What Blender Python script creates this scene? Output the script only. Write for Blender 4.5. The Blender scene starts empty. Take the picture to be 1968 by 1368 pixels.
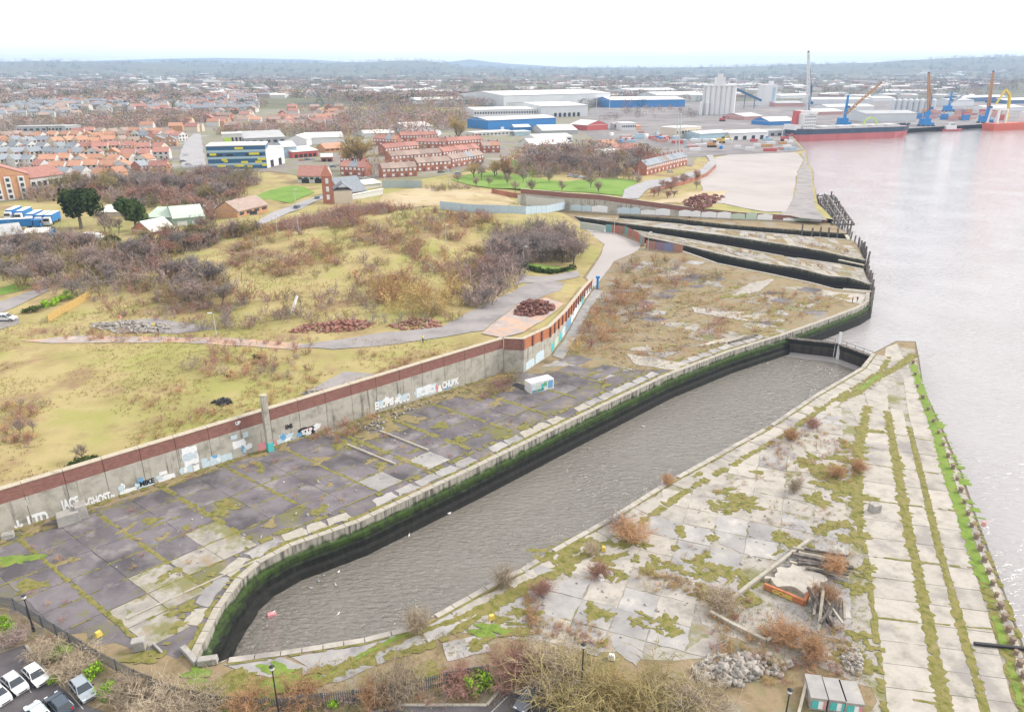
import bpy, bmesh, math, random
import numpy as np
from mathutils import Vector, Matrix
from mathutils.geometry import delaunay_2d_cdt

random.seed(7)
rng = np.random.default_rng(7)
scene = bpy.context.scene
COL = scene.collection

# ------------------------------------------------------------------ camera
# photograph is 1968 x 1368; camera 62 m above the yard, looking along +Y, pitched down
F_PX, PCX, PCY, HORIZON = 1405.0, 984.0, 684.0, 137.0
HC = 62.0
PITCH = math.atan((PCY - HORIZON) / F_PX)
cam_d = bpy.data.cameras.new('Camera')
cam = bpy.data.objects.new('Camera', cam_d)
COL.objects.link(cam)
cam.location = (0, 0, HC)
cam.rotation_euler = (math.pi / 2 - PITCH, 0, 0)
cam_d.sensor_fit = 'HORIZONTAL'
cam_d.sensor_width = 36.0
cam_d.lens = 36.0 * F_PX / 1968.0
cam_d.clip_start = 0.5
cam_d.clip_end = 60000
scene.camera = cam

# ------------------------------------------------------------------ sky (bright overcast), sun
SUN_EL, SUN_AZ = math.radians(35), math.radians(74)      # azimuth measured from +Y towards +X
world = bpy.data.worlds.new('World')
scene.world = world
world.use_nodes = True
nt = world.node_tree
nt.nodes.clear()
def wn(t): return nt.nodes.new(t)
out = wn('ShaderNodeOutputWorld'); bg = wn('ShaderNodeBackground')
sky = wn('ShaderNodeTexSky'); sky.sky_type = 'NISHITA'; sky.sun_disc = False
sky.sun_elevation = SUN_EL; sky.sun_rotation = SUN_AZ
sky.air_density = 1.2; sky.dust_density = 2.0
skys = wn('ShaderNodeVectorMath'); skys.operation = 'SCALE'; skys.inputs['Scale'].default_value = 0.1
tc = wn('ShaderNodeTexCoord'); mp = wn('ShaderNodeMapping'); mp.inputs['Scale'].default_value = (1.2, 1.2, 5.0)
nz = wn('ShaderNodeTexNoise'); nz.inputs['Scale'].default_value = 1.6; nz.inputs['Detail'].default_value = 5
cr = wn('ShaderNodeValToRGB')
cr.color_ramp.elements[0].position = 0.3; cr.color_ramp.elements[0].color = (.58, .575, .58, 1)
cr.color_ramp.elements[1].position = 0.65; cr.color_ramp.elements[1].color = (.76, .74, .72, 1)
mx = wn('ShaderNodeMix'); mx.data_type = 'RGBA'; mx.inputs[0].default_value = 0.9
L = nt.links.new
L(tc.outputs['Generated'], mp.inputs['Vector']); L(mp.outputs['Vector'], nz.inputs['Vector']); L(nz.outputs['Fac'], cr.inputs['Fac'])
L(sky.outputs['Color'], skys.inputs[0]); L(skys.outputs['Vector'], mx.inputs[6]); L(cr.outputs['Color'], mx.inputs[7])
L(mx.outputs[2], bg.inputs['Color']); bg.inputs['Strength'].default_value = 1.0
L(bg.outputs['Background'], out.inputs['Surface'])
sun_d = bpy.data.lights.new('Sun', 'SUN'); sun_d.energy = 1.5; sun_d.angle = math.radians(14); sun_d.color = (1.0, 0.95, 0.88)
sun = bpy.data.objects.new('Sun', sun_d); COL.objects.link(sun)
sdir = Vector((math.sin(SUN_AZ) * math.cos(SUN_EL), math.cos(SUN_AZ) * math.cos(SUN_EL), math.sin(SUN_EL)))
sun.rotation_euler = sdir.to_track_quat('Z', 'Y').to_euler()
sun.location = (0, 0, 400)

vs = scene.view_settings
vs.view_transform = 'Standard'; vs.look = 'None'; vs.gamma = 1.0; vs.use_curve_mapping = False
vs.exposure = 1.3
cy = scene.cycles
cy.use_denoising = True; cy.denoising_input_passes = 'RGB_ALBEDO_NORMAL'; cy.denoising_prefilter = 'ACCURATE'
cy.max_bounces = 6; cy.diffuse_bounces = 2; cy.glossy_bounces = 2; cy.transmission_bounces = 2; cy.volume_bounces = 1; cy.transparent_max_bounces = 4
cy.caustics_reflective = False; cy.caustics_refractive = False

# ------------------------------------------------------------------ pixel -> place
CP, SP = math.cos(PITCH), math.sin(PITCH)
def P(u, v, z=0.0):
    x = (u - PCX) / F_PX; y = (PCY - v) / F_PX
    dy = CP + y * SP; dz = -SP + y * CP
    t = (z - HC) / dz
    return Vector((x * t, dy * t, z))
def P2(u, v, z=0.0):
    p = P(u, v, z); return (p.x, p.y)
def AX(x, y, z=0.0):                       # depth along the optical axis, metres
    return y * CP - (z - HC) * SP
def pxm(x, y, z=0.0):                      # photo pixels per metre there
    return F_PX / AX(x, y, z)

# ------------------------------------------------------------------ names, groups, parts
def tag(o, label=None, cat=None, group=None, kind=None):
    if label: o['label'] = label
    if cat: o['category'] = cat
    if group: o['group'] = group
    if kind: o['kind'] = kind
    return o
def link(o, parent=None):
    COL.objects.link(o)
    if parent is not None: o.parent = parent
    return o
def thing(name, label, cat, loc=(0, 0, 0), rz=0.0, group=None):
    o = bpy.data.objects.new(name, None); COL.objects.link(o)
    o.empty_display_size = 0.2
    o.location = loc; o.rotation_euler = (0, 0, rz)
    return tag(o, label, cat, group)
def copy_tree(o, parent=None):
    c = o.copy(); COL.objects.link(c)
    if parent is not None: c.parent = parent
    for ch in list(o.children): copy_tree(ch, c)
    return c

class MB:
    """collects shapes for ONE mesh"""
    def __init__(self): self.v = []; self.f = []; self.m = []
    def add(self, vs, fs, mi=0):
        n = len(self.v); self.v.extend([tuple(p) for p in vs]); self.f.extend([tuple(i + n for i in f) for f in fs]); self.m.extend([mi] * len(fs)); return self
    def box(self, c, s, rz=0.0, mi=0, taper=1.0):
        cx, cy_, cz = c; sx, sy, sz = s[0] / 2, s[1] / 2, s[2] / 2
        ca, sa = math.cos(rz), math.sin(rz); vs = []
        for z in (-1, 1):
            k = taper if z > 0 else 1.0
            for x, y in ((-1, -1), (1, -1), (1, 1), (-1, 1)):
                X, Y = x * sx * k, y * sy * k
                vs.append((cx + X * ca - Y * sa, cy_ + X * sa + Y * ca, cz + z * sz))
        return self.add(vs, [(3, 2, 1, 0), (4, 5, 6, 7), (0, 1, 5, 4), (1, 2, 6, 5), (2, 3, 7, 6), (3, 0, 4, 7)], mi)
    def bar(self, a, b, w, h=None, mi=0, n=4):
        a, b = Vector(a), Vector(b); h = h or w; d = b - a
        if d.length < 1e-6: return self
        d.normalize(); up = Vector((0, 0, 1)) if abs(d.z) < 0.95 else Vector((1, 0, 0))
        s = d.cross(up).normalized(); t = s.cross(d).normalized()
        vs = []
        for p, k in ((a, 1), (b, 1)):
            for i in range(n):
                an = 2 * math.pi * (i + 0.5) / n; r = 0.7071 if n == 4 else 0.5
                vs.append(p + s * (math.cos(an) * w * r) + t * (math.sin(an) * h * r))
        fs = [(i, (i + 1) % n, n + (i + 1) % n, n + i) for i in range(n)] + [tuple(range(n - 1, -1, -1)), tuple(range(n, 2 * n))]
        return self.add(vs, fs, mi)
    def cyl(self, c, r, h, n=12, mi=0, r2=None):
        r2 = r if r2 is None else r2; vs = []
        for z, rr in ((0, r), (h, r2)):
            for i in range(n):
                a = 2 * math.pi * i / n; vs.append((c[0] + math.cos(a) * rr, c[1] + math.sin(a) * rr, c[2] + z))
        fs = [(i, (i + 1) % n, n + (i + 1) % n, n + i) for i in range(n)] + [tuple(range(n - 1, -1, -1)), tuple(range(n, 2 * n))]
        return self.add(vs, fs, mi)
    def prism(self, pts, z0, z1, mi=0):
        n = len(pts); vs = [(p[0], p[1], z0) for p in pts] + [(p[0], p[1], z1) for p in pts]
        fs = [(i, (i + 1) % n, n + (i + 1) % n, n + i) for i in range(n)] + [tuple(range(n, 2 * n))]
        return self.add(vs, fs, mi)
    def mesh(self, name, mats, smooth=False):
        me = bpy.data.meshes.new(name); me.from_pydata(self.v, [], self.f)
        if not isinstance(mats, (list, tuple)): mats = [mats]
        for m in mats: me.materials.append(m)
        if len(mats) > 1: me.polygons.foreach_set('material_index', self.m)
        if smooth: me.polygons.foreach_set('use_smooth', [True] * len(self.f))
        me.update(); return me
    def build(self, name, mats, parent=None, loc=None, rz=None, smooth=False):
        o = bpy.data.objects.new(name, self.mesh(name, mats, smooth)); link(o, parent)
        if loc is not None: o.location = loc
        if rz is not None: o.rotation_euler = (0, 0, rz)
        return o
def obj(name, me, parent=None, loc=(0, 0, 0), rz=0.0, sc=None):
    o = bpy.data.objects.new(name, me); link(o, parent); o.location = loc; o.rotation_euler = (0, 0, rz)
    if sc is not None: o.scale = sc if isinstance(sc, (tuple, list)) else (sc, sc, sc)
    return o
def fast_mesh(name, V, Fc, mats):
    """numpy verts (n,3) and faces (m,k) -> mesh"""
    me = bpy.data.meshes.new(name); V = np.asarray(V, np.float32); Fc = np.asarray(Fc, np.int32)
    n, k = Fc.shape
    me.vertices.add(len(V)); me.vertices.foreach_set('co', V.ravel())
    me.loops.add(n * k); me.loops.foreach_set('vertex_index', Fc.ravel())
    me.polygons.add(n); me.polygons.foreach_set('loop_start', np.arange(0, n * k, k, dtype=np.int32))
    try: me.polygons.foreach_set('loop_total', np.full(n, k, np.int32))
    except Exception: pass
    for m in (mats if isinstance(mats, (list, tuple)) else [mats]): me.materials.append(m)
    me.update(calc_edges=True); return me
def in_poly(pts, poly):
    pts = np.asarray(pts, float); poly = np.asarray(poly, float)
    if len(pts) <= 12:
        x1, y1 = poly[:, 0], poly[:, 1]; x2, y2 = np.roll(x1, -1), np.roll(y1, -1); dy = np.where(y2 == y1, 1e-12, y2 - y1); X, Y = pts[:, :1], pts[:, 1:2]
        return ((((y1 > Y) != (y2 > Y)) & (X < (x2 - x1) * (Y - y1) / dy + x1)).sum(1) % 2).astype(bool)
    x, y = pts[:, 0], pts[:, 1]; r = np.zeros(len(pts), bool); n = len(poly)
    for i in range(n):
        x1, y1 = poly[i]; x2, y2 = poly[(i + 1) % n]
        c = ((y1 > y) != (y2 > y)); 
        r ^= c & (x < (x2 - x1) * (y - y1) / (y2 - y1 + 1e-12) + x1)
    return r
def seg_dist(pts, line):
    pts = np.asarray(pts, float); d = np.full(len(pts), 1e9)
    for a, b in zip(line[:-1], line[1:]):
        a = np.array(a, float); b = np.array(b, float); ab = b - a
        t = np.clip(((pts - a) @ ab) / (ab @ ab), 0, 1)
        d = np.minimum(d, np.hypot(*(pts - (a + t[:, None] * ab)).T))
    return d
def resample(line, step):
    out_ = [Vector(line[0])]
    for a, b in zip(line[:-1], line[1:]):
        a, b = Vector(a), Vector(b); n = max(1, int(round((b - a).length / step)))
        for i in range(1, n + 1): out_.append(a.lerp(b, i / n))
    return out_

# ------------------------------------------------------------------ materials
MATS = {}
def mat(name, cols, scale=0.5, detail=6, rough=0.9, bump=0.0, bscale=None, spec=0.3, metallic=0.0, coords='pos', stretch=None, rnd=0.0, lo=0.3, hi=0.7, second=None, dist=0.0):
    """procedural: colour ramp driven by noise; optional second stain layer (colour, scale, threshold, amount)"""
    if name in MATS: return MATS[name]
    m = bpy.data.materials.new(name); m.use_nodes = True; t = m.node_tree; b = t.nodes['Principled BSDF']
    def N(k): return t.nodes.new(k)
    lk = t.links.new
    if coords == 'pos': co = N('ShaderNodeNewGeometry').outputs['Position']
    else: co = N('ShaderNodeTexCoord').outputs['Object']
    if stretch or coords != 'pos':
        mp_ = N('ShaderNodeMapping'); mp_.inputs['Scale'].default_value = stretch or (1, 1, 1); lk(co, mp_.inputs['Vector'])
        if coords != 'pos':
            oi = N('ShaderNodeObjectInfo'); sc_ = N('ShaderNodeMath'); sc_.operation = 'MULTIPLY'; sc_.inputs[1].default_value = 50.0
            cx_ = N('ShaderNodeCombineXYZ'); lk(oi.outputs['Random'], sc_.inputs[0]); lk(sc_.outputs[0], cx_.inputs[0]); lk(sc_.outputs[0], cx_.inputs[1]); lk(cx_.outputs[0], mp_.inputs['Location'])
        co = mp_.outputs['Vector']
    nz_ = N('ShaderNodeTexNoise'); nz_.inputs['Scale'].default_value = scale; nz_.inputs['Detail'].default_value = detail; nz_.inputs['Roughness'].default_value = 0.62; nz_.inputs['Distortion'].default_value = dist
    lk(co, nz_.inputs['Vector'])
    rp = N('ShaderNodeValToRGB'); el = rp.color_ramp.elements
    n = len(cols)
    while len(el) < max(n, 2): el.new(0.5)
    for i in range(max(n, 2)):
        c = cols[min(i, n - 1)]; el[i].position = lo + (hi - lo) * i / max(1, n - 1); el[i].color = (c[0], c[1], c[2], 1)
    lk(nz_.outputs['Fac'], rp.inputs['Fac']); cur = rp.outputs['Color']
    for sec in ([second] if second and not isinstance(second, list) else (second or [])):
        c2, s2, th, am = sec[:4]
        n2 = N('ShaderNodeTexNoise'); n2.inputs['Scale'].default_value = s2; n2.inputs['Detail'].default_value = 7; n2.inputs['Roughness'].default_value = 0.65
        if len(sec) > 4:
            mp2 = N('ShaderNodeMapping'); mp2.inputs['Scale'].default_value = sec[4]; lk(co, mp2.inputs['Vector']); lk(mp2.outputs[0], n2.inputs['Vector'])
        else: lk(co, n2.inputs['Vector'])
        r2 = N('ShaderNodeMapRange'); r2.inputs['From Min'].default_value = th; r2.inputs['From Max'].default_value = th + 0.1; r2.inputs['To Max'].default_value = am
        lk(n2.outputs['Fac'], r2.inputs['Value'])
        mx_ = N('ShaderNodeMix'); mx_.data_type = 'RGBA'; lk(r2.outputs[0], mx_.inputs[0]); lk(cur, mx_.inputs[6]); mx_.inputs[7].default_value = (*c2, 1); cur = mx_.outputs[2]
    if rnd:
        oi2 = N('ShaderNodeObjectInfo'); mr = N('ShaderNodeMapRange'); mr.inputs['To Min'].default_value = 1 - rnd; mr.inputs['To Max'].default_value = 1 + rnd
        lk(oi2.outputs['Random'], mr.inputs['Value']); hv = N('ShaderNodeHueSaturation'); lk(mr.outputs[0], hv.inputs['Value']); lk(cur, hv.inputs['Color']); cur = hv.outputs['Color']
    lk(cur, b.inputs['Base Color'])
    b.inputs['Roughness'].default_value = rough; b.inputs['Metallic'].default_value = metallic
    b.inputs['Specular IOR Level'].default_value = spec
    if bump:
        bn = N('ShaderNodeTexNoise'); bn.inputs['Scale'].default_value = bscale or scale * 6; bn.inputs['Detail'].default_value = 4; lk(co, bn.inputs['Vector'])
        bp = N('ShaderNodeBump'); bp.inputs['Strength'].default_value = bump; bp.inputs['Distance'].default_value = 0.1
        lk(bn.outputs['Fac'], bp.inputs['Height']); lk(bp.outputs['Normal'], b.inputs['Normal'])
    MATS[name] = m; return m
def plain(name, c, rough=0.6, spec=0.4, metallic=0.0, rnd=0.0):
    """slightly mottled paint or plastic"""
    k = 0.82
    return mat(name, [tuple(x * k for x in c), c], scale=1.3, detail=5, rough=rough, spec=spec, metallic=metallic, rnd=rnd)
# ================================================================== SETTING: land, river, docks
def make_text(body, extr=.004):
    cu = bpy.data.curves.new('txt', 'FONT'); cu.body = body; cu.size = 1.0; cu.extrude = extr; cu.align_x = 'CENTER'; cu.offset = .055; to = bpy.data.objects.new('txt', cu); COL.objects.link(to)
    bpy.context.view_layer.update(); me = bpy.data.meshes.new_from_object(to.evaluated_get(bpy.context.evaluated_depsgraph_get())); bpy.data.objects.remove(to); return me
TXT = {b_: make_text(b_) for b_ in ['LTD', '\u2193', 'JACE', '~GHOST~', 'MIKE', 'SEN', 'OO', 'UP', 'EMS', 'SOUP', 'EKOMS', 'VOOD', 'ECHO', 'CHUBK', 'GOSE']}
def pxl(lst, z=0.0): return [P2(u, v, z) for u, v in lst]
WL0 = Vector(P2(1006, 716)); WE = Vector(P2(968, 651, 7.8)); WS = Vector(P2(0, 945, 6.3))     # corner, end and a left point of the long wall
WDIR = (WE - WS).normalized(); WL_FAR = WE - WDIR * 200
wall_right = pxl([(1006, 716), (1057, 682), (1087, 641), (1123, 577), (1139, 553)])
ramp = pxl([(1139, 553), (1120, 533), (1152, 490), (1160, 470), (1112, 428), (1085, 410), (1000, 396)])
back_wall = pxl([(1000, 396), (1092, 405), (1182, 411), (1300, 416), (1400, 421), (1500, 425), (1590, 428)])
bank = pxl([(1600, 429), (1570, 400), (1566, 368), (1563, 360), (1562, 330), (1553, 318), (1548, 290), (1530, 272), (1525, 262), (1640, 254), (1760, 246), (1910, 237), (2300, 219)])
b4n = pxl([(1628, 449), (1543, 443), (1400, 432), (1300, 420), (1190, 413)]); b4s = pxl([(1190, 420), (1300, 430), (1400, 441), (1564, 455), (1628, 460)])
b3n = pxl([(1662, 500), (1635, 495), (1579, 482), (1507, 470), (1400, 454), (1338, 446), (1205, 430), (1103, 416)])
b3s = pxl([(1118, 427), (1210, 441), (1320, 459), (1400, 473), (1507, 492), (1610, 507), (1660, 517)])
b2n = pxl([(1671, 546), (1630, 533), (1594, 531), (1528, 514), (1480, 508), (1390, 490), (1318, 472), (1236, 455)])
b2s = pxl([(1238, 468), (1313, 482), (1380, 506), (1480, 526), (1560, 543), (1605, 555), (1672, 562)])
tip34 = pxl([(1628, 460), (1645, 465), (1662, 500)]); tip23 = pxl([(1660, 517), (1671, 546)])
apr_tip = pxl([(1672, 562), (1670, 580), (1650, 592), (1600, 611), (1550, 629), (1515, 641), (1510, 643)])
b1l = pxl([(1510, 643), (1400, 677), (1280, 723), (1100, 809), (900, 906), (690, 1004), (640, 1022), (560, 1050), (500, 1082), (465, 1112), (425, 1168), (390, 1237), (378, 1262)])
b1head = pxl([(378, 1262), (392, 1272), (415, 1274), (440, 1264)])
b1r = pxl([(440, 1264), (540, 1251), (700, 1226), (800, 1200), (960, 1112), (1000, 1093), (1060, 1056), (1170, 995), (1280, 926), (1480, 816), (1560, 762), (1655, 706), (1676, 679)])
pier = pxl([(1676, 679), (1722, 655), (1760, 656), (1767, 690), (1775, 745), (1815, 830), (1850, 910), (1880, 1000), (1925, 1120), (1968, 1240), (2030, 1420)])
pier_end = tuple(Vector(pier[-1]) + (Vector(pier[-1]) - Vector(pier[-2])).normalized() * 60)
pier.append(pier_end)

# ---- heights of the upper land
HCTRL = [(x, y, h) for x, y, h in [(-140, 60, 3.6), (-80, 105, 3.9), (-45, 135, 4.4), (-20, 150, 5), (0, 162, 5.3), (6, 178, 4.6), (12, 200, 3.2), (20, 225, 1.6), (24, 240, .6),
    (-90, 130, 3.9), (-60, 170, 4.2), (-120, 180, 4), (-20, 190, 4.8), (-30, 215, 5), (10, 260, 2.5), (-90, 250, 6), (-50, 260, 6.6), (-120, 290, 6.5), (-60, 320, 6.4), (-20, 300, 6), (-160, 230, 5), (-200, 300, 5), (-120, 210, 5),
    (0, 360, 5), (40, 380, 4.5), (80, 360, 4.5), (130, 350, 2.4), (170, 330, 1), (190, 350, .4), (200, 420, .5), (230, 520, .4), (260, 650, .3), (290, 770, .3), (150, 450, 2), (180, 620, 1.2), (80, 480, 4), (0, 480, 5), (-100, 450, 5), (-250, 420, 5), (-300, 550, 7), (-100, 700, 7), (100, 700, 4), (250, 900, 2), (450, 900, .3), (600, 990, .3), (1000, 1250, .3),
    (-700, 1200, 16), (-200, 1300, 14), (200, 1300, 6), (700, 1500, 6), (-1200, 2400, 24), (0, 2600, 20), (1400, 2600, 20), (-2500, 4200, 30), (0, 4500, 30), (2800, 4000, 30)]]
HC_ARR = np.array(HCTRL)
SKY_U = np.array([-600, 0, 250, 500, 650, 720, 800, 850, 885, 940, 1000, 1150, 1300, 1450, 1560, 1700, 1830, 1968, 2600])
SKY_V = np.array([124, 125, 123, 125, 124, 122, 121, 122.5, 130, 132, 134, 133, 132, 130, 127, 124, 119, 117, 118])
def Hn(xy):
    xy = np.asarray(xy, float).reshape(-1, 2)
    r = np.hypot(xy[:, 0], xy[:, 1])
    d2 = ((xy[:, None, :] - HC_ARR[None, :, :2]) ** 2).sum(2) / (60.0 + 0.12 * r[:, None]) ** 2
    w = 1.0 / (d2 + 0.02) ** 2
    h = (w * HC_ARR[None, :, 2]).sum(1) / w.sum(1)
    d = seg_dist(xy, ramp); h = h * np.clip(d / 22.0, 0, 1) ** 0.8
    u = PCX + F_PX * xy[:, 0] / (np.maximum(xy[:, 1], 50) * CP)
    hill = np.interp(u, SKY_U, SKY_V)
    hh = HC + (137 - hill) * 8200.0 / F_PX
    t = np.clip((r - 4600) / 3600.0, 0, 1); t = t * t * (3 - 2 * t)
    h = h * (1 - t) + hh * t
    x, y = xy[:, 0], xy[:, 1]
    near = np.clip((r - 90) / 60, 0, 1) * np.clip(d / 30, 0, 1)
    mound = np.exp(-(((x + 60) / 75) ** 2 + ((y - 275) / 70) ** 2))
    h = h + near * (mound * (1.2 * np.sin(x * .11 + 1) * np.cos(y * .085) + .5 * np.sin(x * .27 + y * .21)) + 0.10 * np.sin(x * .35) * np.cos(y * .31))
    far = np.clip((r - 1600) / 2000, 0, 1)
    h = h + far * (6 * np.sin(x * .0031 + 2) * np.cos(y * .0027) + 4 * np.sin(x * .008 + y * .006))
    return h
def H1(x, y): return float(Hn([(x, y)])[0])
APRON = [tuple(WL_FAR), tuple(WE), tuple(WL0)] + wall_right[1:] + ramp[1:] + back_wall[1:] + [bank[0]] + b4n + b4s + tip34[1:] + b3n[1:] + b3s + tip23[1:] + b2n[1:] + b2s + apr_tip[1:] + b1l[1:] + b1head[1:] + b1r[1:] + pier[1:] + [(10, -40), (-220, -40)]
APRON_A = np.array(APRON)
def G(u, v):
    """photo pixel -> point on whatever ground is there"""
    p = P(u, v, 0.0)
    if in_poly([(p.x, p.y)], APRON_A)[0]: return p
    z = H1(p.x, p.y)
    for _ in range(7):
        p = P(u, v, z); z = 0.5 * z + 0.5 * H1(p.x, p.y)
    return P(u, v, z)
def ground_z(x, y): return 0.0 if in_poly([(x, y)], APRON_A)[0] else H1(x, y)
def G2(u, v): p = G(u, v); return (p.x, p.y)

def cdt_mesh(name, outline, pts, zfun, mats, keep=None):
    vs_ = [Vector(p) for p in outline] + [Vector(p) for p in pts]
    r_ = delaunay_2d_cdt(vs_, [], [list(range(len(outline)))], 1, 1e-5)
    V2 = np.array([(p.x, p.y) for p in r_[0]]); Fc = [f for f in r_[2] if len(f) == 3]
    V = np.column_stack([V2, zfun(V2)]); Fc = np.array(Fc)
    a, b, c = V2[Fc[:, 0]], V2[Fc[:, 1]], V2[Fc[:, 2]]
    fl = ((b - a)[:, 0] * (c - a)[:, 1] - (b - a)[:, 1] * (c - a)[:, 0]) < 0
    Fc[fl] = Fc[fl][:, ::-1]
    return V, Fc

# ---- ground materials
M_dry = mat('dry_grass', [(.16, .125, .055), (.29, .23, .10), (.37, .30, .14), (.30, .28, .095), (.20, .205, .06)], scale=.055, detail=9, rough=1, bump=.6, bscale=1.2, lo=.26, hi=.76,
            second=[((.22, .125, .085), .07, .52, .65), ((.38, .30, .15), .35, .60, .5), ((.25, .255, .07), .022, .49, .6), ((.17, .13, .06), .9, .62, .4)])
M_country = mat('countryside', [(.05, .05, .05), (.09, .085, .07), (.15, .15, .075), (.085, .08, .07), (.20, .19, .11)], scale=.0042, detail=8, rough=1, lo=.3, hi=.72, stretch=(.6, 1.3, 1),
            second=[((.055, .052, .05), .011, .52, .7), ((.30, .27, .17), .0052, .62, .6)])
M_soil = mat('yard_soil', [(.11, .085, .045), (.19, .145, .08), (.27, .205, .125), (.20, .175, .075), (.15, .14, .05)], scale=.22, detail=9, rough=1, bump=.5, bscale=2.5, lo=.28, hi=.72,
            second=[((.26, .235, .205), .11, .53, .8), ((.15, .16, .04), .3, .60, .7), ((.24, .14, .08), .08, .57, .6)])
# ---- land beyond the yard
pts = []
for r in np.geomspace(90, 12600, 150):
    na = 150 if r < 2500 else 110
    for a in np.radians(np.linspace(-66, 66, na)):
        pts.append((r * math.sin(a) + rng.normal(0, .004 * r), r * math.cos(a) + rng.normal(0, .006 * r)))
LAND = [tuple(WL_FAR), tuple(WE), tuple(WL0)] + wall_right[1:] + ramp[1:] + back_wall[1:] + bank + [(5200, 2500), (13000, 5200), (13000, 12400), (-13000, 12400), (-13000, 400), (-400, 60)]
outl = []
for a, b in zip(LAND, LAND[1:] + LAND[:1]):
    a, b = Vector(a), Vector(b); step = max(6, .03 * min(a.length, b.length)); n = max(1, min(40, int((b - a).length / step)))
    outl += [tuple(a.lerp(b, i / n)) for i in range(n)]
pa = np.array(pts); pa = pa[in_poly(pa, np.array(outl))]; pa = pa[seg_dist(pa, outl + outl[:1]) > .012 * np.hypot(pa[:, 0], pa[:, 1])]
V, Fc = cdt_mesh('land', outl, [tuple(p) for p in pa], Hn, None)
cen = V[Fc].mean(1); rr = np.hypot(cen[:, 0], cen[:, 1])
def sub_mesh(name, sel, m):
    f = Fc[sel]; u_, inv = np.unique(f, return_inverse=True)
    me = fast_mesh(name, V[u_], inv.reshape(f.shape), m); me.polygons.foreach_set('use_smooth', [True] * len(f)); return me
tag(obj('ground', sub_mesh('ground', rr < 1150, M_dry)), kind='structure')
tag(obj('countryside', sub_mesh('countryside', rr >= 1150, M_country)), kind='structure')

# far pale hills behind the skyline
mb = MB(); us = np.linspace(-700, 2700, 90)
hv = np.interp(us, [-700, 150, 300, 420, 600, 760, 850, 905, 960, 1100, 1400, 1750, 2050, 2700], [122, 121, 117, 115, 118, 127, 123, 117.5, 124, 131, 131, 124, 116, 118])
D = 12900.0; row = []
for k, (dd, kk) in enumerate(((-900, 0), (-350, .8), (0, 1), (500, .3))):
    for u_, v_ in zip(us, hv):
        x = (u_ - PCX) * CP / F_PX * (D + dd); z = (HC + (137 - v_) * D / F_PX) * kk + (60 if kk == 0 else 0) * 0
        mb.v.append((x, D + dd, max(z, 0) if kk else -80))
n = len(us)
for k in range(3):
    for i in range(n - 1): mb.f.append((k * n + i, k * n + i + 1, (k + 1) * n + i + 1, (k + 1) * n + i)); mb.m.append(0)
tag(mb.build('hills', M_country, smooth=True), kind='structure')

# ---- river: one sheet at low tide
def water_mat(name='river_water', base=(.335, .315, .31), dist=.34):
    m = bpy.data.materials.new(name); m.use_nodes = True; t = m.node_tree; b = t.nodes['Principled BSDF']; lk = t.links.new
    N = t.nodes.new
    b.inputs['Base Color'].default_value = (*base, 1); b.inputs['Roughness'].default_value = .05; b.inputs['IOR'].default_value = 1.6 if dist < .5 else 1.85; b.inputs['Specular IOR Level'].default_value = .5
    g = N('ShaderNodeNewGeometry'); mp_ = N('ShaderNodeMapping'); mp_.inputs['Rotation'].default_value = (0, 0, math.radians(-22)); mp_.inputs['Scale'].default_value = (.55, 1.5, 1)
    lk(g.outputs['Position'], mp_.inputs['Vector'])
    n1 = N('ShaderNodeTexNoise'); n1.inputs['Scale'].default_value = .9 if dist < .5 else 1.35; n1.inputs['Detail'].default_value = 5; n1.inputs['Distortion'].default_value = .5; lk(mp_.outputs[0], n1.inputs['Vector'])
    n2 = N('ShaderNodeTexNoise'); n2.inputs['Scale'].default_value = .05; n2.inputs['Detail'].default_value = 3; lk(g.outputs['Position'], n2.inputs['Vector'])
    mr = N('ShaderNodeMapRange'); mr.inputs['From Min'].default_value = .35; mr.inputs['From Max'].default_value = .65; mr.inputs['To Min'].default_value = .55; mr.inputs['To Max'].default_value = 1.0
    lk(n2.outputs['Fac'], mr.inputs['Value'])
    bp = N('ShaderNodeBump'); bp.inputs['Distance'].default_value = dist; lk(mr.outputs[0], bp.inputs['Strength']); lk(n1.outputs['Fac'], bp.inputs['Height']); lk(bp.outputs['Normal'], b.inputs['Normal'])
    return m
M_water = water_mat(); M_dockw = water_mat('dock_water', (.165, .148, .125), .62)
ZW = -4.7
mb = MB(); mb.add([(-80, 20, ZW), (14000, 20, ZW), (14000, 5600, ZW), (-80, 1700, ZW)], [(0, 1, 2, 3)])
tag(mb.build('river', M_water), kind='structure')
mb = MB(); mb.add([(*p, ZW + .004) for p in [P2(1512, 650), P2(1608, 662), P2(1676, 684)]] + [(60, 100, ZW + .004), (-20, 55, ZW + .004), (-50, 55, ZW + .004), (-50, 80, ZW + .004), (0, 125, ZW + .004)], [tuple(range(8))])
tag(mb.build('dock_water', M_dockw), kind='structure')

# ---- yard ground (flat, level 0)
V, Fc = cdt_mesh('yard', APRON, [], lambda p: np.full(len(p), -.07), None)
yard = tag(obj('yard_ground', fast_mesh('yard_ground', V, Fc, M_soil)), kind='structure')

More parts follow.
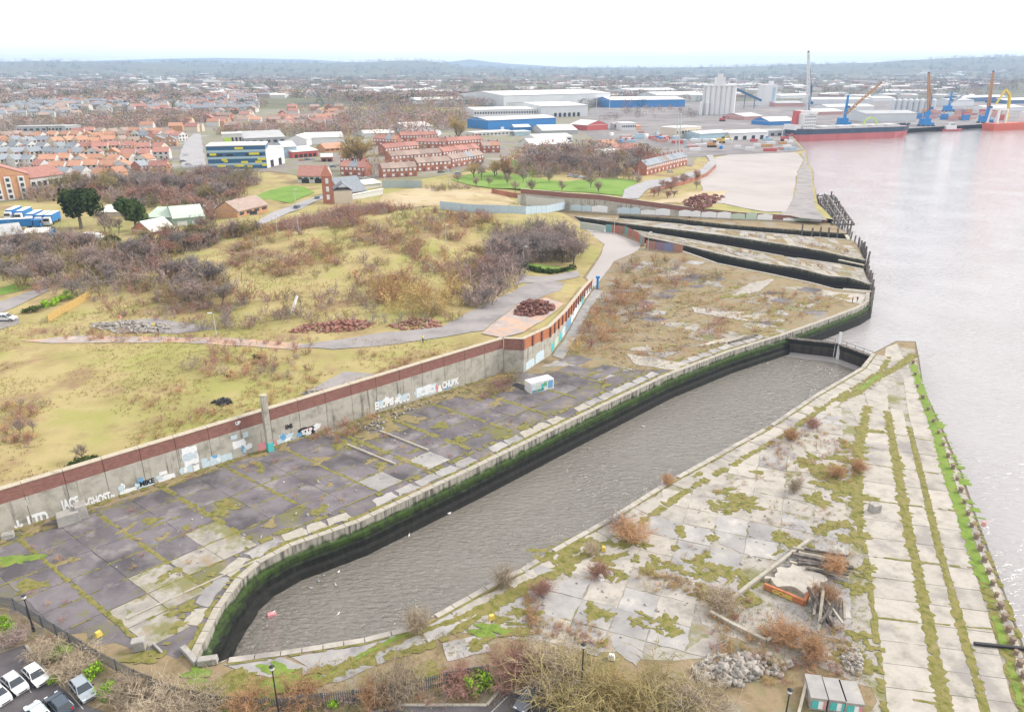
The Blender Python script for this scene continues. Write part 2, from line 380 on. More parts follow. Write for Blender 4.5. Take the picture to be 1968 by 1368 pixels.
# ---- dock and quay walls: stone, algae by tide level
def quay_mat(name, pale, green, dark, z1, z2, streak=.5):
    m = bpy.data.materials.new(name); m.use_nodes = True; t = m.node_tree; b = t.nodes['Principled BSDF']; lk = t.links.new; N = t.nodes.new
    g = N('ShaderNodeNewGeometry'); sp = N('ShaderNodeSeparateXYZ'); lk(g.outputs['Position'], sp.inputs[0])
    n1 = N('ShaderNodeTexNoise'); n1.inputs['Scale'].default_value = .7; n1.inputs['Detail'].default_value = 7; lk(g.outputs['Position'], n1.inputs['Vector'])
    mp_ = N('ShaderNodeMapping'); mp_.inputs['Scale'].default_value = (1.1, 1.1, .12); lk(g.outputs['Position'], mp_.inputs['Vector'])
    n2 = N('ShaderNodeTexNoise'); n2.inputs['Scale'].default_value = 1.5; n2.inputs['Detail'].default_value = 6; lk(mp_.outputs[0], n2.inputs['Vector'])
    ad = N('ShaderNodeMath'); ad.operation = 'MULTIPLY_ADD'; lk(n1.outputs['Fac'], ad.inputs[0]); ad.inputs[1].default_value = 1.6; lk(sp.outputs['Z'], ad.inputs[2])
    rp = N('ShaderNodeValToRGB'); mr = N('ShaderNodeMapRange'); mr.inputs['From Min'].default_value = -6.5; mr.inputs['From Max'].default_value = 1.5; lk(ad.outputs[0], mr.inputs['Value']); lk(mr.outputs[0], rp.inputs['Fac'])
    el = rp.color_ramp.elements
    def pos(z): return (z + .8 + 6.5) / 8.0
    el[0].position = 0; el[0].color = (.028, .024, .021, 1); el[1].position = pos(z2 - .6); el[1].color = (*dark, 1)
    for z, c in ((z2 + .1, green), (z1 - .2, green), (z1 + .25, pale)):
        e = el.new(pos(z)); e.color = (*c, 1)
    r2 = N('ShaderNodeMapRange'); r2.inputs['From Min'].default_value = .46; r2.inputs['From Max'].default_value = .64; r2.inputs['To Max'].default_value = streak; lk(n2.outputs['Fac'], r2.inputs['Value'])
    mx_ = N('ShaderNodeMix'); mx_.data_type = 'RGBA'; lk(r2.outputs[0], mx_.inputs[0]); lk(rp.outputs[0], mx_.inputs[6]); mx_.inputs[7].default_value = (.02, .02, .018, 1)
    lk(mx_.outputs[2], b.inputs['Base Color']); b.inputs['Roughness'].default_value = .85; b.inputs['Specular IOR Level'].default_value = .3
    bp = N('ShaderNodeBump'); bp.inputs['Strength'].default_value = .6; bp.inputs['Distance'].default_value = .12; lk(n2.outputs['Fac'], bp.inputs['Height']); lk(bp.outputs[0], b.inputs['Normal'])
    return m
M_quay1 = quay_mat('dock_stone', (.34, .32, .275), (.04, .072, .014), (.007, .008, .006), -1.1, -2.1, .75)
M_quay2 = quay_mat('old_dock_stone', (.16, .15, .12), (.04, .042, .024), (.022, .020, .02), -.5, -1.2, .7)
M_quay3 = quay_mat('river_wall', (.15, .13, .11), (.07, .075, .04), (.06, .05, .045), -.8, -2.4, .5)
def offset_line(line, d):
    out_ = []; n = len(line)
    for i, p in enumerate(line):
        p = Vector(p[:2]); a = Vector(line[max(0, i - 1)][:2]); b = Vector(line[min(n - 1, i + 1)][:2])
        t = (b - a).normalized(); out_.append(p + Vector((t.y, -t.x)) * d)          # to the right of travel
    return out_
def wall_strip(name, line, prof, m, ztop=None, parent=None, step=4.0, kind='structure', jit=.0):
    """line travelled with the water on its right; prof = (offset, z)"""
    ln = resample([Vector((p[0], p[1])) for p in line], step); k = len(prof); mb = MB(); n = len(ln)
    tops = [0.0] * n if ztop is None else [ztop(p.x, p.y) for p in ln]
    for o_, z_ in prof:
        ol = offset_line(ln, o_)
        for i, p in enumerate(ol):
            j = rng.normal(0, jit) if jit and z_ < -1 else 0
            mb.v.append((p.x + j, p.y + j, z_ + (tops[i] if z_ >= -.01 else 0)))
    for r in range(k - 1):
        for i in range(n - 1): mb.f.append((r * n + i, r * n + i + 1, (r + 1) * n + i + 1, (r + 1) * n + i)); mb.m.append(0)
    o = mb.build(name, m, parent)
    return tag(o, kind=kind) if parent is None else o
PROF1 = [(-.3, -.01), (0, -.01), (.05, -1.35), (.5, -1.6), (.55, -2.5), (.95, -2.65), (1.05, -3.5), (1.6, -3.8), (1.8, -4.5), (2.2, -5.6)]
PROF2 = [(-.2, -.01), (0, -.01), (.1, -3), (.8, -3.1), (.9, -7)]
PROF3 = [(-.2, 0), (0, 0), (.2, -3), (.5, -7)]
dock_wall = wall_strip('dock_wall', [tuple(p) for p in reversed(b1l)], PROF1, M_quay1, step=1.6, jit=.13)
wall_strip('dock_wall', [tuple(p) for p in reversed(b1head)], PROF2, M_quay1)
dock_wall_r = wall_strip('dock_wall', [tuple(p) for p in reversed(b1r)], PROF2, M_quay1)
for ln in (apr_tip, b2s, b2n, tip23, b3s, b3n, tip34, b4s, b4n):
    wall_strip('dock_wall' if ln not in (apr_tip, tip23, tip34) else 'quay_wall', [tuple(p) for p in reversed(ln)], PROF2 if ln is not apr_tip else PROF1[:6] + [(1.6, -7)], M_quay2 if ln is not apr_tip else M_quay1)
for a, b in ((b4n[-1], b4s[0]), (b3n[-1], b3s[0]), (b2n[-1], b2s[0])): wall_strip('dock_wall', [b, a], PROF2, M_quay2)
wall_strip('quay_wall', [tuple(p) for p in reversed(pier)], [(-.2, -.01), (0, -.01), (.05, -2), (.1, -7)], M_quay3)
wall_strip('quay_wall', [tuple(p) for p in reversed(bank)], PROF3, M_quay3, ztop=H1, step=8)

# ================================================================== big retaining walls
M_brick = mat('wall_brick', [(.22, .105, .088), (.29, .145, .118), (.19, .09, .075), (.34, .19, .155)], scale=1.1, detail=8, rough=.95, stretch=(1, 1, 5), bump=.3, bscale=9, second=[((.42, .24, .18), .35, .62, .5), ((.13, .05, .04), .5, .6, .4)])
M_brick2 = mat('wall_brick_orange', [(.34, .12, .06), (.46, .18, .085), (.30, .10, .055)], scale=.9, detail=8, rough=.95, stretch=(1, 1, 5), bump=.3, bscale=9, second=((.50, .30, .2), .4, .62, .5))
M_conc = mat('wall_concrete', [(.24, .225, .19), (.36, .34, .29), (.44, .415, .36), (.33, .32, .29)], scale=.5, detail=8, rough=.95, bump=.25, bscale=3,
             second=[((.09, .085, .08), 1.2, .57, .75, (1, 1, .06)), ((.16, .16, .11), .35, .6, .5)])
M_coping = mat('coping_stone', [(.36, .31, .24), (.46, .40, .31), (.29, .26, .2)], scale=1.0, rough=.9, bump=.2)
def slab_wall(name, label, base, ztops, zsplit, thick, m_low, m_top, cop=True, buttress=None, zbase=0.0, panel=6.0, group=None, lift=.0):
    """wall thing > concrete panels, brick panels, coping stones. base: front line; thickness goes behind (left of travel)"""
    root = thing(name, label, 'wall', (base[0][0], base[0][1], 0))
    ox, oy = base[0][0], base[0][1]
    cum = [0.0]
    for a, b in zip(base[:-1], base[1:]): cum.append(cum[-1] + (Vector(b) - Vector(a)).length)
    def at(s):
        for i in range(len(base) - 1):
            if s <= cum[i + 1] + 1e-6:
                return Vector(base[i]).lerp(Vector(base[i + 1]), (s - cum[i]) / (cum[i + 1] - cum[i]))
        return Vector(base[-1])
    zt = lambda s: float(np.interp(s, [q * cum[-1] for q, _ in ztops], [z for _, z in ztops]))
    zs = lambda s: zt(s) - (zsplit if not callable(zsplit) else zsplit(s))
    s = 0.0; brk = sorted(set([round(c, 3) for c in cum]))
    cuts = []
    for a, b in zip(brk[:-1], brk[1:]):
        n = max(1, int(round((b - a) / panel))); cuts += [a + (b - a) * i / n for i in range(n)]
    cuts.append(brk[-1])
    for a, b in zip(cuts[:-1], cuts[1:]):
        pa_, pb_ = at(a), at(b); t = (pb_ - pa_).normalized(); nrm = Vector((-t.y, t.x)); g = .035
        def quad(f, bk, z0a, z0b, z1a, z1b, m, nm):
            A = pa_ + t * g; B = pb_ - t * g; q = MB()
            c = [A - nrm * f, B - nrm * f, B + nrm * bk, A + nrm * bk]
            lo_ = [(c[0].x - ox, c[0].y - oy, z0a), (c[1].x - ox, c[1].y - oy, z0b), (c[2].x - ox, c[2].y - oy, z0b), (c[3].x - ox, c[3].y - oy, z0a)]
            hi_ = [(c[0].x - ox, c[0].y - oy, z1a), (c[1].x - ox, c[1].y - oy, z1b), (c[2].x - ox, c[2].y - oy, z1b), (c[3].x - ox, c[3].y - oy, z1a)]
            q.add(lo_ + hi_, [(4, 5, 6, 7), (0, 1, 5, 4), (1, 2, 6, 5), (2, 3, 7, 6), (3, 0, 4, 7)]); return q.build(nm, m, root)
        za, zb = zt(a), zt(b)
        if min(zs(a), zs(b)) > zbase + .1: quad(0, thick, zbase - 1.2, zbase - 1.2, zs(a), zs(b), m_low, 'concrete_panel')
        quad(-.06, thick - .1, max(zs(a), zbase - .6) + .005, max(zs(b), zbase - .6) + .005, za, zb, m_top, 'brick_panel')
        if cop: quad(.02, thick + .04, za + .005, zb + .005, za + .11, zb + .11, M_coping, 'coping_stone')
        if buttress:
            q = MB(); p = pa_ - nrm * .02; q.box((p.x - ox, p.y - oy, (max(zs(a), 0) + za) / 2 + .05), (.55, .5, za - max(zs(a), 0) + .1), math.atan2(t.y, t.x)); q.build('pier', M_brick, root)
    return root, at, zt, cum[-1]
wbase = [tuple(WE - WDIR * 106), tuple(WE)]
wall1, wat, wzt, wlen = slab_wall('retaining_wall', 'long grey concrete yard wall with dark red brick top and graffiti along its foot', wbase, [(0, 6.3), (1, 7.8)], 2.15, 1.1, M_conc, M_brick, panel=5.2)
wall1b, _, _, _ = slab_wall('retaining_wall', 'short return of the brick topped wall at its corner', [tuple(WE + WDIR * .02), tuple(WL0)], [(0, 7.8), (1, 7.8)], 2.6, .9, M_conc, M_brick, panel=4)
wall2, w2at, w2zt, w2len = slab_wall('retaining_wall', 'orange brick topped wall with dark piers running from the wall corner towards the road', [tuple(p) for p in wall_right], [(0, 7.8), (1, 2.7)], lambda s: 2.4, .9, M_conc, M_brick2, buttress=True, panel=3.6)
wall3, w3at, w3zt, w3len = slab_wall('retaining_wall', 'far brick topped wall behind the narrow docks with white graffiti panels', [tuple(p) for p in back_wall], [(0, 8.3), (.30, 8.2), (.52, 5.2), (.65, 3.4), (.85, 2.8), (1, 1.8)], lambda s: 2.2 if s < .55 * 330 else 1.6, .9, M_conc, M_brick, panel=7.5)
# ================================================================== yard surfaces: slabs, moss, coping
M_slab = mat('pale_slab_concrete', [(.25, .23, .195), (.35, .32, .28), (.405, .372, .327), (.33, .302, .27)], scale=.45, detail=10, rough=.92, bump=.2, bscale=8, rnd=.08,
             second=[((.235, .215, .205), .11, .52, .75), ((.17, .155, .15), .19, .60, .6), ((.25, .25, .11), .55, .61, .6), ((.13, .12, .11), 1.8, .66, .6)])
M_asph = mat('dark_yard_surface', [(.085, .073, .080), (.125, .110, .118), (.175, .157, .165), (.11, .096, .104)], scale=.14, detail=10, rough=.75, bump=.15, bscale=6, rnd=.05, lo=.28, hi=.72,
             second=[((.27, .25, .235), .17, .55, .7), ((.16, .155, .055), .33, .58, .8), ((.055, .048, .053), .08, .52, .75), ((.28, .24, .18), .9, .66, .5)])
M_grey = mat('grey_slab', [(.22, .21, .21), (.31, .295, .285), (.38, .36, .34)], scale=.3, detail=9, rough=.88, bump=.15, bscale=7, rnd=.12,
             second=[((.46, .43, .38), .3, .58, .6), ((.20, .20, .07), .5, .62, .7), ((.15, .14, .145), .2, .6, .6)])
M_moss = mat('moss', [(.085, .085, .022), (.15, .15, .035), (.22, .185, .07), (.17, .18, .035)], scale=1.1, detail=8, rough=1, bump=.6, bscale=8, second=((.27, .21, .11), .5, .58, .6))
M_moss_b = mat('bright_moss', [(.10, .15, .03), (.16, .24, .04), (.21, .23, .06)], scale=.6, detail=8, rough=1, bump=.6, bscale=8, second=((.30, .29, .12), .4, .6, .5))
M_grassy = mat('rough_grass', [(.13, .115, .045), (.21, .175, .08), (.26, .20, .105), (.18, .18, .055)], scale=.9, detail=8, rough=1, bump=.7, bscale=4)
M_kerb = mat('kerb_concrete', [(.30, .275, .23), (.42, .385, .33)], scale=1.2, rough=.9, bump=.2, second=((.2, .2, .09), .8, .6, .6))

def ragged(pts, step, jit, closed=True):
    out_ = []
    n = len(pts)
    for i in range(n if closed else n - 1):
        a, b = Vector(pts[i]), Vector(pts[(i + 1) % n]); d = b - a; k = max(1, int(d.length / step)); nr = Vector((-d.y, d.x)).normalized()
        out_.append(a)
        for j in range(1, k): out_.append(a + d * (j / k) + nr * random.gauss(0, jit))
    return out_
def slab(poly, m, ztop=0.0, th=.07, jit=.06, step=1.6, tilt=.0, name='slab', parent=None):
    c = sum((Vector(p) for p in poly), Vector((0, 0))) / len(poly)
    q = ragged([Vector(p) - c for p in poly], step, jit); mb = MB(); mb.prism(q, ztop - th, ztop)
    o = mb.build(name, m, parent if parent is not None else yard, (c.x, c.y, 0))
    if tilt: o.rotation_euler = (random.gauss(0, tilt), random.gauss(0, tilt), 0)
    return o
def inset(poly, d):
    c = sum((Vector(p) for p in poly), Vector((0, 0))) / len(poly); out_ = []
    for p in poly:
        v = Vector(p) - c; out_.append(c + v * max(.2, (v.length - d * 1.4) / max(v.length, .01)))
    return out_
def tint_up(poly):     # counter-clockwise
    a = sum(p[0] * q[1] - q[0] * p[1] for p, q in zip(poly, list(poly[1:]) + [poly[0]]))
    return poly if a > 0 else list(reversed(poly))

class Sheets:
    """uncountable ground cover gathered into ONE object"""
    def __init__(self): self.mb = MB()
    def blob(self, c, rx, ry, rz=0.0, z=.012, n=18, rough=.28, h=.04):
        n = int(n * 1.7); rough *= 1.25
        ph = [random.uniform(0, 6.28) for _ in range(4)]; vs_ = []
        for i in range(n):
            a = 2 * math.pi * i / n
            k = 1 + rough * (math.sin(2 * a + ph[0]) * .5 + math.sin(3 * a + ph[1]) * .4 + math.sin(5 * a + ph[2]) * .35 + math.sin(8 * a + ph[3]) * .25)
            k *= random.uniform(.9, 1.1); x, y = math.cos(a) * rx * k, math.sin(a) * ry * k
            vs_.append((c[0] + x * math.cos(rz) - y * math.sin(rz), c[1] + x * math.sin(rz) + y * math.cos(rz), z))
        inner = [((p[0] - c[0]) * .55 + c[0], (p[1] - c[1]) * .55 + c[1], z + h) for p in vs_]
        fs = [(i, (i + 1) % n, n + (i + 1) % n, n + i) for i in range(n)] + [(n + i, n + (i + 1) % n, 2 * n) for i in range(n)]
        self.mb.add(vs_ + inner + [(c[0], c[1], z + h * 1.05)], fs)
    def strip(self, line, w, z=.012, jit=.35, step=.45, gaps=0.0, h=.03):
        ln = resample([Vector(p[:2]) for p in line], step); n = len(ln); l_ = offset_line(ln, w / 2); r_ = offset_line(ln, -w / 2)
        st = 0; ws = 1.0
        V_ = []
        for i in range(n):
            ws = .85 * ws + .15 * random.uniform(.35, 1.6)
            c = ln[i]; a = c.lerp(l_[i], max(.1, ws + random.gauss(0, jit * .6))); b = c.lerp(r_[i], max(.1, ws + random.gauss(0, jit * .6)))
            V_ += [(a.x, a.y, z), (c.x, c.y, z + h), (b.x, b.y, z)]
        F_ = []
        off = 0
        for i in range(n - 1):
            if gaps and random.random() < gaps: off = random.randint(1, 3)
            if off > 0: off -= 1; continue
            F_ += [(3 * i, 3 * i + 1, 3 * i + 4, 3 * i + 3), (3 * i + 1, 3 * i + 2, 3 * i + 5, 3 * i + 4)]
        self.mb.add(V_, F_)
    def build(self, name, m, label, cat=None):
        if self.mb.f: return tag(self.mb.build(name, m), label, cat, kind='stuff')
mossS, brightS, dryS = Sheets(), Sheets(), Sheets()

def line_at_v(line, v):
    vs_ = [p[1] for p in line]; us_ = [p[0] for p in line]; return float(np.interp(v, vs_, us_))
# ---- right pier: long strips of concrete slabs between mossy crane tracks
Lq = {'l0': [(1693, 700), (1668, 780), (1650, 860), (1646, 960), (1648, 1000), (1665, 1068), (1680, 1190), (1690, 1270), (1700, 1368), (1712, 1440)],
      'm1': [(1700, 700), (1706, 800), (1724, 889), (1734, 956), (1752, 1050), (1760, 1075), (1775, 1161), (1790, 1230), (1803, 1300), (1819, 1368), (1837, 1440)],
      'm2': [(1728, 700), (1740, 790), (1767, 900), (1783, 964), (1803, 1050), (1824, 1120), (1842, 1187), (1856, 1235), (1872, 1290), (1894, 1368), (1915, 1440)],
      'm3': [(1752, 690), (1767, 738), (1778, 772), (1803, 843), (1826, 930), (1847, 981), (1867, 1050), (1880, 1090), (1903, 1151), (1929, 1235), (1954, 1325), (1988, 1440)],
      'ed': [(1764, 690), (1775, 745), (1815, 830), (1850, 910), (1880, 1000), (1925, 1120), (1968, 1240), (2036, 1440)]}
def cell(la, lb, r0, r1, fa, fb, gap):
    def pt(l, r): 
        u_ = line_at_v(Lq[l], r); return Vector(P2(u_, r))
    # rows drop to the right: shift v with u
    def skew(l, r): return r + (line_at_v(Lq[l], r) - line_at_v(Lq['l0'], r)) * .135
    a, b, c, d = pt(la, skew(la, r0)), pt(lb, skew(lb, r0)), pt(lb, skew(lb, r1)), pt(la, skew(la, r1))
    ab = (b - a).normalized(); dc = (c - d).normalized()
    return [a + ab * fa, b - ab * fb, c - dc * fb, d + dc * fa]
rows = [716, 745, 779, 825, 857, 889, 922, 958, 994, 1030, 1068, 1107, 1146, 1186, 1228, 1272, 1318, 1366, 1420]
for i, (r0, r1) in enumerate(zip(rows[:-1], rows[1:])):
    for la, lb, fa, fb in (('l0', 'm1', .25, .55), ('m1', 'm2', .55, .45), ('m2', 'm3', .45, .75), ('m3', 'ed', .75, .5)):
        if r0 < 760 and la in ('l0', 'm1'): continue
        q = cell(la, lb, r0, r1, fa, fb, .1)
        ctr = sum(q, Vector((0, 0))) / 4
        q = [p + (ctr - p).normalized() * random.uniform(.05, .12) for p in q]
        slab(tint_up(q), M_slab, ztop=random.uniform(-.012, .012), jit=.035, tilt=.001)
def wl(key, r0, r1, n=40): return [P2(line_at_v(Lq[key], v), v) for v in np.linspace(r0, r1, n)]
mossS.strip(wl('m1', 790, 1420), 1.5, jit=.45); mossS.strip(wl('m2', 820, 1420), 1.0, jit=.45)
brightS.strip(wl('m3', 700, 1120), 1.5, jit=.5); mossS.strip(wl('m3', 1120, 1420), 1.2, jit=.5, gaps=.04); brightS.strip(wl('m3', 1060, 1420), .7, jit=.5, gaps=.2, z=.05)
brightS.strip([P2(*p) for p in [(1790, 790), (1815, 838), (1850, 912), (1880, 1002)]], 1.6, gaps=.30, jit=.6); mossS.strip([P2(u - 4, v) for u, v in [(1880, 1002), (1925, 1120), (1968, 1245)]], .7, gaps=.3, jit=.5)
for r in (825, 889, 958, 1068, 1186):
    mossS.strip([P2(line_at_v(Lq['l0'], r), r), P2(line_at_v(Lq['m3'], r + 24), r + 24)], .35, gaps=.12, jit=.5)
mossS.strip([P2(1645, 826), P2(1700, 830)], 1.6, jit=.4); mossS.strip([P2(1755, 1344), P2(1815, 1353)], .3)
mossS.strip(wl('l0', 780, 1010), 1.7, jit=.5); mossS.strip(wl('l0', 1010, 1420), .8, jit=.5, gaps=.15)
# tip of the pier
for q in ([(1700, 702), (1745, 698), (1762, 733), (1712, 724)], [(1655, 722), (1690, 702), (1706, 724), (1668, 745)], [(1610, 752), (1650, 735), (1662, 748), (1622, 768)], [(1664, 755), (1704, 730), (1708, 790), (1672, 800)], [(1575, 775), (1606, 757), (1618, 773), (1588, 792)], [(1702, 668), (1724, 660), (1738, 692), (1700, 697)], [(1628, 778), (1662, 760), (1668, 800), (1650, 815)]):
    slab(tint_up([Vector(P2(*p)) for p in q]), M_slab, jit=.12, step=1.0)
mossS.strip([P2(*p) for p in [(1611, 771), (1652, 751), (1693, 722), (1738, 697), (1758, 680)]], 1.9, jit=.4, z=.02); brightS.strip([P2(*p) for p in [(1652, 749), (1693, 720)]], 1.0, z=.04)

# worn concrete showing between and round the slabs
M_worn = mat('worn_concrete', [(.19, .175, .155), (.29, .265, .235), (.36, .33, .295), (.25, .23, .205)], scale=.28, detail=10, rough=.95, bump=.4, bscale=6,
             second=[((.17, .165, .055), .16, .50, .85), ((.27, .20, .12), .21, .57, .8), ((.13, .145, .035), .5, .57, .8), ((.13, .12, .115), .12, .60, .6)])
M_wornd = mat('worn_dark_surface', [(.09, .08, .083), (.14, .125, .13), (.19, .17, .172)], scale=.2, detail=10, rough=.95, bump=.4, bscale=6,
             second=[((.16, .155, .05), .13, .52, .85), ((.25, .19, .12), .2, .57, .8), ((.25, .23, .205), .17, .60, .7)])
def base_sheet(name, px, m, z):
    V_, F_ = cdt_mesh(name, [tuple(p) for p in ragged([Vector(P2(*p)) for p in px], 1.5, .3)], [], lambda p: np.full(len(p), z), None); return tag(obj(name, fast_mesh(name, V_, F_, m)), kind='structure')
base_sheet('pier_surface', [(1668, 700), (1735, 668), (1758, 672), (1775, 760), (1812, 840), (1848, 920), (1876, 1005), (1922, 1130), (1962, 1245), (2020, 1430), (1700, 1430), (1675, 1320), (1560, 1275), (1300, 1268), (1100, 1245), (900, 1215), (700, 1245), (560, 1268), (700, 1238), (810, 1208), (970, 1122), (1075, 1060), (1185, 1000), (1295, 930), (1495, 822), (1575, 768)], M_worn, -.045)
base_sheet('yard_surface', [(-120, 1075), (0, 1030), (250, 957), (520, 872), (800, 785), (1003, 722), (1120, 705), (1290, 712), (1110, 795), (905, 890), (690, 990), (560, 1040), (495, 1070), (440, 1130), (385, 1230), (340, 1265), (240, 1240), (120, 1210), (0, 1155), (-120, 1110)], M_wornd, -.045)
# ---- pier inside: broken pale slabs, moss and dry grass between
m1d = (Vector(P2(1752, 1050)) - Vector(P2(1706, 800))).normalized(); m1n = Vector((-m1d.y, m1d.x))
PIER_IN = [P2(*p) for p in [(1560, 800), (1640, 760), (1645, 880), (1640, 960), (1645, 1010), (1650, 1060), (1660, 1190), (1675, 1300), (1640, 1330), (1560, 1265), (1470, 1262), (1400, 1245), (1300, 1262), (1200, 1262), (1100, 1240), (960, 1215), (880, 1200), (960, 1140), (1060, 1092), (1180, 1030), (1290, 960), (1480, 850)]]
org = Vector(P2(1400, 1040)); su, sv = 4.5, 4.3
def noise2(x, y, s=.09, o=0): return math.sin(x * s * 2.1 + o) * math.cos(y * s * 1.7 + o * 2) + .6 * math.sin(x * s * 4.3 + y * s * 3.1 + o) + .4 * math.sin(x * s * 7 - y * s * 6 + 2 * o)
bad = [P2(*p) for p in [(1530, 1130), (1580, 1090), (1480, 1170), (1560, 1160), (1500, 1110), (1440, 1130), (1560, 1060)]]
for i in range(-16, 16):
    for j in range(-14, 14):
        c = org + m1n * (i * su) + m1d * (j * sv)
        if not in_poly([tuple(c)], PIER_IN)[0]: continue
        k = noise2(c.x, c.y, .09, 1.3)
        if min((c - Vector(b)).length for b in bad) < 2.0: continue
        if k < -1.35: continue
        far_ = c.y > 92
        m = M_slab if ((far_ and random.random() < .85) or noise2(c.x, c.y, .05, 4) > .1) else M_grey
        q = [c + m1n * (a * su / 2 * random.uniform(.955, .996)) + m1d * (b * sv / 2 * random.uniform(.955, .996)) for a, b in ((-1, -1), (1, -1), (1, 1), (-1, 1))]
        if k < -.75 or random.random() < .05:
            cc = random.randint(0, 3); q[cc] = q[cc].lerp(c, random.uniform(.4, .8))
        slab(tint_up(q), m, ztop=random.uniform(-.03, .015), jit=.10, step=.8, tilt=.004)
        if k < .25 and random.random() < .28:
            e = c + m1n * random.choice((-1, 1)) * su / 2; mossS.blob(e, random.uniform(.4, 1.6), random.uniform(.3, .9), random.uniform(0, 3), z=.02)
for u, v, r in [(1400, 960, 3.2), (1430, 975, 2.2), (1385, 975, 1.6), (1570, 955, 3), (1620, 930, 4), (1650, 960, 3), (1600, 900, 4), (1560, 890, 3), (1640, 860, 3.5), (1520, 1040, 3), (1610, 1020, 3.5), (1660, 1100, 2), (1330, 1090, 3), (1250, 1085, 2.6), (1200, 1060, 2.6), (1270, 1205, 2.4), (1230, 1195, 1.6), (1165, 1180, 2.0), (1140, 1180, 1.5), (1400, 1110, 3.0), (1360, 1140, 2.5), (1000, 1185, 2.2), (1080, 1060, 3), (1060, 1085, 2.5), (1130, 1045, 3), (1180, 1100, 2), (1440, 1150, 2.5), (1640, 1130, 2), (1655, 1240, 2), (1640, 1270, 2.4)]:
    [mossS.blob(Vector(P2(u, v)) + Vector((random.gauss(0, r * .5), random.gauss(0, r * .4))), r * random.uniform(.25, .6), r * random.uniform(.15, .4), random.uniform(-1.2, 1.2), z=.02 + .004 * q_, rough=.5, n=22) for q_ in range(6)]
# near corner slabs between the dock edge and the car park
for q in ([(560, 1262), (700, 1238), (790, 1208), (740, 1235), (640, 1280), (610, 1290)], [(560, 1300), (640, 1290), (740, 1250), (830, 1210), (760, 1262), (650, 1310), (590, 1315)], [(820, 1205), (900, 1165), (925, 1175), (850, 1215), (790, 1240)], [(850, 1235), (930, 1220), (945, 1250), (860, 1270)], [(990, 1150), (1030, 1160), (1040, 1190), (1000, 1200)], [(430, 1276), (540, 1262), (620, 1295), (560, 1310), (470, 1290)]):
    slab(tint_up([Vector(P2(*p)) for p in q]), M_grey, jit=.1, step=1.0)
brightS.strip([P2(*p) for p in [(630, 1300), (700, 1258), (760, 1228), (800, 1212)]], 1.0); mossS.strip([P2(*p) for p in [(600, 1312), (640, 1295), (720, 1250), (780, 1222), (880, 1190), (960, 1150), (1060, 1100), (1150, 1050)]], 1.4, jit=.5)
for u, v, r in [(400, 1320, 3.5), (450, 1340, 4), (520, 1330, 4), (380, 1300, 2), (940, 1210, 2.2), (820, 1290, 2.2), (920, 1235, 1.6), (1000, 1215, 1.5), (960, 1190, 1.4), (540, 1290, 2.2), (350, 1172, 1.6), (345, 1200, 1.0), (270, 1265, 1.6), (60, 1125, 2.2), (30, 1075, 2.5)]:
    brightS.blob(P2(u, v), r, r * .5, random.uniform(-.5, .5), z=.03, rough=.45, n=26) if random.random() < .5 else mossS.blob(P2(u, v), r, r * .5, .3, z=.03, rough=.45, n=26)

# ---- coping along both dock edges
def coping(line, w, ln_, m, parent, z=.10, th=.16, skip=0.0):
    pts_ = resample([Vector(p[:2]) for p in line], ln_); inn = offset_line(pts_, -w)
    for i in range(len(pts_) - 1):
        if random.random() < skip: continue
        a, b, c, d = pts_[i], pts_[i + 1], inn[i + 1], inn[i]; g = .04
        q = [a.lerp(b, g / 2), a.lerp(b, 1 - g / 2), d.lerp(c, 1 - g / 2), d.lerp(c, g / 2)]
        slab(tint_up(q), m, ztop=z + random.uniform(-.015, .015), th=th + .1, jit=.03, step=1.2, name='coping_stone', parent=parent)
coping(list(reversed(b1l)), .9, 2.4, M_kerb, dock_wall)
coping(list(reversed(b1r)), .8, 2.6, M_slab, dock_wall_r, skip=.06)
# second row of slabs behind the right-hand coping
ed = resample([Vector(p) for p in reversed(b1r)], 4.2); i1 = offset_line(ed, -1.0); i2 = offset_line(ed, -3.6)
for i in range(len(ed) - 1):
    if ed[i].y < 70 or random.random() < .08: continue
    slab(tint_up([i1[i].lerp(i1[i + 1], .02), i1[i].lerp(i1[i + 1], .97), i2[i].lerp(i2[i + 1], .97 + random.uniform(-.1, .02)), i2[i].lerp(i2[i + 1], .03)]), M_slab if ed[i].y > 80 else M_grey, jit=.07, step=.9, ztop=random.uniform(0, .03))
mossS.strip([tuple(p) for p in offset_line(ed, -.95)], .35, gaps=.12, z=.06); mossS.strip([tuple(p) for p in offset_line(ed, -3.9)], 1.1, gaps=.08, jit=.6, z=.03)
el_ = resample([Vector(p) for p in reversed(b1l)], 4.0)
mossS.strip([tuple(p) for p in offset_line(el_, -1.3)], .8, gaps=.15, jit=.6, z=.02); mossS.strip([tuple(p) for p in offset_line(el_, -4.3)], .9, gaps=.4, jit=.6, z=.02)
i1 = offset_line(el_, -1.7); i2 = offset_line(el_, -3.7)
for i in range(2, len(el_) - 1):
    if random.random() < .15: continue
    slab(tint_up([i1[i].lerp(i1[i + 1], .01), i1[i].lerp(i1[i + 1], .985), i2[i].lerp(i2[i + 1], random.uniform(.8, .99)), i2[i].lerp(i2[i + 1], random.uniform(.01, .2))]), random.choice([M_kerb, M_grey, M_grey]), jit=.2, step=.8, ztop=random.uniform(0, .03))

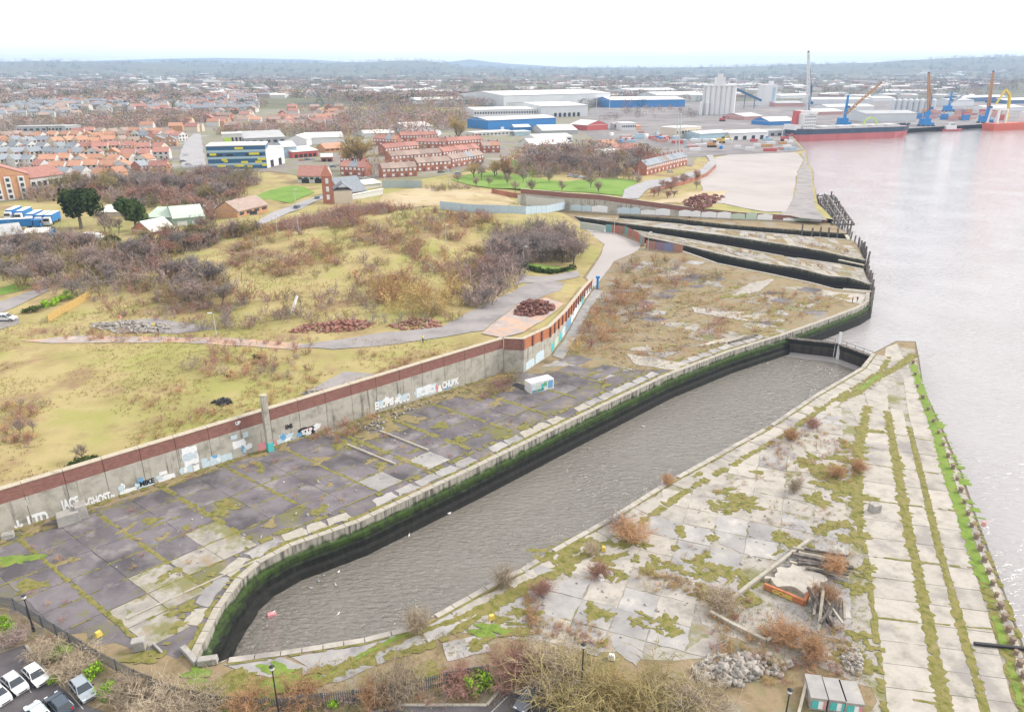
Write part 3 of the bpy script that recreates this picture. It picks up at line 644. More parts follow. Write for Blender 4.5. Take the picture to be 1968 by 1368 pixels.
# ---- left apron: dark surfaced panels with mossy joints
aa, bb = Vector((.72, .69)), Vector((.80, -.60)); O = Vector(P2(184, 984)); SA, SB = 5.0, 5.0
dock_off = np.array([tuple(p) for p in offset_line([Vector(p) for p in reversed(b1l)], -5.0)])
LEFT_POLY = [tuple(WE - WDIR * 106 + Vector((.617, -.787)) * .6), tuple(WE + Vector((.3, -1.2))), tuple(WL0 + Vector((.3, -1.2)))] + [P2(1120, 700), P2(1290, 700)] + [tuple(p) for p in reversed(dock_off)] + [P2(330, 1262), P2(240, 1240), P2(120, 1210), P2(0, 1150), P2(-100, 1100)]
for i in range(-6, 26):
    for j in range(-3, 14):
        q = [O + aa * (SA * (i + x)) + bb * (SB * (j + y)) for x, y in ((0, 0), (1, 0), (1, 1), (0, 1))]
        c = sum(q, Vector((0, 0))) / 4
        if in_poly([tuple(p) for p in q] + [tuple(c)], LEFT_POLY).sum() < 4: continue
        k = noise2(c.x, c.y, .07, 2.2)
        if k < -1.15 or (c.y > 118 and k < -.55): 
            (dryS if random.random() < .6 else mossS).blob(c, 2.2, 1.6, random.uniform(0, 3), z=.01, rough=.5, n=24); continue
        nd_ = seg_dist([tuple(c)], [tuple(p) for p in dock_off])[0]; near_dock = nd_ < 4; head_ = nd_ < 7.5 and c.y < 90 and c.x < -28
        m = M_grey if (near_dock or c.x > 5 or random.random() < .01) else M_asph
        if m is M_grey and random.random() < .8: m = M_asph
        if head_: m = M_worn
        ga, gb = (.03 if i % 2 else .05), .03
        q = [O + aa * (SA * (i + x)) + bb * (SB * (j + y)) for x, y in ((ga if i % 2 == 0 else .008, .012), (1 - (ga if i % 2 else .008), .012), (1 - (ga if i % 2 else .008), 1 - gb), (ga if i % 2 == 0 else .008, 1 - gb))]
        slab(tint_up(q), m, ztop=random.uniform(-.012, .012), jit=.05, step=1.3, tilt=.001)
for i in range(-6, 26, 2):
    ln_ = [O + aa * (SA * i) + bb * t for t in np.linspace(-14, 70, 60)]; ln_ = [tuple(p) for p in ln_ if in_poly([tuple(p)], LEFT_POLY)[0]]
    if len(ln_) > 2: mossS.strip(ln_, random.uniform(.5, 1.0), gaps=.06, jit=.5)
for j in range(-3, 14):
    ln_ = [O + aa * t + bb * (SB * j) for t in np.linspace(-30, 130, 90)]; ln_ = [tuple(p) for p in ln_ if in_poly([tuple(p)], LEFT_POLY)[0]]
    if len(ln_) > 2: mossS.strip(ln_, random.uniform(.25, .6), gaps=.22, jit=.6)
for _ in range(150):
    c = Vector((random.uniform(-75, 30), random.uniform(70, 150)))
    if in_poly([tuple(c)], LEFT_POLY)[0]:
        s_ = random.choice([mossS, mossS, dryS]); r = random.uniform(.4, 1.6) * (1.3 if c.y > 110 else 1)
        s_.blob(c, r, r * .55, math.atan2(aa.y, aa.x) + random.gauss(0, .4), z=.022, rough=.5, n=20)
# pale spill and grass at the foot of the long wall
mossS.strip([tuple(WE - WDIR * s + Vector((.617, -.787)) * .7) for s in range(104, 0, -3)], .9, gaps=.2, jit=.7, z=.03)
for s in list(range(2, 40, 3)) + [52, 56, 70, 90, 95, 99]:
    dryS.blob(WE - WDIR * s + Vector((.617, -.787)) * random.uniform(1, 4), random.uniform(1, 2.6), random.uniform(.7, 1.4), .66, z=.03, rough=.5, n=22, h=.15)
# two low kerbs and the light edge line
def kerb(px, label, w=.35, h=.28):
    p = [Vector(P2(*q)) for q in px]; root = thing('kerb', label, 'kerb', (p[0].x, p[0].y, 0)); d = (p[-1] - p[0]); n = max(2, int(d.length / 1.6)); a = math.atan2(d.y, d.x)
    me = MB().box((0, 0, h / 2), (d.length / n * .97, w, h)).mesh('kerb_stone', M_kerb)
    for i in range(n): 
        c = d * ((i + .5) / n); obj('kerb_stone', me, root, (c.x, c.y, random.uniform(-.02, .02)), a + random.gauss(0, .01))
kerb([(667, 855), (760, 893)], 'long pale kerb lying on the dark yard nearer the concrete post'); kerb([(730, 829), (823, 866)], 'long pale kerb on the dark yard farther from the concrete post')
kerb([(243, 1189), (366, 1136), (499, 1074)], 'low pale kerb line along the yard near the head of the dock', .25, .12)

# ---- apron beyond (overgrown concrete, right of the wall corner) and the fingers between the narrow docks
FAR_AP = [P2(*p) for p in [(1050, 720), (1130, 600), (1180, 540), (1240, 490), (1310, 488), (1380, 512), (1480, 532), (1600, 562), (1650, 575), (1560, 612), (1480, 640), (1390, 668), (1290, 705), (1200, 735)]]
for i in range(0, 40):
    for j in range(-24, 16):
        q = [WL0 + aa * (SA * 1.1 * (i + x)) + bb * (SB * 1.1 * (j + y)) for x, y in ((.01, .02), (.98, .02), (.98, .98), (.01, .98))]; c = sum(q, Vector((0, 0))) / 4
        if not in_poly([tuple(c)], FAR_AP)[0]: continue
        k = noise2(c.x, c.y, .06, .7)
        if k < .3: continue
        if k < .6: q[random.randint(0, 3)] = c
        slab(tint_up(q), random.choice([M_grey, M_worn, M_worn, M_asph]), ztop=random.uniform(-.04, .01), jit=.25, step=1.0, tilt=.003)
for q in ([(1330, 590), (1480, 605), (1510, 618), (1440, 618), (1335, 600)], [(1210, 665), (1255, 668), (1252, 676), (1208, 673)], [(1205, 680), (1330, 700), (1300, 712), (1220, 700)], [(1580, 560), (1665, 566), (1655, 585), (1600, 572)], [(1440, 545), (1490, 535), (1460, 560), (1400, 575)]):
    slab(tint_up([Vector(P2(*p)) for p in q]), M_slab, jit=.2, step=1.2, ztop=.03)
def finger(nline, sline):
    a = resample([Vector(p) for p in nline], 9); b = resample([Vector(p) for p in sline], 9)
    n = 30
    def smp(l, t): 
        f = t * (len(l) - 1); i = min(int(f), len(l) - 2); return l[i].lerp(l[i + 1], f - i)
    for i in range(n):
        for r0, r1 in ((.03, .34), (.36, .66), (.68, .97)):
            if random.random() < .30: continue
            t0, t1 = (i + .03) / n, (i + .96) / n
            slab(tint_up([smp(a, t0).lerp(smp(b, t0), r0), smp(a, t1).lerp(smp(b, t1), r0), smp(a, t1).lerp(smp(b, t1), r1), smp(a, t0).lerp(smp(b, t0), r1)]), random.choice([M_worn, M_worn, M_kerb, M_grey]), jit=.3, step=2.0, ztop=random.uniform(-.03, .02))
finger(list(reversed(b2n)), b3s); finger(list(reversed(b3n)), b4s)
coping(list(reversed(b2s)), 1.0, 4.0, M_kerb, yard, skip=.1); coping(list(reversed(b3s)), 1.0, 4.5, M_kerb, yard, skip=.1); coping(list(reversed(b4s)), 1.0, 5, M_kerb, yard, skip=.1)
coping(list(reversed(b2n)), 1.0, 4.5, M_kerb, yard, skip=.1); coping(list(reversed(b3n)), 1.0, 5, M_kerb, yard, skip=.1)
coping(list(reversed(apr_tip)), 1.0, 3.0, M_kerb, yard)
for i in range(60):
    c = Vector(P2(random.uniform(1180, 1640), random.uniform(520, 680)))
    if in_poly([tuple(c)], FAR_AP)[0]: random.choice([mossS, dryS, dryS, brightS if c.y < 165 else dryS]).blob(c, random.uniform(1, 4), random.uniform(.7, 1.8), random.uniform(.3, .9), z=.03, rough=.5, n=22)
mossS.build('moss', M_moss, 'olive moss growing over the joints and slabs of the derelict yard', None)
brightS.build('moss', M_moss_b, 'bright green moss and short grass in strips along the quay edge', None)
dryS.build('dry_grass', M_grassy, 'flat patches of withered grass spreading over the yard concrete', None)
# ================================================================== roads, lawns, lots laid on the land
def sheet(name, px, m, dz=.12, step=None, kind='structure', zflat=None):
    poly = [G2(u, v) for u, v in px] if zflat is None else [P2(u, v) for u, v in px]
    pv_ = [Vector(p) for p in poly]; r = sum(p.length for p in pv_) / len(pv_); st = step or max(3.0, .02 * r)
    ol = []
    for a, b in zip(pv_, pv_[1:] + pv_[:1]):
        n = max(1, min(60, int((b - a).length / st))); ol += [tuple(a.lerp(b, i / n) + (Vector((random.gauss(0, .03 * st), random.gauss(0, .03 * st))) if i else Vector((0, 0)))) for i in range(n)]
    pa_ = np.array(ol); lo_, hi_ = pa_.min(0), pa_.max(0)
    gx, gy = np.meshgrid(np.arange(lo_[0], hi_[0], st), np.arange(lo_[1], hi_[1], st)); q = np.column_stack([gx.ravel(), gy.ravel()])
    if len(q): q = q[in_poly(q, pa_)]
    if len(q): q = q[seg_dist(q, ol + ol[:1]) > st * .4]
    V_, F_ = cdt_mesh(name, ol, [tuple(p) for p in q], (lambda p: Hn(p) + dz) if zflat is None else (lambda p: np.full(len(p), zflat)), None)
    me = fast_mesh(name, V_, F_, m); me.polygons.foreach_set('use_smooth', [True] * len(F_))
    return tag(obj(name, me), kind=kind)
M_road = mat('road_surface', [(.30, .29, .30), (.37, .355, .36)], scale=.2, rough=.9, bump=.05, second=((.24, .23, .23), .08, .58, .6))
M_road2 = mat('old_tarmac', [(.19, .175, .175), (.27, .25, .245), (.32, .29, .275)], scale=.15, detail=9, rough=.9, bump=.1, bscale=4, second=[((.36, .33, .28), .2, .6, .6), ((.2, .19, .08), .3, .62, .5)])
M_lawn = mat('lawn', [(.11, .19, .03), (.16, .27, .045), (.20, .27, .07)], scale=.06, detail=8, rough=1, bump=.3, bscale=2, second=((.26, .25, .10), .05, .58, .5))
M_lot = mat('levelled_lot', [(.33, .30, .285), (.38, .345, .33), (.41, .37, .355)], scale=.03, detail=8, rough=1, bump=.1, bscale=1, second=((.36, .32, .29), .05, .6, .5))
M_sand = mat('sandy_ground', [(.30, .23, .12), (.42, .335, .20), (.47, .40, .27)], scale=.05, detail=8, rough=1, second=[((.30, .17, .11), .06, .58, .5), ((.5, .45, .38), .05, .6, .7)])
M_ind = mat('works_yard', [(.14, .13, .13), (.22, .20, .195), (.28, .255, .245)], scale=.02, detail=9, rough=1, second=[((.32, .28, .25), .012, .57, .7), ((.10, .095, .10), .03, .56, .6)])
M_tarm = mat('car_park_tarmac', [(.085, .075, .08), (.12, .11, .115)], scale=.5, detail=8, rough=.9, bump=.1, bscale=12, second=((.17, .15, .15), .2, .6, .4))
M_town = mat('town_ground', [(.17, .145, .13), (.24, .21, .19), (.20, .20, .11), (.30, .27, .25)], scale=.03, detail=8, rough=1, lo=.32, hi=.68)
M_brickfloor = mat('demolished_floor', [(.38, .21, .14), (.48, .33, .24), (.33, .29, .28), (.52, .42, .34)], scale=.18, detail=8, rough=1, bump=.3, second=((.24, .20, .21), .12, .57, .7))
sheet('town_ground', [(-100, 400), (40, 385), (130, 360), (330, 350), (400, 335), (520, 330), (640, 345), (800, 345), (960, 320), (990, 290), (1100, 300), (1240, 310), (1330, 320), (1340, 300), (1200, 240), (1100, 220), (700, 210), (300, 205), (-150, 215)], M_town, .15, 14)
sheet('works_yard', [(1150, 275), (1260, 300), (1340, 303), (1400, 298), (1520, 293), (1545, 288), (1530, 275), (1522, 263), (1640, 255), (1760, 247), (1910, 238), (2100, 229), (2100, 195), (1700, 192), (1400, 196), (1150, 200), (1100, 240)], M_ind, .25, 16)
sheet('road', [(373, 258), (386, 258), (390, 290), (398, 323), (352, 324), (345, 305), (354, 275)], M_road, .3)
sheet('road', [(488, 434), (515, 414), (560, 397), (600, 382), (622, 372), (634, 378), (590, 397), (540, 417), (502, 434)], M_road, .25)
sheet('lawn', [(868, 346), (900, 336), (935, 330), (985, 336), (1080, 350), (1180, 343), (1228, 348), (1195, 377), (1130, 371), (1000, 364), (940, 362), (900, 356)], M_lawn, .25)
sheet('lawn', [(982, 308), (1005, 312), (1040, 333), (1012, 340), (985, 330)], M_lawn, .45)
sheet('lawn', [(470, 385), (520, 366), (560, 357), (585, 360), (605, 370), (560, 392), (520, 384)], M_lawn, .25)
sheet('lawn', [(1008, 506), (1060, 512), (1105, 517), (1095, 523), (1040, 522), (1008, 515)], M_lawn, .15); sheet('lawn', [(0, 555), (30, 545), (60, 552), (30, 562), (0, 568)], M_lawn, .15)
sheet('levelled_lot', [(1345, 345), (1376, 303), (1400, 298), (1530, 294), (1544, 308), (1532, 330), (1524, 380), (1510, 408), (1470, 408), (1390, 392), (1290, 386), (1350, 368)], M_lot, .2)
sheet('rough_bank', [(1500, 412), (1512, 400), (1526, 380), (1534, 330), (1545, 310), (1540, 296), (1546, 292), (1551, 318), (1560, 331), (1561, 360), (1566, 400), (1590, 424), (1540, 420)], M_road2, .16, 4)
sheet('road', [(1195, 382), (1200, 366), (1240, 349), (1300, 341), (1348, 326), (1364, 311), (1356, 300), (1370, 299), (1377, 320), (1352, 338), (1302, 352), (1246, 365), (1226, 384)], M_road, .45)
sheet('sandy_ground', [(735, 374), (800, 362), (940, 366), (990, 385), (975, 400), (860, 396), (770, 402), (728, 388)], M_sand, .2)
sheet('sandy_ground', [(1245, 392), (1330, 370), (1400, 368), (1380, 388), (1330, 392)], M_sand, .3)
sheet('old_road', [(560, 666), (720, 642), (850, 628), (875, 614), (930, 588), (1000, 552), (1050, 540), (1085, 545), (1075, 560), (1040, 572), (1000, 582), (930, 636), (760, 662), (640, 672)], M_road2, .12, 3)
sheet('old_road', [(990, 548), (1000, 530), (1060, 530), (1110, 520), (1115, 532), (1050, 544)], M_road2, .14, 3)
sheet('demolished_floor', [(925, 642), (1000, 583), (1050, 573), (1085, 585), (1060, 605), (1005, 640), (965, 650)], M_brickfloor, .18, 3)
sheet('old_road', [(600, 748), (660, 715), (760, 722), (800, 712), (690, 752), (640, 762)], M_road2, .14, 3)
sheet('road', [(-20, 590), (0, 580), (60, 560), (95, 551), (94, 559), (50, 580), (0, 603), (-20, 610)], M_road2, .14, 3); sheet('road', [(-30, 624), (0, 618), (36, 612), (38, 622), (0, 634), (-30, 640)], M_road2, .14, 3)
sheet('dirt_track', [(40, 655), (150, 645), (330, 648), (480, 652), (620, 664), (560, 672), (330, 658), (100, 660)], M_brickfloor, .1, 3)
sheet('sandy_ground', [(170, 622), (300, 612), (420, 632), (340, 642), (220, 640)], M_road2, .12, 3)
sheet('yard_road', [(1112, 434), (1160, 440), (1232, 468), (1226, 482), (1180, 502), (1166, 522), (1142, 552), (1126, 534), (1154, 492), (1162, 470)], M_lot, zflat=.03)
sheet('ramp_path', [(1062, 684), (1090, 642), (1126, 578), (1142, 556), (1160, 560), (1130, 600), (1100, 660), (1082, 690)], M_grey, zflat=.04)
sheet('car_park', [(-90, 1300), (-20, 1262), (48, 1238), (66, 1262), (100, 1302), (128, 1330), (150, 1345), (180, 1360), (206, 1368), (225, 1440), (-90, 1440)], M_tarm, zflat=.012)
sheet('car_park', [(690, 1372), (770, 1352), (900, 1355), (936, 1353), (962, 1322), (1000, 1330), (1060, 1347), (1130, 1372), (1180, 1440), (690, 1440)], M_tarm, zflat=.012)
# ================================================================== houses and works
C = {'white': plain('white_render', (.60, .585, .56), .8), 'cream': plain('cream_render', (.62, .54, .43), .8), 'brickr': mat('house_brick_red', [(.30, .12, .085), (.40, .18, .12)], scale=.8, rough=.95, stretch=(1, 1, 4), coords='obj', rnd=.15), 'bricko': mat('house_brick_orange', [(.42, .22, .12), (.52, .30, .17)], scale=.8, rough=.95, coords='obj', rnd=.12), 'grey': plain('grey_cladding', (.42, .43, .44), .7),
     'r_or': mat('orange_tiles', [(.38, .19, .12), (.50, .28, .19)], scale=.5, rough=.9, stretch=(1, 1, 6), coords='obj', rnd=.15), 'r_red': mat('red_tiles', [(.30, .14, .115), (.42, .22, .18)], scale=.5, rough=.9, stretch=(1, 1, 6), coords='obj', rnd=.15), 'r_grey': mat('slate_roof', [(.20, .22, .25), (.29, .315, .34)], scale=.5, rough=.85, stretch=(1, 1, 6), coords='obj', rnd=.15), 'r_br': mat('brown_tiles', [(.26, .19, .16), (.36, .28, .24)], scale=.5, rough=.9, stretch=(1, 1, 6), coords='obj', rnd=.15),
     'win': plain('window_glass_dark', (.05, .06, .07), .15, .6), 'winw': plain('white_window', (.72, .72, .72), .5), 'door': plain('door_paint', (.22, .09, .08), .5, rnd=.3),
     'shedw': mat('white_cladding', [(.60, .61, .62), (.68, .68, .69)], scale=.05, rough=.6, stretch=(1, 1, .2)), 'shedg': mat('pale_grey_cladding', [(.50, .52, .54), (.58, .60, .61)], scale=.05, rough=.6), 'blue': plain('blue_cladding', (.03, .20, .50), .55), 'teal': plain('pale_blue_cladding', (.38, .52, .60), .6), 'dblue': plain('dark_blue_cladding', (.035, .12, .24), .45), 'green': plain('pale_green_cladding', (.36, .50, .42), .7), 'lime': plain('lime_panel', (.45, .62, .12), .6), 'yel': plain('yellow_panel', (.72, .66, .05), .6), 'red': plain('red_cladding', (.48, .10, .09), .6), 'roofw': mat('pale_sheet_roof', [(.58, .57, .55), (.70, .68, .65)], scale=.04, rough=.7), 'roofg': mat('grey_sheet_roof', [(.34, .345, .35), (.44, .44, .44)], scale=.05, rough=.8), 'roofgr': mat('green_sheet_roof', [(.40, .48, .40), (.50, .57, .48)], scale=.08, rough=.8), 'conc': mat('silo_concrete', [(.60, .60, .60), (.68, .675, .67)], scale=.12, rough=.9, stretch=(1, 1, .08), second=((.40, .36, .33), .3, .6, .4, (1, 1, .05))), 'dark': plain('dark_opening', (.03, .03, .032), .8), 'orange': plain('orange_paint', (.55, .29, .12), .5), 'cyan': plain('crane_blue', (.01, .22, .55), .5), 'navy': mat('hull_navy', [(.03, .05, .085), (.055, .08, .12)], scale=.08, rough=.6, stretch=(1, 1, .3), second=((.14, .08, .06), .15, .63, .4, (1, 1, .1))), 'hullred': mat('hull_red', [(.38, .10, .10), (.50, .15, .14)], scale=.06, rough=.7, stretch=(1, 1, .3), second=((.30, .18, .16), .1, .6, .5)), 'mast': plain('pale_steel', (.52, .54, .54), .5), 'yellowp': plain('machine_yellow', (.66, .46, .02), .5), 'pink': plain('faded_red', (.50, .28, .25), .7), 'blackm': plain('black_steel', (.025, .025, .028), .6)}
_hm = {}
def hmesh(key, fn, m):
    k = (key, m.name if not isinstance(m, list) else tuple(x.name for x in m))
    if k not in _hm: _hm[k] = fn().mesh(key, m)
    return _hm[k]
def gable_walls(w, d, e, rh, axis='x'):
    q = MB(); x, y = w / 2, d / 2
    q.add([(-x, -y, -1.5), (x, -y, -1.5), (x, y, -1.5), (-x, y, -1.5), (-x, -y, e), (x, -y, e), (x, y, e), (-x, y, e)], [(0, 1, 5, 4), (1, 2, 6, 5), (2, 3, 7, 6), (3, 0, 4, 7)])
    if axis == 'x': q.add([(-x, -y, e), (-x, y, e), (-x, 0, e + rh), (x, -y, e), (x, y, e), (x, 0, e + rh)], [(0, 2, 1), (3, 4, 5)])
    else: q.add([(-x, -y, e), (x, -y, e), (0, -y, e + rh), (-x, y, e), (x, y, e), (0, y, e + rh)], [(0, 1, 2), (3, 5, 4)])
    return q
def gable_roof(w, d, e, rh, axis='x', ov=.3, th=.18, hip=0.0):
    q = MB(); x, y = w / 2 + (ov if axis == 'y' else .02), d / 2 + (ov if axis == 'x' else .02)
    k = ov * rh / (d / 2 if axis == 'x' else w / 2)
    if axis == 'x': ed = [(-x, -y), (x, -y), (x, y), (-x, y)]; rd = [(-x + hip, 0), (x - hip, 0)]; fs = [(0, 1, 5, 4), (2, 3, 4, 5), (1, 2, 5), (3, 0, 4)]
    else: ed = [(-x, -y), (x, -y), (x, y), (-x, y)]; rd = [(0, -y + hip), (0, y - hip)]; fs = [(3, 0, 4, 5), (1, 2, 5, 4), (0, 1, 4), (2, 3, 5)]
    if not hip: fs = fs[:2]
    for t in (th, 0):
        q.add([(p[0], p[1], e - k + t) for p in ed] + [(p[0], p[1], e + rh + t) for p in rd], fs if t else [tuple(reversed(f)) for f in fs])
    q.add([(p[0], p[1], e - k + t) for t in (th, 0) for p in ed], [(0, 4, 5, 1), (1, 5, 6, 2), (2, 6, 7, 3), (3, 7, 4, 0)])
    return q
def win_box(w, h): return lambda: MB().box((0, 0, 0), (w, .16, h))
NH = [0]
def house(x, y, z, rz, w, d, e, rh, wm, rm, label, group, cols=2, axis='x', chimney=True, hip=0.0, far=False, bay=False):
    NH[0] += 1
    o = thing('house', label, 'house', (x, y, z), rz, group); key = '%.1f_%.1f_%.1f_%.1f_%s_%.1f' % (w, d, e, rh, axis, hip)
    obj('wall', hmesh('wall' + key, lambda: gable_walls(w, d, e, rh if not hip else 0, axis), C[wm]), o)
    rf = obj('roof', hmesh('roof' + key, lambda: gable_roof(w, d, e, rh, axis, hip=hip), C[rm]), o)
    if chimney: obj('chimney', hmesh('chimney', lambda: MB().box((0, 0, 0), (.9, .6, 1.8)), C['brickr']), rf, (w * .36 if axis == 'x' else 0, 0, e + rh + .5))
    if not far:
        for r_ in range(2):
            for c_ in range(cols):
                xx = (c_ + .5) / cols * w - w / 2
                if r_ == 0 and c_ == cols - 1: obj('door', hmesh('door', lambda: MB().box((0, 0, 0), (.95, .14, 2.1)), C['door']), o, (xx, -d / 2 - .04, 1.05))
                else: obj('window', hmesh('win', win_box(1.5, 1.35), C['winw' if (wm.startswith('brick')) else 'win']), o, (xx, -d / 2 - .05, 1.5 + r_ * 2.7))
    return o
def front_dir(a, b): d = b - a; return math.atan2(d.y, d.x)
ORD = ['first', 'second', 'third', 'fourth', 'fifth', 'sixth', 'seventh', 'eighth', 'ninth', 'tenth', 'eleventh', 'twelfth', 'thirteenth', 'fourteenth', 'fifteenth', 'sixteenth', 'seventeenth', 'eighteenth', 'nineteenth', 'twentieth']
def terrace(u1, v1, u2, v2, wm, rm, label, group, w=5.6, d=8.0, e=5.4, rh=2.6):
    a, b = G(u1, v1), G(u2, v2); dv_ = (b - a); dv_.z = 0; n = max(1, int(round(dv_.length / w))); ww = round(dv_.length / n, 1); rz = math.atan2(dv_.y, dv_.x); back = Vector((-math.sin(rz), math.cos(rz), 0)) * d / 2
    for i in range(n):
        p = a + dv_ * ((i + .5) / n) + back; rm_ = rm if random.random() < .88 else random.choice(['r_or', 'r_grey', 'r_br'])
        house(p.x, p.y, H1(p.x, p.y), rz, ww, d, e + (0 if i % 4 else .0), rh, wm, rm_, label % ORD[min(i, 19)], group, 2)
BT = '%%s house from the left in the %s red brick terrace above the park'
for ti, q in enumerate([(655, 338, 703, 340), (735, 343, 802, 339), (803, 331, 868, 326), (869, 323, 930, 313), (752, 317, 850, 309), (852, 308, 922, 299), (741, 300, 806, 293), (800, 286, 857, 287), (860, 286, 928, 281), (718, 280, 763, 282), (927, 295, 961, 294), (655, 319, 690, 321), (770, 274, 840, 272)]):
    terrace(*q, 'brickr', 'r_br' if q[1] % 2 else 'r_red', BT % ['front left', 'front middle', 'front right', 'front far right', 'second row left', 'second row right', 'third row left', 'third row middle', 'third row right', 'back left', 'right gable end', 'short left end', 'rearmost'][ti], 'brick terraces above the park')
terrace(1242, 338, 1320, 318, 'brickr', 'r_grey', '%s house from the left in the slate roofed terrace beside the curving road', 'terrace beside the curving road', 6, 8, 5.6, 2.8)
# housing estate on the left
EST = 'two storey house with a %s roof in the estate on the left'
rows_ = [(348, 128, 250), (334, 75, 330), (320, 0, 320), (307, 0, 325), (294, 0, 318), (282, 0, 312), (271, 10, 320), (262, 150, 330)]
cn = {'r_or': 'orange tiled', 'r_red': 'red tiled', 'r_grey': 'blue grey slate', 'r_br': 'brown tiled'}
for ri, (v, u0, u1) in enumerate(rows_):
    hi = 0
    p0 = G((u0 + u1) / 2, v); sp = 9.6 * pxm(p0.x, p0.y); u = u0 + random.uniform(0, 8)
    while u < u1:
        run = random.randint(1, 3); rm = random.choice(['r_or', 'r_or', 'r_red', 'r_grey', 'r_grey', 'r_grey', 'r_br']); wm = random.choice(['white', 'white', 'cream', 'bricko', 'brickr']); ang = random.choice([.25, .25, -.35, 1.2, .1]) + random.gauss(0, .05)
        for _ in range(run):
            p = G(u, v + random.uniform(-2, 2)); ax = 'x' if random.random() < .8 else 'y'
            house(p.x, p.y, p.z, ang, random.choice([7.5, 9.0, 10.5]), 7.6, 5.0, 2.7, wm, rm, '%s house from the left, %s, in the %s estate row' % (ORD[min(hi, 19)], cn[rm] + ' roof', ['nearest', 'second', 'third', 'fourth', 'fifth', 'sixth', 'seventh', 'farthest'][ri]), 'estate houses', 3, ax, chimney=random.random() < .4); hi += 1; u += sp * random.uniform(.85, 1.15)
        u += sp * random.uniform(.0, .3)
# farther housing
for name_, px, n, roofs, ang in [('the red roofed streets beyond the white works', [(490, 246), (560, 210), (650, 208), (680, 232), (640, 246), (560, 250)], 52, ['r_red', 'r_red', 'r_or', 'r_br'], .2), ('the pink roofed streets beyond the straight road', [(240, 250), (330, 232), (480, 222), (500, 245), (420, 258), (330, 256)], 34, ['r_red', 'r_br', 'r_or'], .1)]:
    poly = np.array([G2(u, v) for u, v in px]); k = 0
    while k < n:
        p = (random.uniform(poly[:, 0].min(), poly[:, 0].max()), random.uniform(poly[:, 1].min(), poly[:, 1].max()))
        if not in_poly([p], poly)[0]: continue
        rm = random.choice(roofs); k += 1
        house(p[0], p[1], H1(*p), ang + random.choice([0, 0, 1.57]) + random.gauss(0, .1), 13.0, 8.5, 5.2, 3.0, random.choice(['white', 'cream', 'brickr', 'bricko']), rm, 'small house with a %s roof in %s' % (cn[rm], name_), 'houses in ' + name_ + ' with %s roofs' % cn[rm], far=True, chimney=False)
# far streets, only specks: stuff
fm = {k: MB() for k in ('r_red', 'r_grey', 'white', 'r_br')}
def far_box(x, y, w, d, h, rh, rz, wk, rk):
    z = H1(x, y); c, s = math.cos(rz), math.sin(rz)
    def tr(V_): return [(x + a * c - b * s, y + a * s + b * c, z + q) for a, b, q in V_]
    g = gable_walls(w, d, h, rh); fm[wk].add(tr(g.v), g.f); g = gable_roof(w, d, h, rh, ov=.5); fm[rk].add(tr(g.v), g.f)
for u0, u1, r0, r1, n, rk, ang, sz in [(-60, 130, 900, 1250, 110, ['r_grey', 'r_grey', 'r_br'], .5, (9, 16)), (110, 480, 1000, 1500, 300, ['r_grey', 'r_red', 'r_br', 'r_grey'], .2, (9, 22)), (-100, 900, 1500, 2300, 420, ['r_grey', 'white', 'r_red', 'r_br'], .1, (10, 34)), (1000, 1900, 1700, 3000, 190, ['r_grey', 'white', 'white', 'r_br'], .1, (12, 60)), (-100, 2000, 2300, 5000, 420, ['r_grey', 'white', 'white', 'r_red'], .1, (18, 80))]:
    k = 0
    while k < n:
        y = random.uniform(r0, r1); x = (random.uniform(u0, u1) - PCX) * CP / F_PX * y
        if not in_poly([(x, y)], np.array(LAND))[0]: continue
        k += 1; far_box(x, y, random.uniform(*sz), random.uniform(8, 12) * (1 if sz[1] < 30 else 1.6), random.uniform(4.5, 6.5), 2.6, ang + random.choice([0, 0, 1.57]) + random.gauss(0, .15), random.choice(['white', 'white', 'r_br']), random.choice(rk))
for k, q in fm.items(): tag(q.build('distant_houses', C[k]), 'far off specks of housing and works fading into the haze', None, None, 'stuff')

# ---- works and sheds, one by one
def shed(name, label, u1, v1, u2, v2, hpx, depth, wm, rm, rh=.0, axis='x', doors=0, band=None, cat='building', winrow=0, doorm='dark', group=None, flat=False):
    a, b = G(u1, v1), G(u2, v2); dv_ = b - a; dv_.z = 0; w = dv_.length; rz = math.atan2(dv_.y, dv_.x); m_ = (a + b) / 2; h = hpx / (pxm(m_.x, m_.y) * CP)
    c = m_ + Vector((-math.sin(rz), math.cos(rz), 0)) * depth / 2; o = thing(name, label, cat, (c.x, c.y, min(a.z, b.z)), rz, group)
    if flat or rh == 0:
        MB().box((0, 0, h / 2 - .8), (w, depth, h + 1.6)).build('wall', C[wm], o); q = MB().box((0, 0, h + .25), (w + .6, depth + .6, .5)); q.build('roof', C[rm], o)
    else:
        gable_walls(w, depth, h, rh, axis).build('wall', C[wm], o); gable_roof(w, depth, h, rh, axis, ov=.6, th=.3).build('roof', C[rm], o)
    if band: MB().box((0, -depth / 2 - .08, h * band[1]), (w * .995, .2, h * band[2])).build('band', C[band[0]], o)
    for i in range(doors): MB().box(((i + .5) / doors * w * .9 - w * .45, -depth / 2 - .1, min(2.2, h * .3)), (min(4, w / doors * .6), .3, min(4.4, h * .6))).build('door', C[doorm], o)
    for i in range(winrow): MB().box(((i + .5) / winrow * w - w / 2, -depth / 2 - .12, h * .62), (w / winrow * .55, .26, h * .26)).build('window', C['win'], o)
    return o, w, h, depth
o, w, h, d_ = shed('office_block', 'dark blue clad school block with lime yellow panels below the straight road', 402, 327, 514, 324, 40, 24, 'dblue', 'roofw')
for zf in (.22, .5, .78): MB().box((0, -d_ / 2 - .10, h * zf), (w * .99, .24, h * .10)).build('window_band', C['teal'], o)
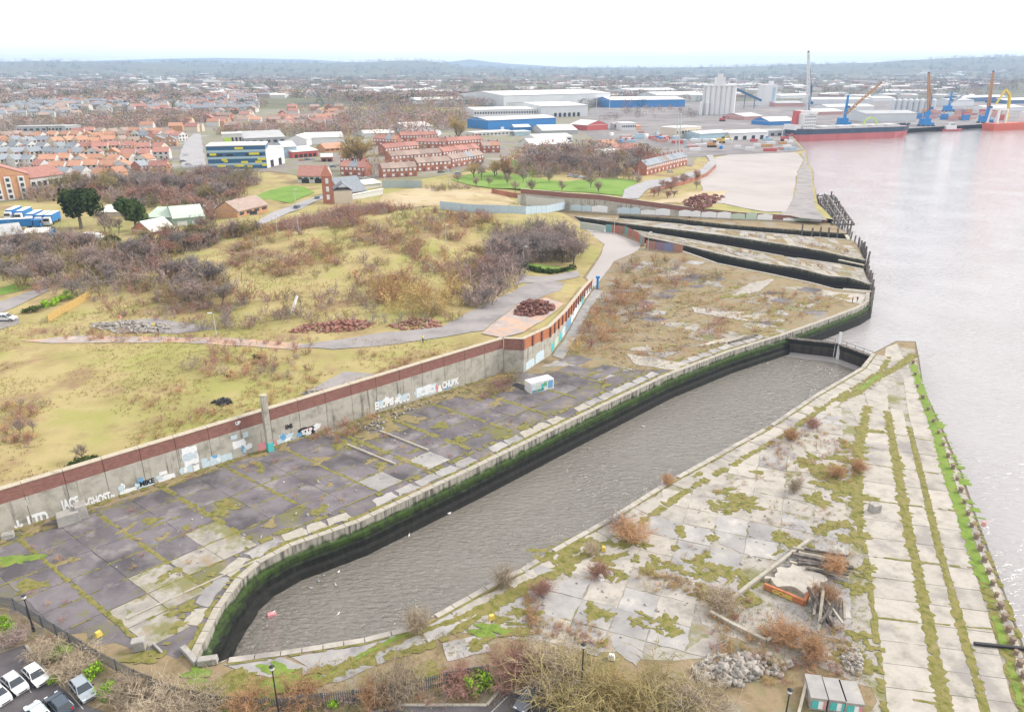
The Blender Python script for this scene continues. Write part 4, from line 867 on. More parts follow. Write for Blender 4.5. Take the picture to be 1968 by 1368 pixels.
for xf, zf, ww in [(-.28, .16, 5), (-.22, .42, 3), (-.2, .36, 2.4), (.02, .16, 6), (.05, .9, 5), (.12, .3, 4), (.3, .66, 6), (.42, .42, 5), (.36, .3, 4), (.2, .12, 3), (-.4, .66, 4), (.46, .16, 3)]: MB().box((xf * w, -d_ / 2 - .2, h * zf), (ww, .3, 1.3)).build('panel', C['yel'], o)
for xf in (-.45, -.3, -.12, .2, .38): MB().box((xf * w, -d_ / 2 - .18, h * .62), (4, .3, 1.2)).build('window', C['win'], o)
o, w, h, d_ = shed('block', 'white block with a lime green panel behind the dark blue school block', 430, 285, 468, 284, 24, 14, 'white', 'roofw', winrow=5)
MB().box((-w * .25, -d_ / 2 - .2, h * .45), (w * .4, .3, h * .6)).build('panel', C['lime'], o)
shed('works_shed', 'white stepped works building right of the dark blue block', 514, 324, 548, 314, 30, 18, 'shedw', 'roofw', doors=2); shed('works_shed', 'pale blue fronted works with blue fascia behind the car yard', 545, 304, 572, 303, 19, 30, 'teal', 'roofw', 2.5)
shed('works_shed', 'long works with a red front and white roof by the car yard', 563, 305, 612, 301, 11, 30, 'red', 'roofw', 2.0, doors=5); shed('works_shed', 'grey roofed works hall behind the dark blue block', 470, 284, 550, 281, 16, 35, 'grey', 'roofg', 4, winrow=6)
shed('works_shed', 'white gabled unit next to the grey works hall', 550, 283, 590, 283, 13, 20, 'shedw', 'roofw', 3, 'y'); shed('works_shed', 'long white arched store left of the tall poplar', 588, 279, 662, 276, 12, 25, 'shedw', 'roofw', 3); shed('house_block', 'single storey building with an orange hipped roof left of the poplar', 625, 294, 663, 291, 7, 14, 'bricko', 'r_or', 3, winrow=4); shed('works_shed', 'small white unit with brick front by the car yard', 617, 312, 640, 311, 9, 10, 'brickr', 'roofw', 1.5, doors=2)
o, w, h, d_ = shed('white_house', 'large white house with a brown tiled roof above the green bank', 572, 352, 628, 352, 13, 12, 'white', 'r_red', 4.5, winrow=5, doors=2)
# brick church with a tower
a = G(632, 392); o = thing('church', 'red brick church with a square tower beside the road', 'church', (a.x, a.y, a.z), .25)
MB().box((0, 2, 5.5), (4.6, 4.6, 13)).build('tower', C['brickr'], o); q = MB(); q.add([(-2.4, -.4, 12), (2.4, -.4, 12), (2.4, 4.4, 12), (-2.4, 4.4, 12), (0, 2, 17)], [(0, 1, 4), (1, 2, 4), (2, 3, 4), (3, 0, 4)]); q.build('spire', C['brickr'], o)
for zz in (3, 6.5, 10): MB().box((0, -.35, zz), (1.3, .3, 2.2)).build('window', C['winw'], o)
MB().box((6.5, 5, 2.2), (8, 11, 7)).build('nave_wall', C['cream'], o); gable_roof(8, 11, 5.7, 3, 'y').build('roof', C['r_grey'], o, (6.5, 5, 0))
shed('hall', 'hall with a steep grey roof right of the church', 655, 378, 704, 372, 7, 14, 'brickr', 'r_grey', 6, winrow=4); shed('boundary_wall', 'white wall curving round the hall yard by the church', 655, 388, 736, 374, 9, .6, 'white', 'roofw', cat='wall'); shed('store', 'low white store behind the church hall', 700, 364, 733, 360, 8, 14, 'white', 'roofw', 1.2)
o, w, h, d_ = shed('brick_house', 'orange brick house with grey roof left of the road', 457, 418, 516, 408, 15, 11, 'bricko', 'r_br', 3.2, winrow=4, doors=1)
shed('green_shed', 'pale green gabled warehouse, the larger one beside the evergreens', 334, 437, 396, 428, 15, 26, 'green', 'roofgr', 2.5, doors=2, doorm='winw'); shed('green_shed', 'pale green low warehouse behind the upright evergreen', 282, 430, 336, 431, 12, 22, 'green', 'roofgr', 2); shed('store', 'long store with a white roof between the two evergreens', 196, 418, 250, 414, 9, 16, 'cream', 'roofw', 1.5); shed('lodge', 'low brick lodge with a pale roof in front of the green warehouses', 290, 452, 336, 443, 7, 10, 'brickr', 'roofw', 3)
shed('depot', 'brick depot with grey roof at the left edge by the lorries', -20, 468, 48, 460, 11, 16, 'brickr', 'roofg', 2.5, doors=2, doorm='winw'); shed('depot_canopy', 'blue fascia canopy beside the lorry park', 46, 459, 96, 457, 10, 9, 'blue', 'roofw', .8)
# apartment blocks left edge
o, w, h, d_ = shed('apartment_block', 'brown brick apartment block with white window strips at the left edge', -30, 388, 64, 381, 42, 16, 'bricko', 'r_red', 4, 'y')
for xf in (-.42, -.16, .06, .34):
    s_ = MB().box((xf * w, -d_ / 2 - .15, h * .47), (2.6, .4, h * .98)).build('window_strip', C['winw'], o)
    for k in range(4): MB().box((xf * w, -d_ / 2 - .38, h * (.14 + .23 * k)), (1.4, .12, 1.5)).build('window', C['win'], s_)
o, w, h, d_ = shed('apartment_block', 'white and brick apartment block with a red roof next to the brown one', 64, 376, 128, 366, 30, 14, 'white', 'r_red', 4, winrow=6)
for i, (u1, v1, u2, v2) in enumerate([(33, 259, 92, 258), (94, 258, 128, 257), (128, 258, 158, 256)]): shed('flat_roofed_block', ['left', 'middle', 'right'][i] + ' one of three grey flat roofed blocks behind the estate', u1, v1, u2, v2, 13, 14, 'grey', 'roofg', winrow=5)
# flats by the park
shed('flats', 'long block of flats with a red roof in the trees above the park', 1185, 300, 1232, 297, 12, 12, 'white', 'r_red', 3, winrow=9); shed('flats', 'white low block in front of the red roofed flats', 1158, 305, 1192, 303, 13, 10, 'white', 'roofw', winrow=5); shed('gable_house', 'house with a salmon roof left of the red roofed flats', 1158, 288, 1186, 287, 9, 10, 'cream', 'r_or', 3)
# white sheds in the middle distance
shed('warehouse', 'giant white warehouse, the farthest and largest of the pale sheds', 968, 208, 1172, 204, 23, 120, 'shedg', 'roofw', 5); o, w, h, d_ = shed('warehouse', 'white warehouse with dark loading bays in front of the giant one', 1040, 226, 1129, 224, 19, 110, 'shedg', 'roofw', 3)
for i in range(6): MB().box((-w * .2 + i * w * .1, -d_ / 2 - .3, 3), (w * .05, .6, 5)).build('loading_bay', C['dark'], o)
shed('warehouse', 'long white shed with ribbed front left of the loading bays', 911, 226, 1040, 225, 14, 60, 'shedw', 'roofw', 2, winrow=26); shed('blue_warehouse', 'bright blue warehouse in front of the white sheds', 938, 250, 1068, 247, 19, 40, 'blue', 'roofw', 2, doors=3, doorm='winw'); shed('blue_store', 'small bright blue store below the blue warehouse', 988, 254, 1020, 254, 9, 12, 'blue', 'roofw', 2)
shed('yard_office', 'white office in front of the blue warehouse', 912, 262, 985, 261, 8, 14, 'white', 'roofw', winrow=10); shed('pale_unit', 'pale teal unit right of the white office', 990, 262, 1020, 262, 8, 14, 'teal', 'roofw'); shed('domed_unit', 'grey unit with a shallow white roof right of the teal unit', 1042, 259, 1110, 258, 7, 40, 'grey', 'roofw', 4); shed('long_store', 'long low white store behind the park trees', 1028, 276, 1100, 274, 10, 24, 'shedw', 'roofw', 2, winrow=5); shed('garage', 'white garage with pitched roof half hidden by park trees', 1020, 287, 1098, 284, 8, 20, 'white', 'roofw', 4)
shed('warehouse', 'white gabled warehouse on its own behind the terraces', 748, 252, 780, 256, 10, 30, 'shedw', 'roofw', 3, 'y'); shed('warehouse', 'white low works left behind the terraces', 700, 264, 760, 262, 6, 25, 'shedw', 'roofw', 2); shed('warehouse', 'long pale store behind the poplar and terraces', 780, 262, 842, 262, 5, 20, 'shedw', 'roofg', 2); shed('pavilion', 'small orange roofed pavilion behind the white gabled warehouse', 798, 232, 822, 232, 6, 14, 'brickr', 'r_or', 3)
for i, (u1, u2, v, h_, lab) in enumerate([(578, 640, 184, 5, 'left'), (650, 730, 182, 5, 'second'), (706, 760, 178, 6, 'third'), (760, 840, 181, 6, 'fourth'), (800, 895, 200, 7, 'nearest'), (835, 875, 182, 5, 'right')]): shed('pale_works', 'pale works in the far haze, the %s of those above the red streets' % lab, u1, v, u2, v - 1, h_, 50, 'shedw', 'roofw', 3)
shed('blue_terminal', 'long curving blue walled terminal with a pale roof', 1173, 208, 1316, 206, 13, 70, 'blue', 'roofw', 4, winrow=0); shed('long_warehouse', 'long white warehouse left of the grain silo', 1262, 196, 1356, 195, 11, 90, 'shedg', 'roofw', 5); shed('long_warehouse', 'far white warehouse roof left behind the grain silo', 1205, 183, 1300, 182, 8, 70, 'shedg', 'roofw', 4); shed('long_warehouse', 'thin white warehouse just left above the grain silo', 1340, 171, 1450, 169, 6, 60, 'shedg', 'roofw', 2)
shed('works_office', 'white glazed works office in the goods yard', 1195, 252, 1222, 252, 13, 20, 'shedw', 'roofw', winrow=8); shed('works_office', 'grey works office left of the white glazed one', 1180, 250, 1196, 250, 10, 16, 'grey', 'roofg', winrow=4); shed('red_shed', 'red gabled shed in the goods yard', 1128, 252, 1168, 250, 10, 26, 'red', 'roofw', 4, 'y'); shed('brick_store', 'orange brick store beside the white glazed office', 1216, 250, 1232, 249, 6, 12, 'bricko', 'r_or', 1)
shed('cream_offices', 'cream office block with rows of windows on the works yard', 1298, 266, 1346, 265, 19, 20, 'cream', 'roofw', winrow=9); shed('quay_shed', 'pale blue long quay shed left of the moored ship', 1344, 270, 1402, 269, 13, 26, 'teal', 'roofw', 1.5); shed('quay_shed', 'white long quay shed next to the pale blue one', 1402, 270, 1475, 268, 13, 26, 'shedw', 'roofw', 1.5, doors=4); shed('quay_shed', 'white low shed in front of the quay sheds', 1372, 274, 1408, 274, 5, 8, 'shedw', 'roofw'); shed('tank_house', 'low blue walled shed with domed white roof by the ship\'s stern', 1478, 242, 1528, 241, 8, 30, 'blue', 'roofw', 4)
shed('store', 'grey flat roofed quay store beneath the blue walled shed', 1475, 262, 1520, 260, 8, 20, 'grey', 'roofg', doors=3)
# far port sheds
for i, (u1, u2, v, h_, wm, rm, lab) in enumerate([(1560, 1670, 202, 9, 'shedg', 'roofw', 'long pale shed behind the ship amidships'), (1590, 1680, 215, 8, 'shedw', 'roofw', 'white shed just behind the ship amidships'), (1660, 1760, 235, 14, 'shedg', 'roofg', 'grey shed at the bow of the ship'), (1680, 1720, 195, 5, 'shedw', 'roofw', 'short white roofed shed left of the tanks'), (1825, 1870, 205, 10, 'shedg', 'roofg', 'grey gabled store behind the container stacks'), (1850, 1935, 196, 8, 'dblue', 'roofw', 'long arched white roofed store at the far right'), (1930, 2020, 200, 7, 'dblue', 'roofw', 'white roofed store at the right edge'), (1700, 1790, 180, 4, 'shedw', 'roofw', 'thin white roof in the haze above the tanks'), (1500, 1560, 190, 5, 'shedw', 'roofw', 'thin white shed right of the second silo'), (1490, 1545, 206, 6, 'pink', 'roofg', 'faded pink shed behind the ship\'s funnel'), (1570, 1620, 222, 6, 'pink', 'roofw', 'faded pink store behind the ship\'s deck'), (1430, 1465, 232, 7, 'pink', 'roofw', 'faded store right of the grain silo'), (1900, 1968, 214, 6, 'shedw', 'roofw', 'low white shed behind the yellow crane')]):
    shed('port_shed', lab, u1, v, u2, v - 1, h_, 40, wm, rm, 3)
# ================================================================== port: ship, cranes, silos, tanks
sa, sb = P(1530, 273, ZW), P(1762, 264, ZW); sd = sb - sa; SL = sd.length; srz = math.atan2(sd.y, sd.x); BEAM = 24.0
off = Vector((-math.sin(srz), math.cos(srz), 0)) * (BEAM / 2)
ship = thing('cargo_ship', 'long bulk carrier with navy hull over red bottom moored at the far quay', 'ship', tuple(sa + off), srz)
def hull(z0, z1, xs, deck=False):
    st = [(0, .62), (.03, .86), (.10, 1), (.80, 1), (.90, .82), (.96, .45), (1.0, .04)]; q = MB(); n = len(st)
    for z in (z0, z1):
        k = (z - z0) / max(.1, z1 - z0)
        for t, b in st:
            fl = 1.0 if t < .85 else (.55 + .45 * (z + 2) / 14.0)
            q.v.append((t * SL * (1 if t < .9 else (1 - .03 * (1 - (z + 2) / 14.0))), -b * fl * BEAM / 2, z + (1.8 if (t > .9 and z > 10 and not deck) else 0)))
        for t, b in reversed(st):
            fl = 1.0 if t < .85 else (.55 + .45 * (z + 2) / 14.0)
            q.v.append((t * SL * (1 if t < .9 else (1 - .03 * (1 - (z + 2) / 14.0))), b * fl * BEAM / 2, z + (1.8 if (t > .9 and z > 10 and not deck) else 0)))
    m_ = 2 * n
    q.f += [(i, (i + 1) % m_, m_ + (i + 1) % m_, m_ + i) for i in range(m_)]; q.m += [0] * m_
    if deck: q.f.append(tuple(range(m_, 2 * m_))); q.m.append(0)
    return q
hl = hull(-2, 6.6, 0).build('lower_hull', C['hullred'], ship); hu = hull(6.6, 12.2, 0).build('upper_hull', C['navy'], ship); hull(11.2, 11.5, 0, True).build('deck', C['pink'], ship)
MB().box((SL * .5, -BEAM / 2 - .05, 12.0), (SL * .78, .2, .5)).build('bulwark', C['winw'], ship)
for i in range(5): MB().box((SL * (.27 + .135 * i), 0, 12.6), (SL * .10, BEAM * .62, 2.2)).build('hatch_cover', C['mast'], ship)
sup = MB().box((SL * .10, 0, 19), (SL * .09, BEAM * .8, 15)).build('superstructure', C['winw'], ship); MB().box((SL * .115, 0, 27.8), (SL * .05, BEAM * 1.02, 2.6)).build('bridge', C['winw'], sup)
for k in range(4):
    for j in range(6): MB().box((SL * .1 - 6 + j * 2.4, -BEAM * .4 - .06, 14.5 + k * 3), (1.1, .2, 1.2)).build('window', C['win'], sup)
MB().box((SL * .05, 2, 21), (6, 7, 16), taper=.8).build('funnel', C['red'], ship); MB().box((SL * .02, 0, 13.5), (8, BEAM * .7, 5)).build('stern_house', C['winw'], ship); MB().bar((SL * .115, 0, 28), (SL * .115, 0, 39), .6).build('mast', C['mast'], ship); MB().bar((SL * .97, 0, 13), (SL * .97, 0, 22), .5).build('foremast', C['mast'], ship)
ring = MB(); n = 20
for i in range(n):
    a0, a1 = math.pi * i / n, math.pi * (i + 1) / n; ring.bar((SL * .63 + 9 * math.cos(a0), -3, 12 + 9 * math.sin(a0)), (SL * .63 + 9 * math.cos(a1), -3, 12 + 9 * math.sin(a1)), 1.3)
ring.build('loader_hood', C['lime'], ship)
def lattice(q, a, b, w0, w1, n=9, t=.35):
    a, b = Vector(a), Vector(b); d = (b - a).normalized(); up = Vector((0, 1, 0)); s = d.cross(up).normalized(); u_ = s.cross(d)
    def ring_(k): c = a.lerp(b, k); w = w0 + (w1 - w0) * k; return [c + s * w * x + u_ * w * y for x, y in ((-.5, -.5), (.5, -.5), (.5, .5), (-.5, .5))]
    for i in range(n):
        r0, r1 = ring_(i / n), ring_((i + 1) / n)
        for j in range(4): q.bar(r0[j], r1[j], t * 1.5); q.bar(r0[j], r1[(j + 1) % 4], t); q.bar(r0[j], r0[(j + 1) % 4], t)
def crane(label, u, v, vtop, v1, u2, v2, tower, boom, cab='cyan', base='cyan', tw=3.2):
    p = G(u, v); s = 1 / (pxm(p.x, p.y, p.z) * CP); o = thing('harbour_crane', label, 'crane', tuple(p))
    th_ = (v - vtop) * s; b0 = Vector((0, 0, (v - v1) * s)); b1 = Vector(((u2 - u) * s, -4, (v - v2) * s))
    MB().box((0, 0, 3.0), (14, 10, 3)).build('chassis', C[base], o)
    for x in (-6, 6):
        for y in (-5, 5): MB().box((x, y, .6), (3.2, 2.2, 2.4)).build('wheel_bogie', C['blackm'], o)
    MB().box((-2, 0, 6.8), (11, 7, 4.6)).build('machine_house', C[base], o); MB().box((0, 0, 4.5 + (th_ - 4.5) / 2), (tw, tw, th_ - 4.5), taper=.6).build('tower', C[tower], o)
    c_ = MB().box((1.8, -2.6, th_ * .62), (2.6, 2.4, 2.8)).build('cab', C[cab], o); MB().box((1.8, -3.85, th_ * .62 + .2), (2.2, .15, 1.5)).build('window', C['win'], c_)
    q = MB(); lattice(q, b0, b1, 2.8, 1.4, 12, .42); q.build('boom', C[boom], o); q = MB(); q.bar((0, 0, th_), b1, .3); q.bar((0, 0, th_), b0.lerp(b1, .55), .3); q.build('cable', C['blackm'], o); MB().box(tuple(b1), (1.6, 1.6, 2)).build('boom_head', C['blackm'], o)
crane('blue harbour crane with orange jib leaning right behind the moored ship', 1621, 242, 190, 222, 1672, 170, 'cyan', 'orange')
crane('blue harbour crane with orange jib leaning left off the ship\'s bow', 1779, 243, 193, 214, 1763, 154, 'cyan', 'orange')
crane('blue harbour crane with a nearly upright orange jib near the red vessel', 1893, 237, 193, 210, 1884, 151, 'cyan', 'orange')
crane('tall crane with a pale jib reaching above the skyline at the ship\'s stern', 1548, 250, 176, 215, 1532, 121, 'dblue', 'winw', base='red')
crane('orange small crane in the far port behind the grey store', 1822, 215, 182, 200, 1845, 184, 'cyan', 'mast')
# grain silo
p = G(1382, 222); o = thing('grain_silo', 'massive pale concrete grain silo with a head house on top', 'silo', tuple(p), -.05)
mpx = 1 / pxm(p.x, p.y); W_ = 58 * mpx; Hs = 52 * mpx; r_ = W_ / 12
cyl_me = MB().cyl((0, 0, -1), r_ * 1.06, Hs + 1, 18).mesh('silo_cell', C['conc'])
for i in range(6):
    for j in range(2): obj('silo_cell', cyl_me, o, ((i - 2.5) * 2 * r_, j * 2 * r_ + r_, 0))
MB().box((0, 2 * r_, Hs + 1.2), (W_ * 1.02, 4.2 * r_, 2.4)).build('roof', C['conc'], o); hh_ = MB().box((-W_ * .04, 2 * r_, Hs + 2.4 + 5), (W_ * .30, 3 * r_, 10)).build('head_house', C['conc'], o); MB().box((-W_ * .04, 2 * r_, Hs + 14.6), (W_ * .14, 2 * r_, 4)).build('lift_house', C['conc'], hh_); MB().box((-W_ / 2 - 1.6, r_, Hs / 2), (2.6, 4, Hs)).build('stair_tower', C['shedg'], o)
for i, u in enumerate((1346, 1358)):
    p = G(u, 222); q = MB().cyl((0, 0, -1), 5.5 * mpx / 2, 24 * mpx, 14); o = thing('storage_silo', ['left', 'right'][i] + ' one of two slender white silos in front of the grain silo', 'silo', tuple(p)); q.build('shell', C['winw'], o); MB().cyl((0, 0, 24 * mpx - 1), 5.5 * mpx / 2 + .05, 2, 14, r2=.4).build('cap', C['winw'], o)
p = G(1476, 205); mpx = 1 / pxm(p.x, p.y); o = thing('silo_tower', 'second pale square silo tower right of the grain silo', 'silo', tuple(p)); MB().box((0, 12, 19 * mpx), (28 * mpx, 24, 40 * mpx)).build('wall', C['conc'], o); MB().box((5, 12, 41.5 * mpx), (7 * mpx, 8, 8 * mpx)).build('head_house', C['conc'], o); MB().box((8 * mpx, -.2, 19 * mpx), (5 * mpx, .4, 30 * mpx)).build('panel', C['teal'], o)
a, b = G(1411, 178), G(1470, 200)
cv = thing('conveyor', 'dark inclined conveyor between the grain silo and the second tower', 'conveyor', tuple(G(1440, 210))); zz = 30 * mpx; q0 = G(1440, 210); q = MB(); q.bar((-26 * mpx, 6, 34 * mpx), (22 * mpx, 6, 14 * mpx), 3, 3.5); q.build('gallery', C['dblue'], cv); q = MB(); q.bar((-8 * mpx, 6, 0), (-8 * mpx, 6, 26 * mpx), 1); q.bar((10 * mpx, 6, 0), (10 * mpx, 6, 19 * mpx), 1); q.build('trestle', C['dblue'], cv)
TANK = None
for i, u in enumerate(range(1713, 1800, 11)):
    p = G(u, 216); mpx = 1 / pxm(p.x, p.y); o = thing('storage_tank', 'pale cylindrical grain bin in the long row behind the orange crane', 'tank', tuple(p), 0, 'row of grain bins'); obj('shell', hmesh('tank_shell', lambda: MB().cyl((0, 0, -1), 5.0 * mpx, 23 * mpx, 16), C['shedg']), o); obj('cap', hmesh('tank_cap', lambda: MB().cyl((0, 0, 23 * mpx - 1), 5.1 * mpx, 3.5 * mpx, 16, r2=.5), C['mast']), o)
for i, (u, v, h, lab) in enumerate([(1298, 288, 62, 'left'), (1304, 288, 60, 'right')]):
    p = G(u, v); s = 1 / (pxm(p.x, p.y, p.z) * CP); o = thing('chimney_mast', lab + ' of two tall thin pale poles above the short terrace', 'pole', tuple(p)); q = MB().cyl((0, 0, 0), .55, h * s, 8, r2=.4); q.build('shaft', C['mast'], o); MB().box((0, 0, h * s), (1.6, 1.2, 1.2)).build('head', C['mast'], o)
for i, (u, v, vt) in enumerate([(1146, 216, 192), (1171, 216, 190), (1315, 225, 196), (1380, 160, 126), (1502, 268, 245)]):
    p = G(u, v); s = 1 / (pxm(p.x, p.y, p.z) * CP); o = thing('light_mast', ['thin pale mast before the giant warehouse\'s right corner', 'thin mast beside the giant warehouse\'s right wall', 'thin mast in front of the long blue terminal', 'thin dark mast far off left above the silo', 'short mast on the quay left of the ship'][i], 'mast', tuple(p)); MB().cyl((0, 0, 0), .5, (v - vt) * s, 6, r2=.3).build('shaft', C['mast'], o); MB().box((0, 0, (v - vt) * s), (2.4, 1, .8)).build('lamp_head', C['mast'], o)
# containers in the port
cont_me = {k: MB().box((0, 0, 1.3), (12.2, 2.44, 2.6)).mesh('container', C[k]) for k in ('red', 'pink', 'blue', 'teal', 'orange', 'winw')}
for i in range(46):
    u = random.uniform(1750, 1925); v = random.uniform(219, 233); p = G(u, v); k = random.choice(['red', 'red', 'pink', 'pink', 'orange', 'blue', 'teal'])
    for lv in range(random.randint(1, 3)): tag(obj('shipping_container', cont_me[k], None, (p.x, p.y, p.z + lv * 2.62), srz + random.gauss(0, .05)), '%s shipping container stacked on the port apron behind the cranes' % {'red': 'red', 'pink': 'faded red', 'blue': 'blue', 'teal': 'pale blue', 'orange': 'orange', 'winw': 'white'}[k], 'container', 'port containers ' + k)
for i in range(84):
    u = random.uniform(1170, 1520); v = random.uniform(252, 292) if u > 1300 else random.uniform(255, 275); p = G(u, v); k = random.choice(['red', 'pink', 'blue', 'teal', 'winw', 'winw', 'orange', 'winw'])
    tag(obj('cabin', cont_me[k], None, (p.x, p.y, p.z), random.choice([0, .3, 1.3]) + random.gauss(0, .1), (random.uniform(.4, .9), 1, 1)), '%s site cabin or container among clutter on the works yard' % {'red': 'red', 'pink': 'faded red', 'blue': 'blue', 'teal': 'pale blue', 'orange': 'orange', 'winw': 'white'}[k], 'cabin', 'works yard cabins ' + k)
# red offshore vessel, right edge
a_, b_ = P(1911, 252, ZW), P(2010, 247, ZW); d_ = b_ - a_; rz_ = math.atan2(d_.y, d_.x); o = thing('work_ship', 'orange red offshore work ship with white gantry at the right edge', 'ship', tuple(a_ + Vector((-math.sin(rz_), math.cos(rz_), 0)) * 8), rz_); Lx = d_.length
q = MB(); q.add([(0, -7, -1), (Lx, -7, -1), (Lx, 7, -1), (0, 7, -1), (-1.5, -8, 8), (Lx, -8, 8), (Lx, 8, 8), (-1.5, 8, 8)], [(4, 5, 6, 7), (0, 1, 5, 4), (1, 2, 6, 5), (2, 3, 7, 6), (3, 0, 4, 7)]); q.build('hull', plain('hull_orange', (.62, .12, .05), .6), o)
q = MB()
for x in (3, 18): 
    q.bar((x + 2, -6, 8), (x + 3, -5, 24), 1.8); q.bar((x + 2, 6, 8), (x + 3, 5, 24), 1.8)
q.bar((6, -5, 24), (21, -5, 24), 1.8); q.bar((6, 5, 24), (21, 5, 24), 1.8); q.bar((6, -5, 24), (6, 5, 24), 1.6); q.bar((21, -5, 24), (21, 5, 24), 1.6); q.build('gantry', C['winw'], o)
MB().box((Lx * .8, 0, 14), (Lx * .3, 13, 12)).build('superstructure', C['winw'], o)
q = MB(); q.bar((30, 0, 8), (30, 0, 22), 3.2); q.bar((30, 0, 22), (26, 0, 40), 2.6); q.bar((26, 0, 40), (16, 0, 46), 2.4); q.bar((16, 0, 46), (4, 0, 30), 1.6); q.build('knuckle_crane', C['yellowp'], o)
# tug
p = P(1825, 252, ZW); o = thing('tug_boat', 'small white tug on the water below the container stacks', 'boat', tuple(p), .1); q = MB(); q.add([(-11, -3.5, -.6), (8, -3.5, -.6), (14, 0, -.4), (8, 3.5, -.6), (-11, 3.5, -.6), (-12, -4, 2), (9, -4, 2), (16, 0, 2.8), (9, 4, 2), (-12, 4, 2)], [(5, 6, 7, 8, 9), (0, 1, 6, 5), (1, 2, 7, 6), (2, 3, 8, 7), (3, 4, 9, 8), (4, 0, 5, 9)]); q.build('hull', C['red'], o); MB().box((0, 0, 4), (14, 5.5, 4.5), taper=.85).build('deckhouse', C['winw'], o); w_ = MB().box((1, 0, 7.6), (6, 4.5, 3), taper=.85).build('wheelhouse', C['winw'], o); MB().box((1, -2.2, 7.8), (4.8, .2, 1.2)).build('window', C['win'], w_)
# diggers on the works yard
for u, v, c_, lab in [(1385, 276, 'yellowp', 'yellow dumper on the works yard below the quay sheds'), (1368, 284, 'orange', 'orange digger on the works yard left of the yellow dumper'), (1388, 234, 'red', 'red loader near the grain silo'), (1508, 272, 'red', 'small red machine on the quay left of the ship')]:
    p = G(u, v); o = thing('digger', lab, 'digger', tuple(p), .2); MB().box((0, 0, 1), (7, 3.4, 1.8)).build('tracks', C['blackm'], o); MB().box((-.5, 0, 3.2), (6.5, 3.2, 2.6)).build('body', C[c_], o); MB().box((1.5, -.6, 5), (2.2, 1.8, 2)).build('cab', C['win'], o); q = MB(); q.bar((2.5, 0, 4), (7, 0, 7), .9); q.bar((7, 0, 7), (9.5, 0, 2.5), .7); q.build('arm', C[c_], o)
# ---- dark timber jetty and dock gates
M_timb = mat('weathered_timber', [(.07, .06, .055), (.15, .13, .115), (.26, .235, .21)], scale=1.5, detail=7, rough=.95, stretch=(1, 1, 1), coords='obj', rnd=.3); M_timbp = mat('pale_timber', [(.32, .28, .22), (.46, .42, .34)], scale=1.5, rough=.95, coords='obj', rnd=.25)
a, b = G(1566, 372), G(1598, 424); jt = thing('timber_jetty', 'dark collapsing timber jetty on the river edge beyond the narrow docks', 'jetty', (a.x, a.y, 0)); d = b - a
for i in range(11):
    c = d * (i / 10); 
    for k in (1, 6, 11): MB().bar((c.x + k * .9, c.y + k * .2, ZW - 1), (c.x + k * .9 + random.gauss(0, .3), c.y + k * .2, random.uniform(.2, 2.4)), .55).build('pile', M_timb, jt)
    MB().bar((c.x, c.y, .1), (c.x + 11, c.y + 2 + random.gauss(0, .5), random.uniform(-.4, .5)), .5).build('beam', M_timb, jt)
for k in (1, 4, 7, 10): MB().bar((k, 0, .6), (d.x + k, d.y, .4), .6, .4).build('stringer', M_timb, jt)
for u0, v0, u1, v1, lab in [(1512, 650, 1605, 660, 'left leaf of the low dark lock gate across the flooded dock'), (1608, 660, 1674, 684, 'right leaf of the low dark lock gate across the flooded dock'), (1620, 556, 1674, 561, 'low pale topped gate across the nearest narrow dock'), (1612, 500, 1660, 510, 'dark gate across the middle narrow dock'), (1626, 452, 1632, 462, 'dark gate across the farthest narrow dock')]:
    zt = -1.2 if v0 > 640 else -.2; a, b = P(u0, v0, zt), P(u1, v1, zt); d = b - a; L_ = d.length; o = thing('dock_gate', lab, 'gate', (a.x, a.y, 0), math.atan2(d.y, d.x))
    for i in range(5): MB().box((L_ / 2, 0, zt - .55 - i * 1.25), (L_, .8 - .02 * i, 1.2)).build('gate_plank', M_quay3 if i else M_quay2, o)
    MB().box((L_ / 2, 0, zt + .12), (L_, 1.3, .2)).build('walkway', M_timb if v0 > 640 else M_timbp, o)
    n = max(2, int(L_ / 2.2))
    for i in range(n + 1): MB().bar((L_ * i / n, .5, zt + .2), (L_ * i / n, .5, zt + 1.0), .08).build('rail_post', C['blackm'], o)
    MB().bar((0, .5, zt + .95), (L_, .5, zt + .95), .07).build('handrail', C['blackm'], o)
p0, p1 = P(1611, 656, .6), None; o = thing('white_post', 'white painted post standing at the meeting of the lock gate leaves', 'post', (P(1609, 690, ZW).x, P(1609, 690, ZW).y, ZW)); q = MB(); q.bar((0, 0, -1), (.5, 1.5, 6.6), .55); q.build('shaft', C['winw'], o)
# ================================================================== things in and around the yard
def wall_hit(u, v, p0, d):
    """where a pixel's line of sight meets the vertical plane through p0 along d: (distance along, z)"""
    x = (u - PCX) / F_PX; y = (PCY - v) / F_PX; r = Vector((x, CP + y * SP, -SP + y * CP)); n = Vector((d.y, -d.x)); t = (n.x * p0.x + n.y * p0.y) / (n.x * r.x + n.y * r.y)
    h = r * t; return (Vector((h.x, h.y)) - p0).dot(d), HC + h.z
def flat_mat(name, c): return mat(name, [tuple(k * .8 for k in c), c], scale=2.5, detail=6, rough=.9, spec=.2)
GW, GB, GP, GT, GK, GL = flat_mat('spray_white', (.82, .83, .84)), flat_mat('spray_blue', (.16, .38, .62)), flat_mat('spray_pink', (.68, .28, .30)), flat_mat('spray_teal', (.10, .50, .48)), flat_mat('spray_black', (.03, .03, .035)), flat_mat('spray_paleblue', (.55, .66, .72))
GG, GY, GLI = flat_mat('spray_green', (.16, .42, .22)), flat_mat('spray_yellow', (.68, .52, .12)), flat_mat('spray_mint', (.52, .62, .50))
def text_mesh(body): return TXT[body]
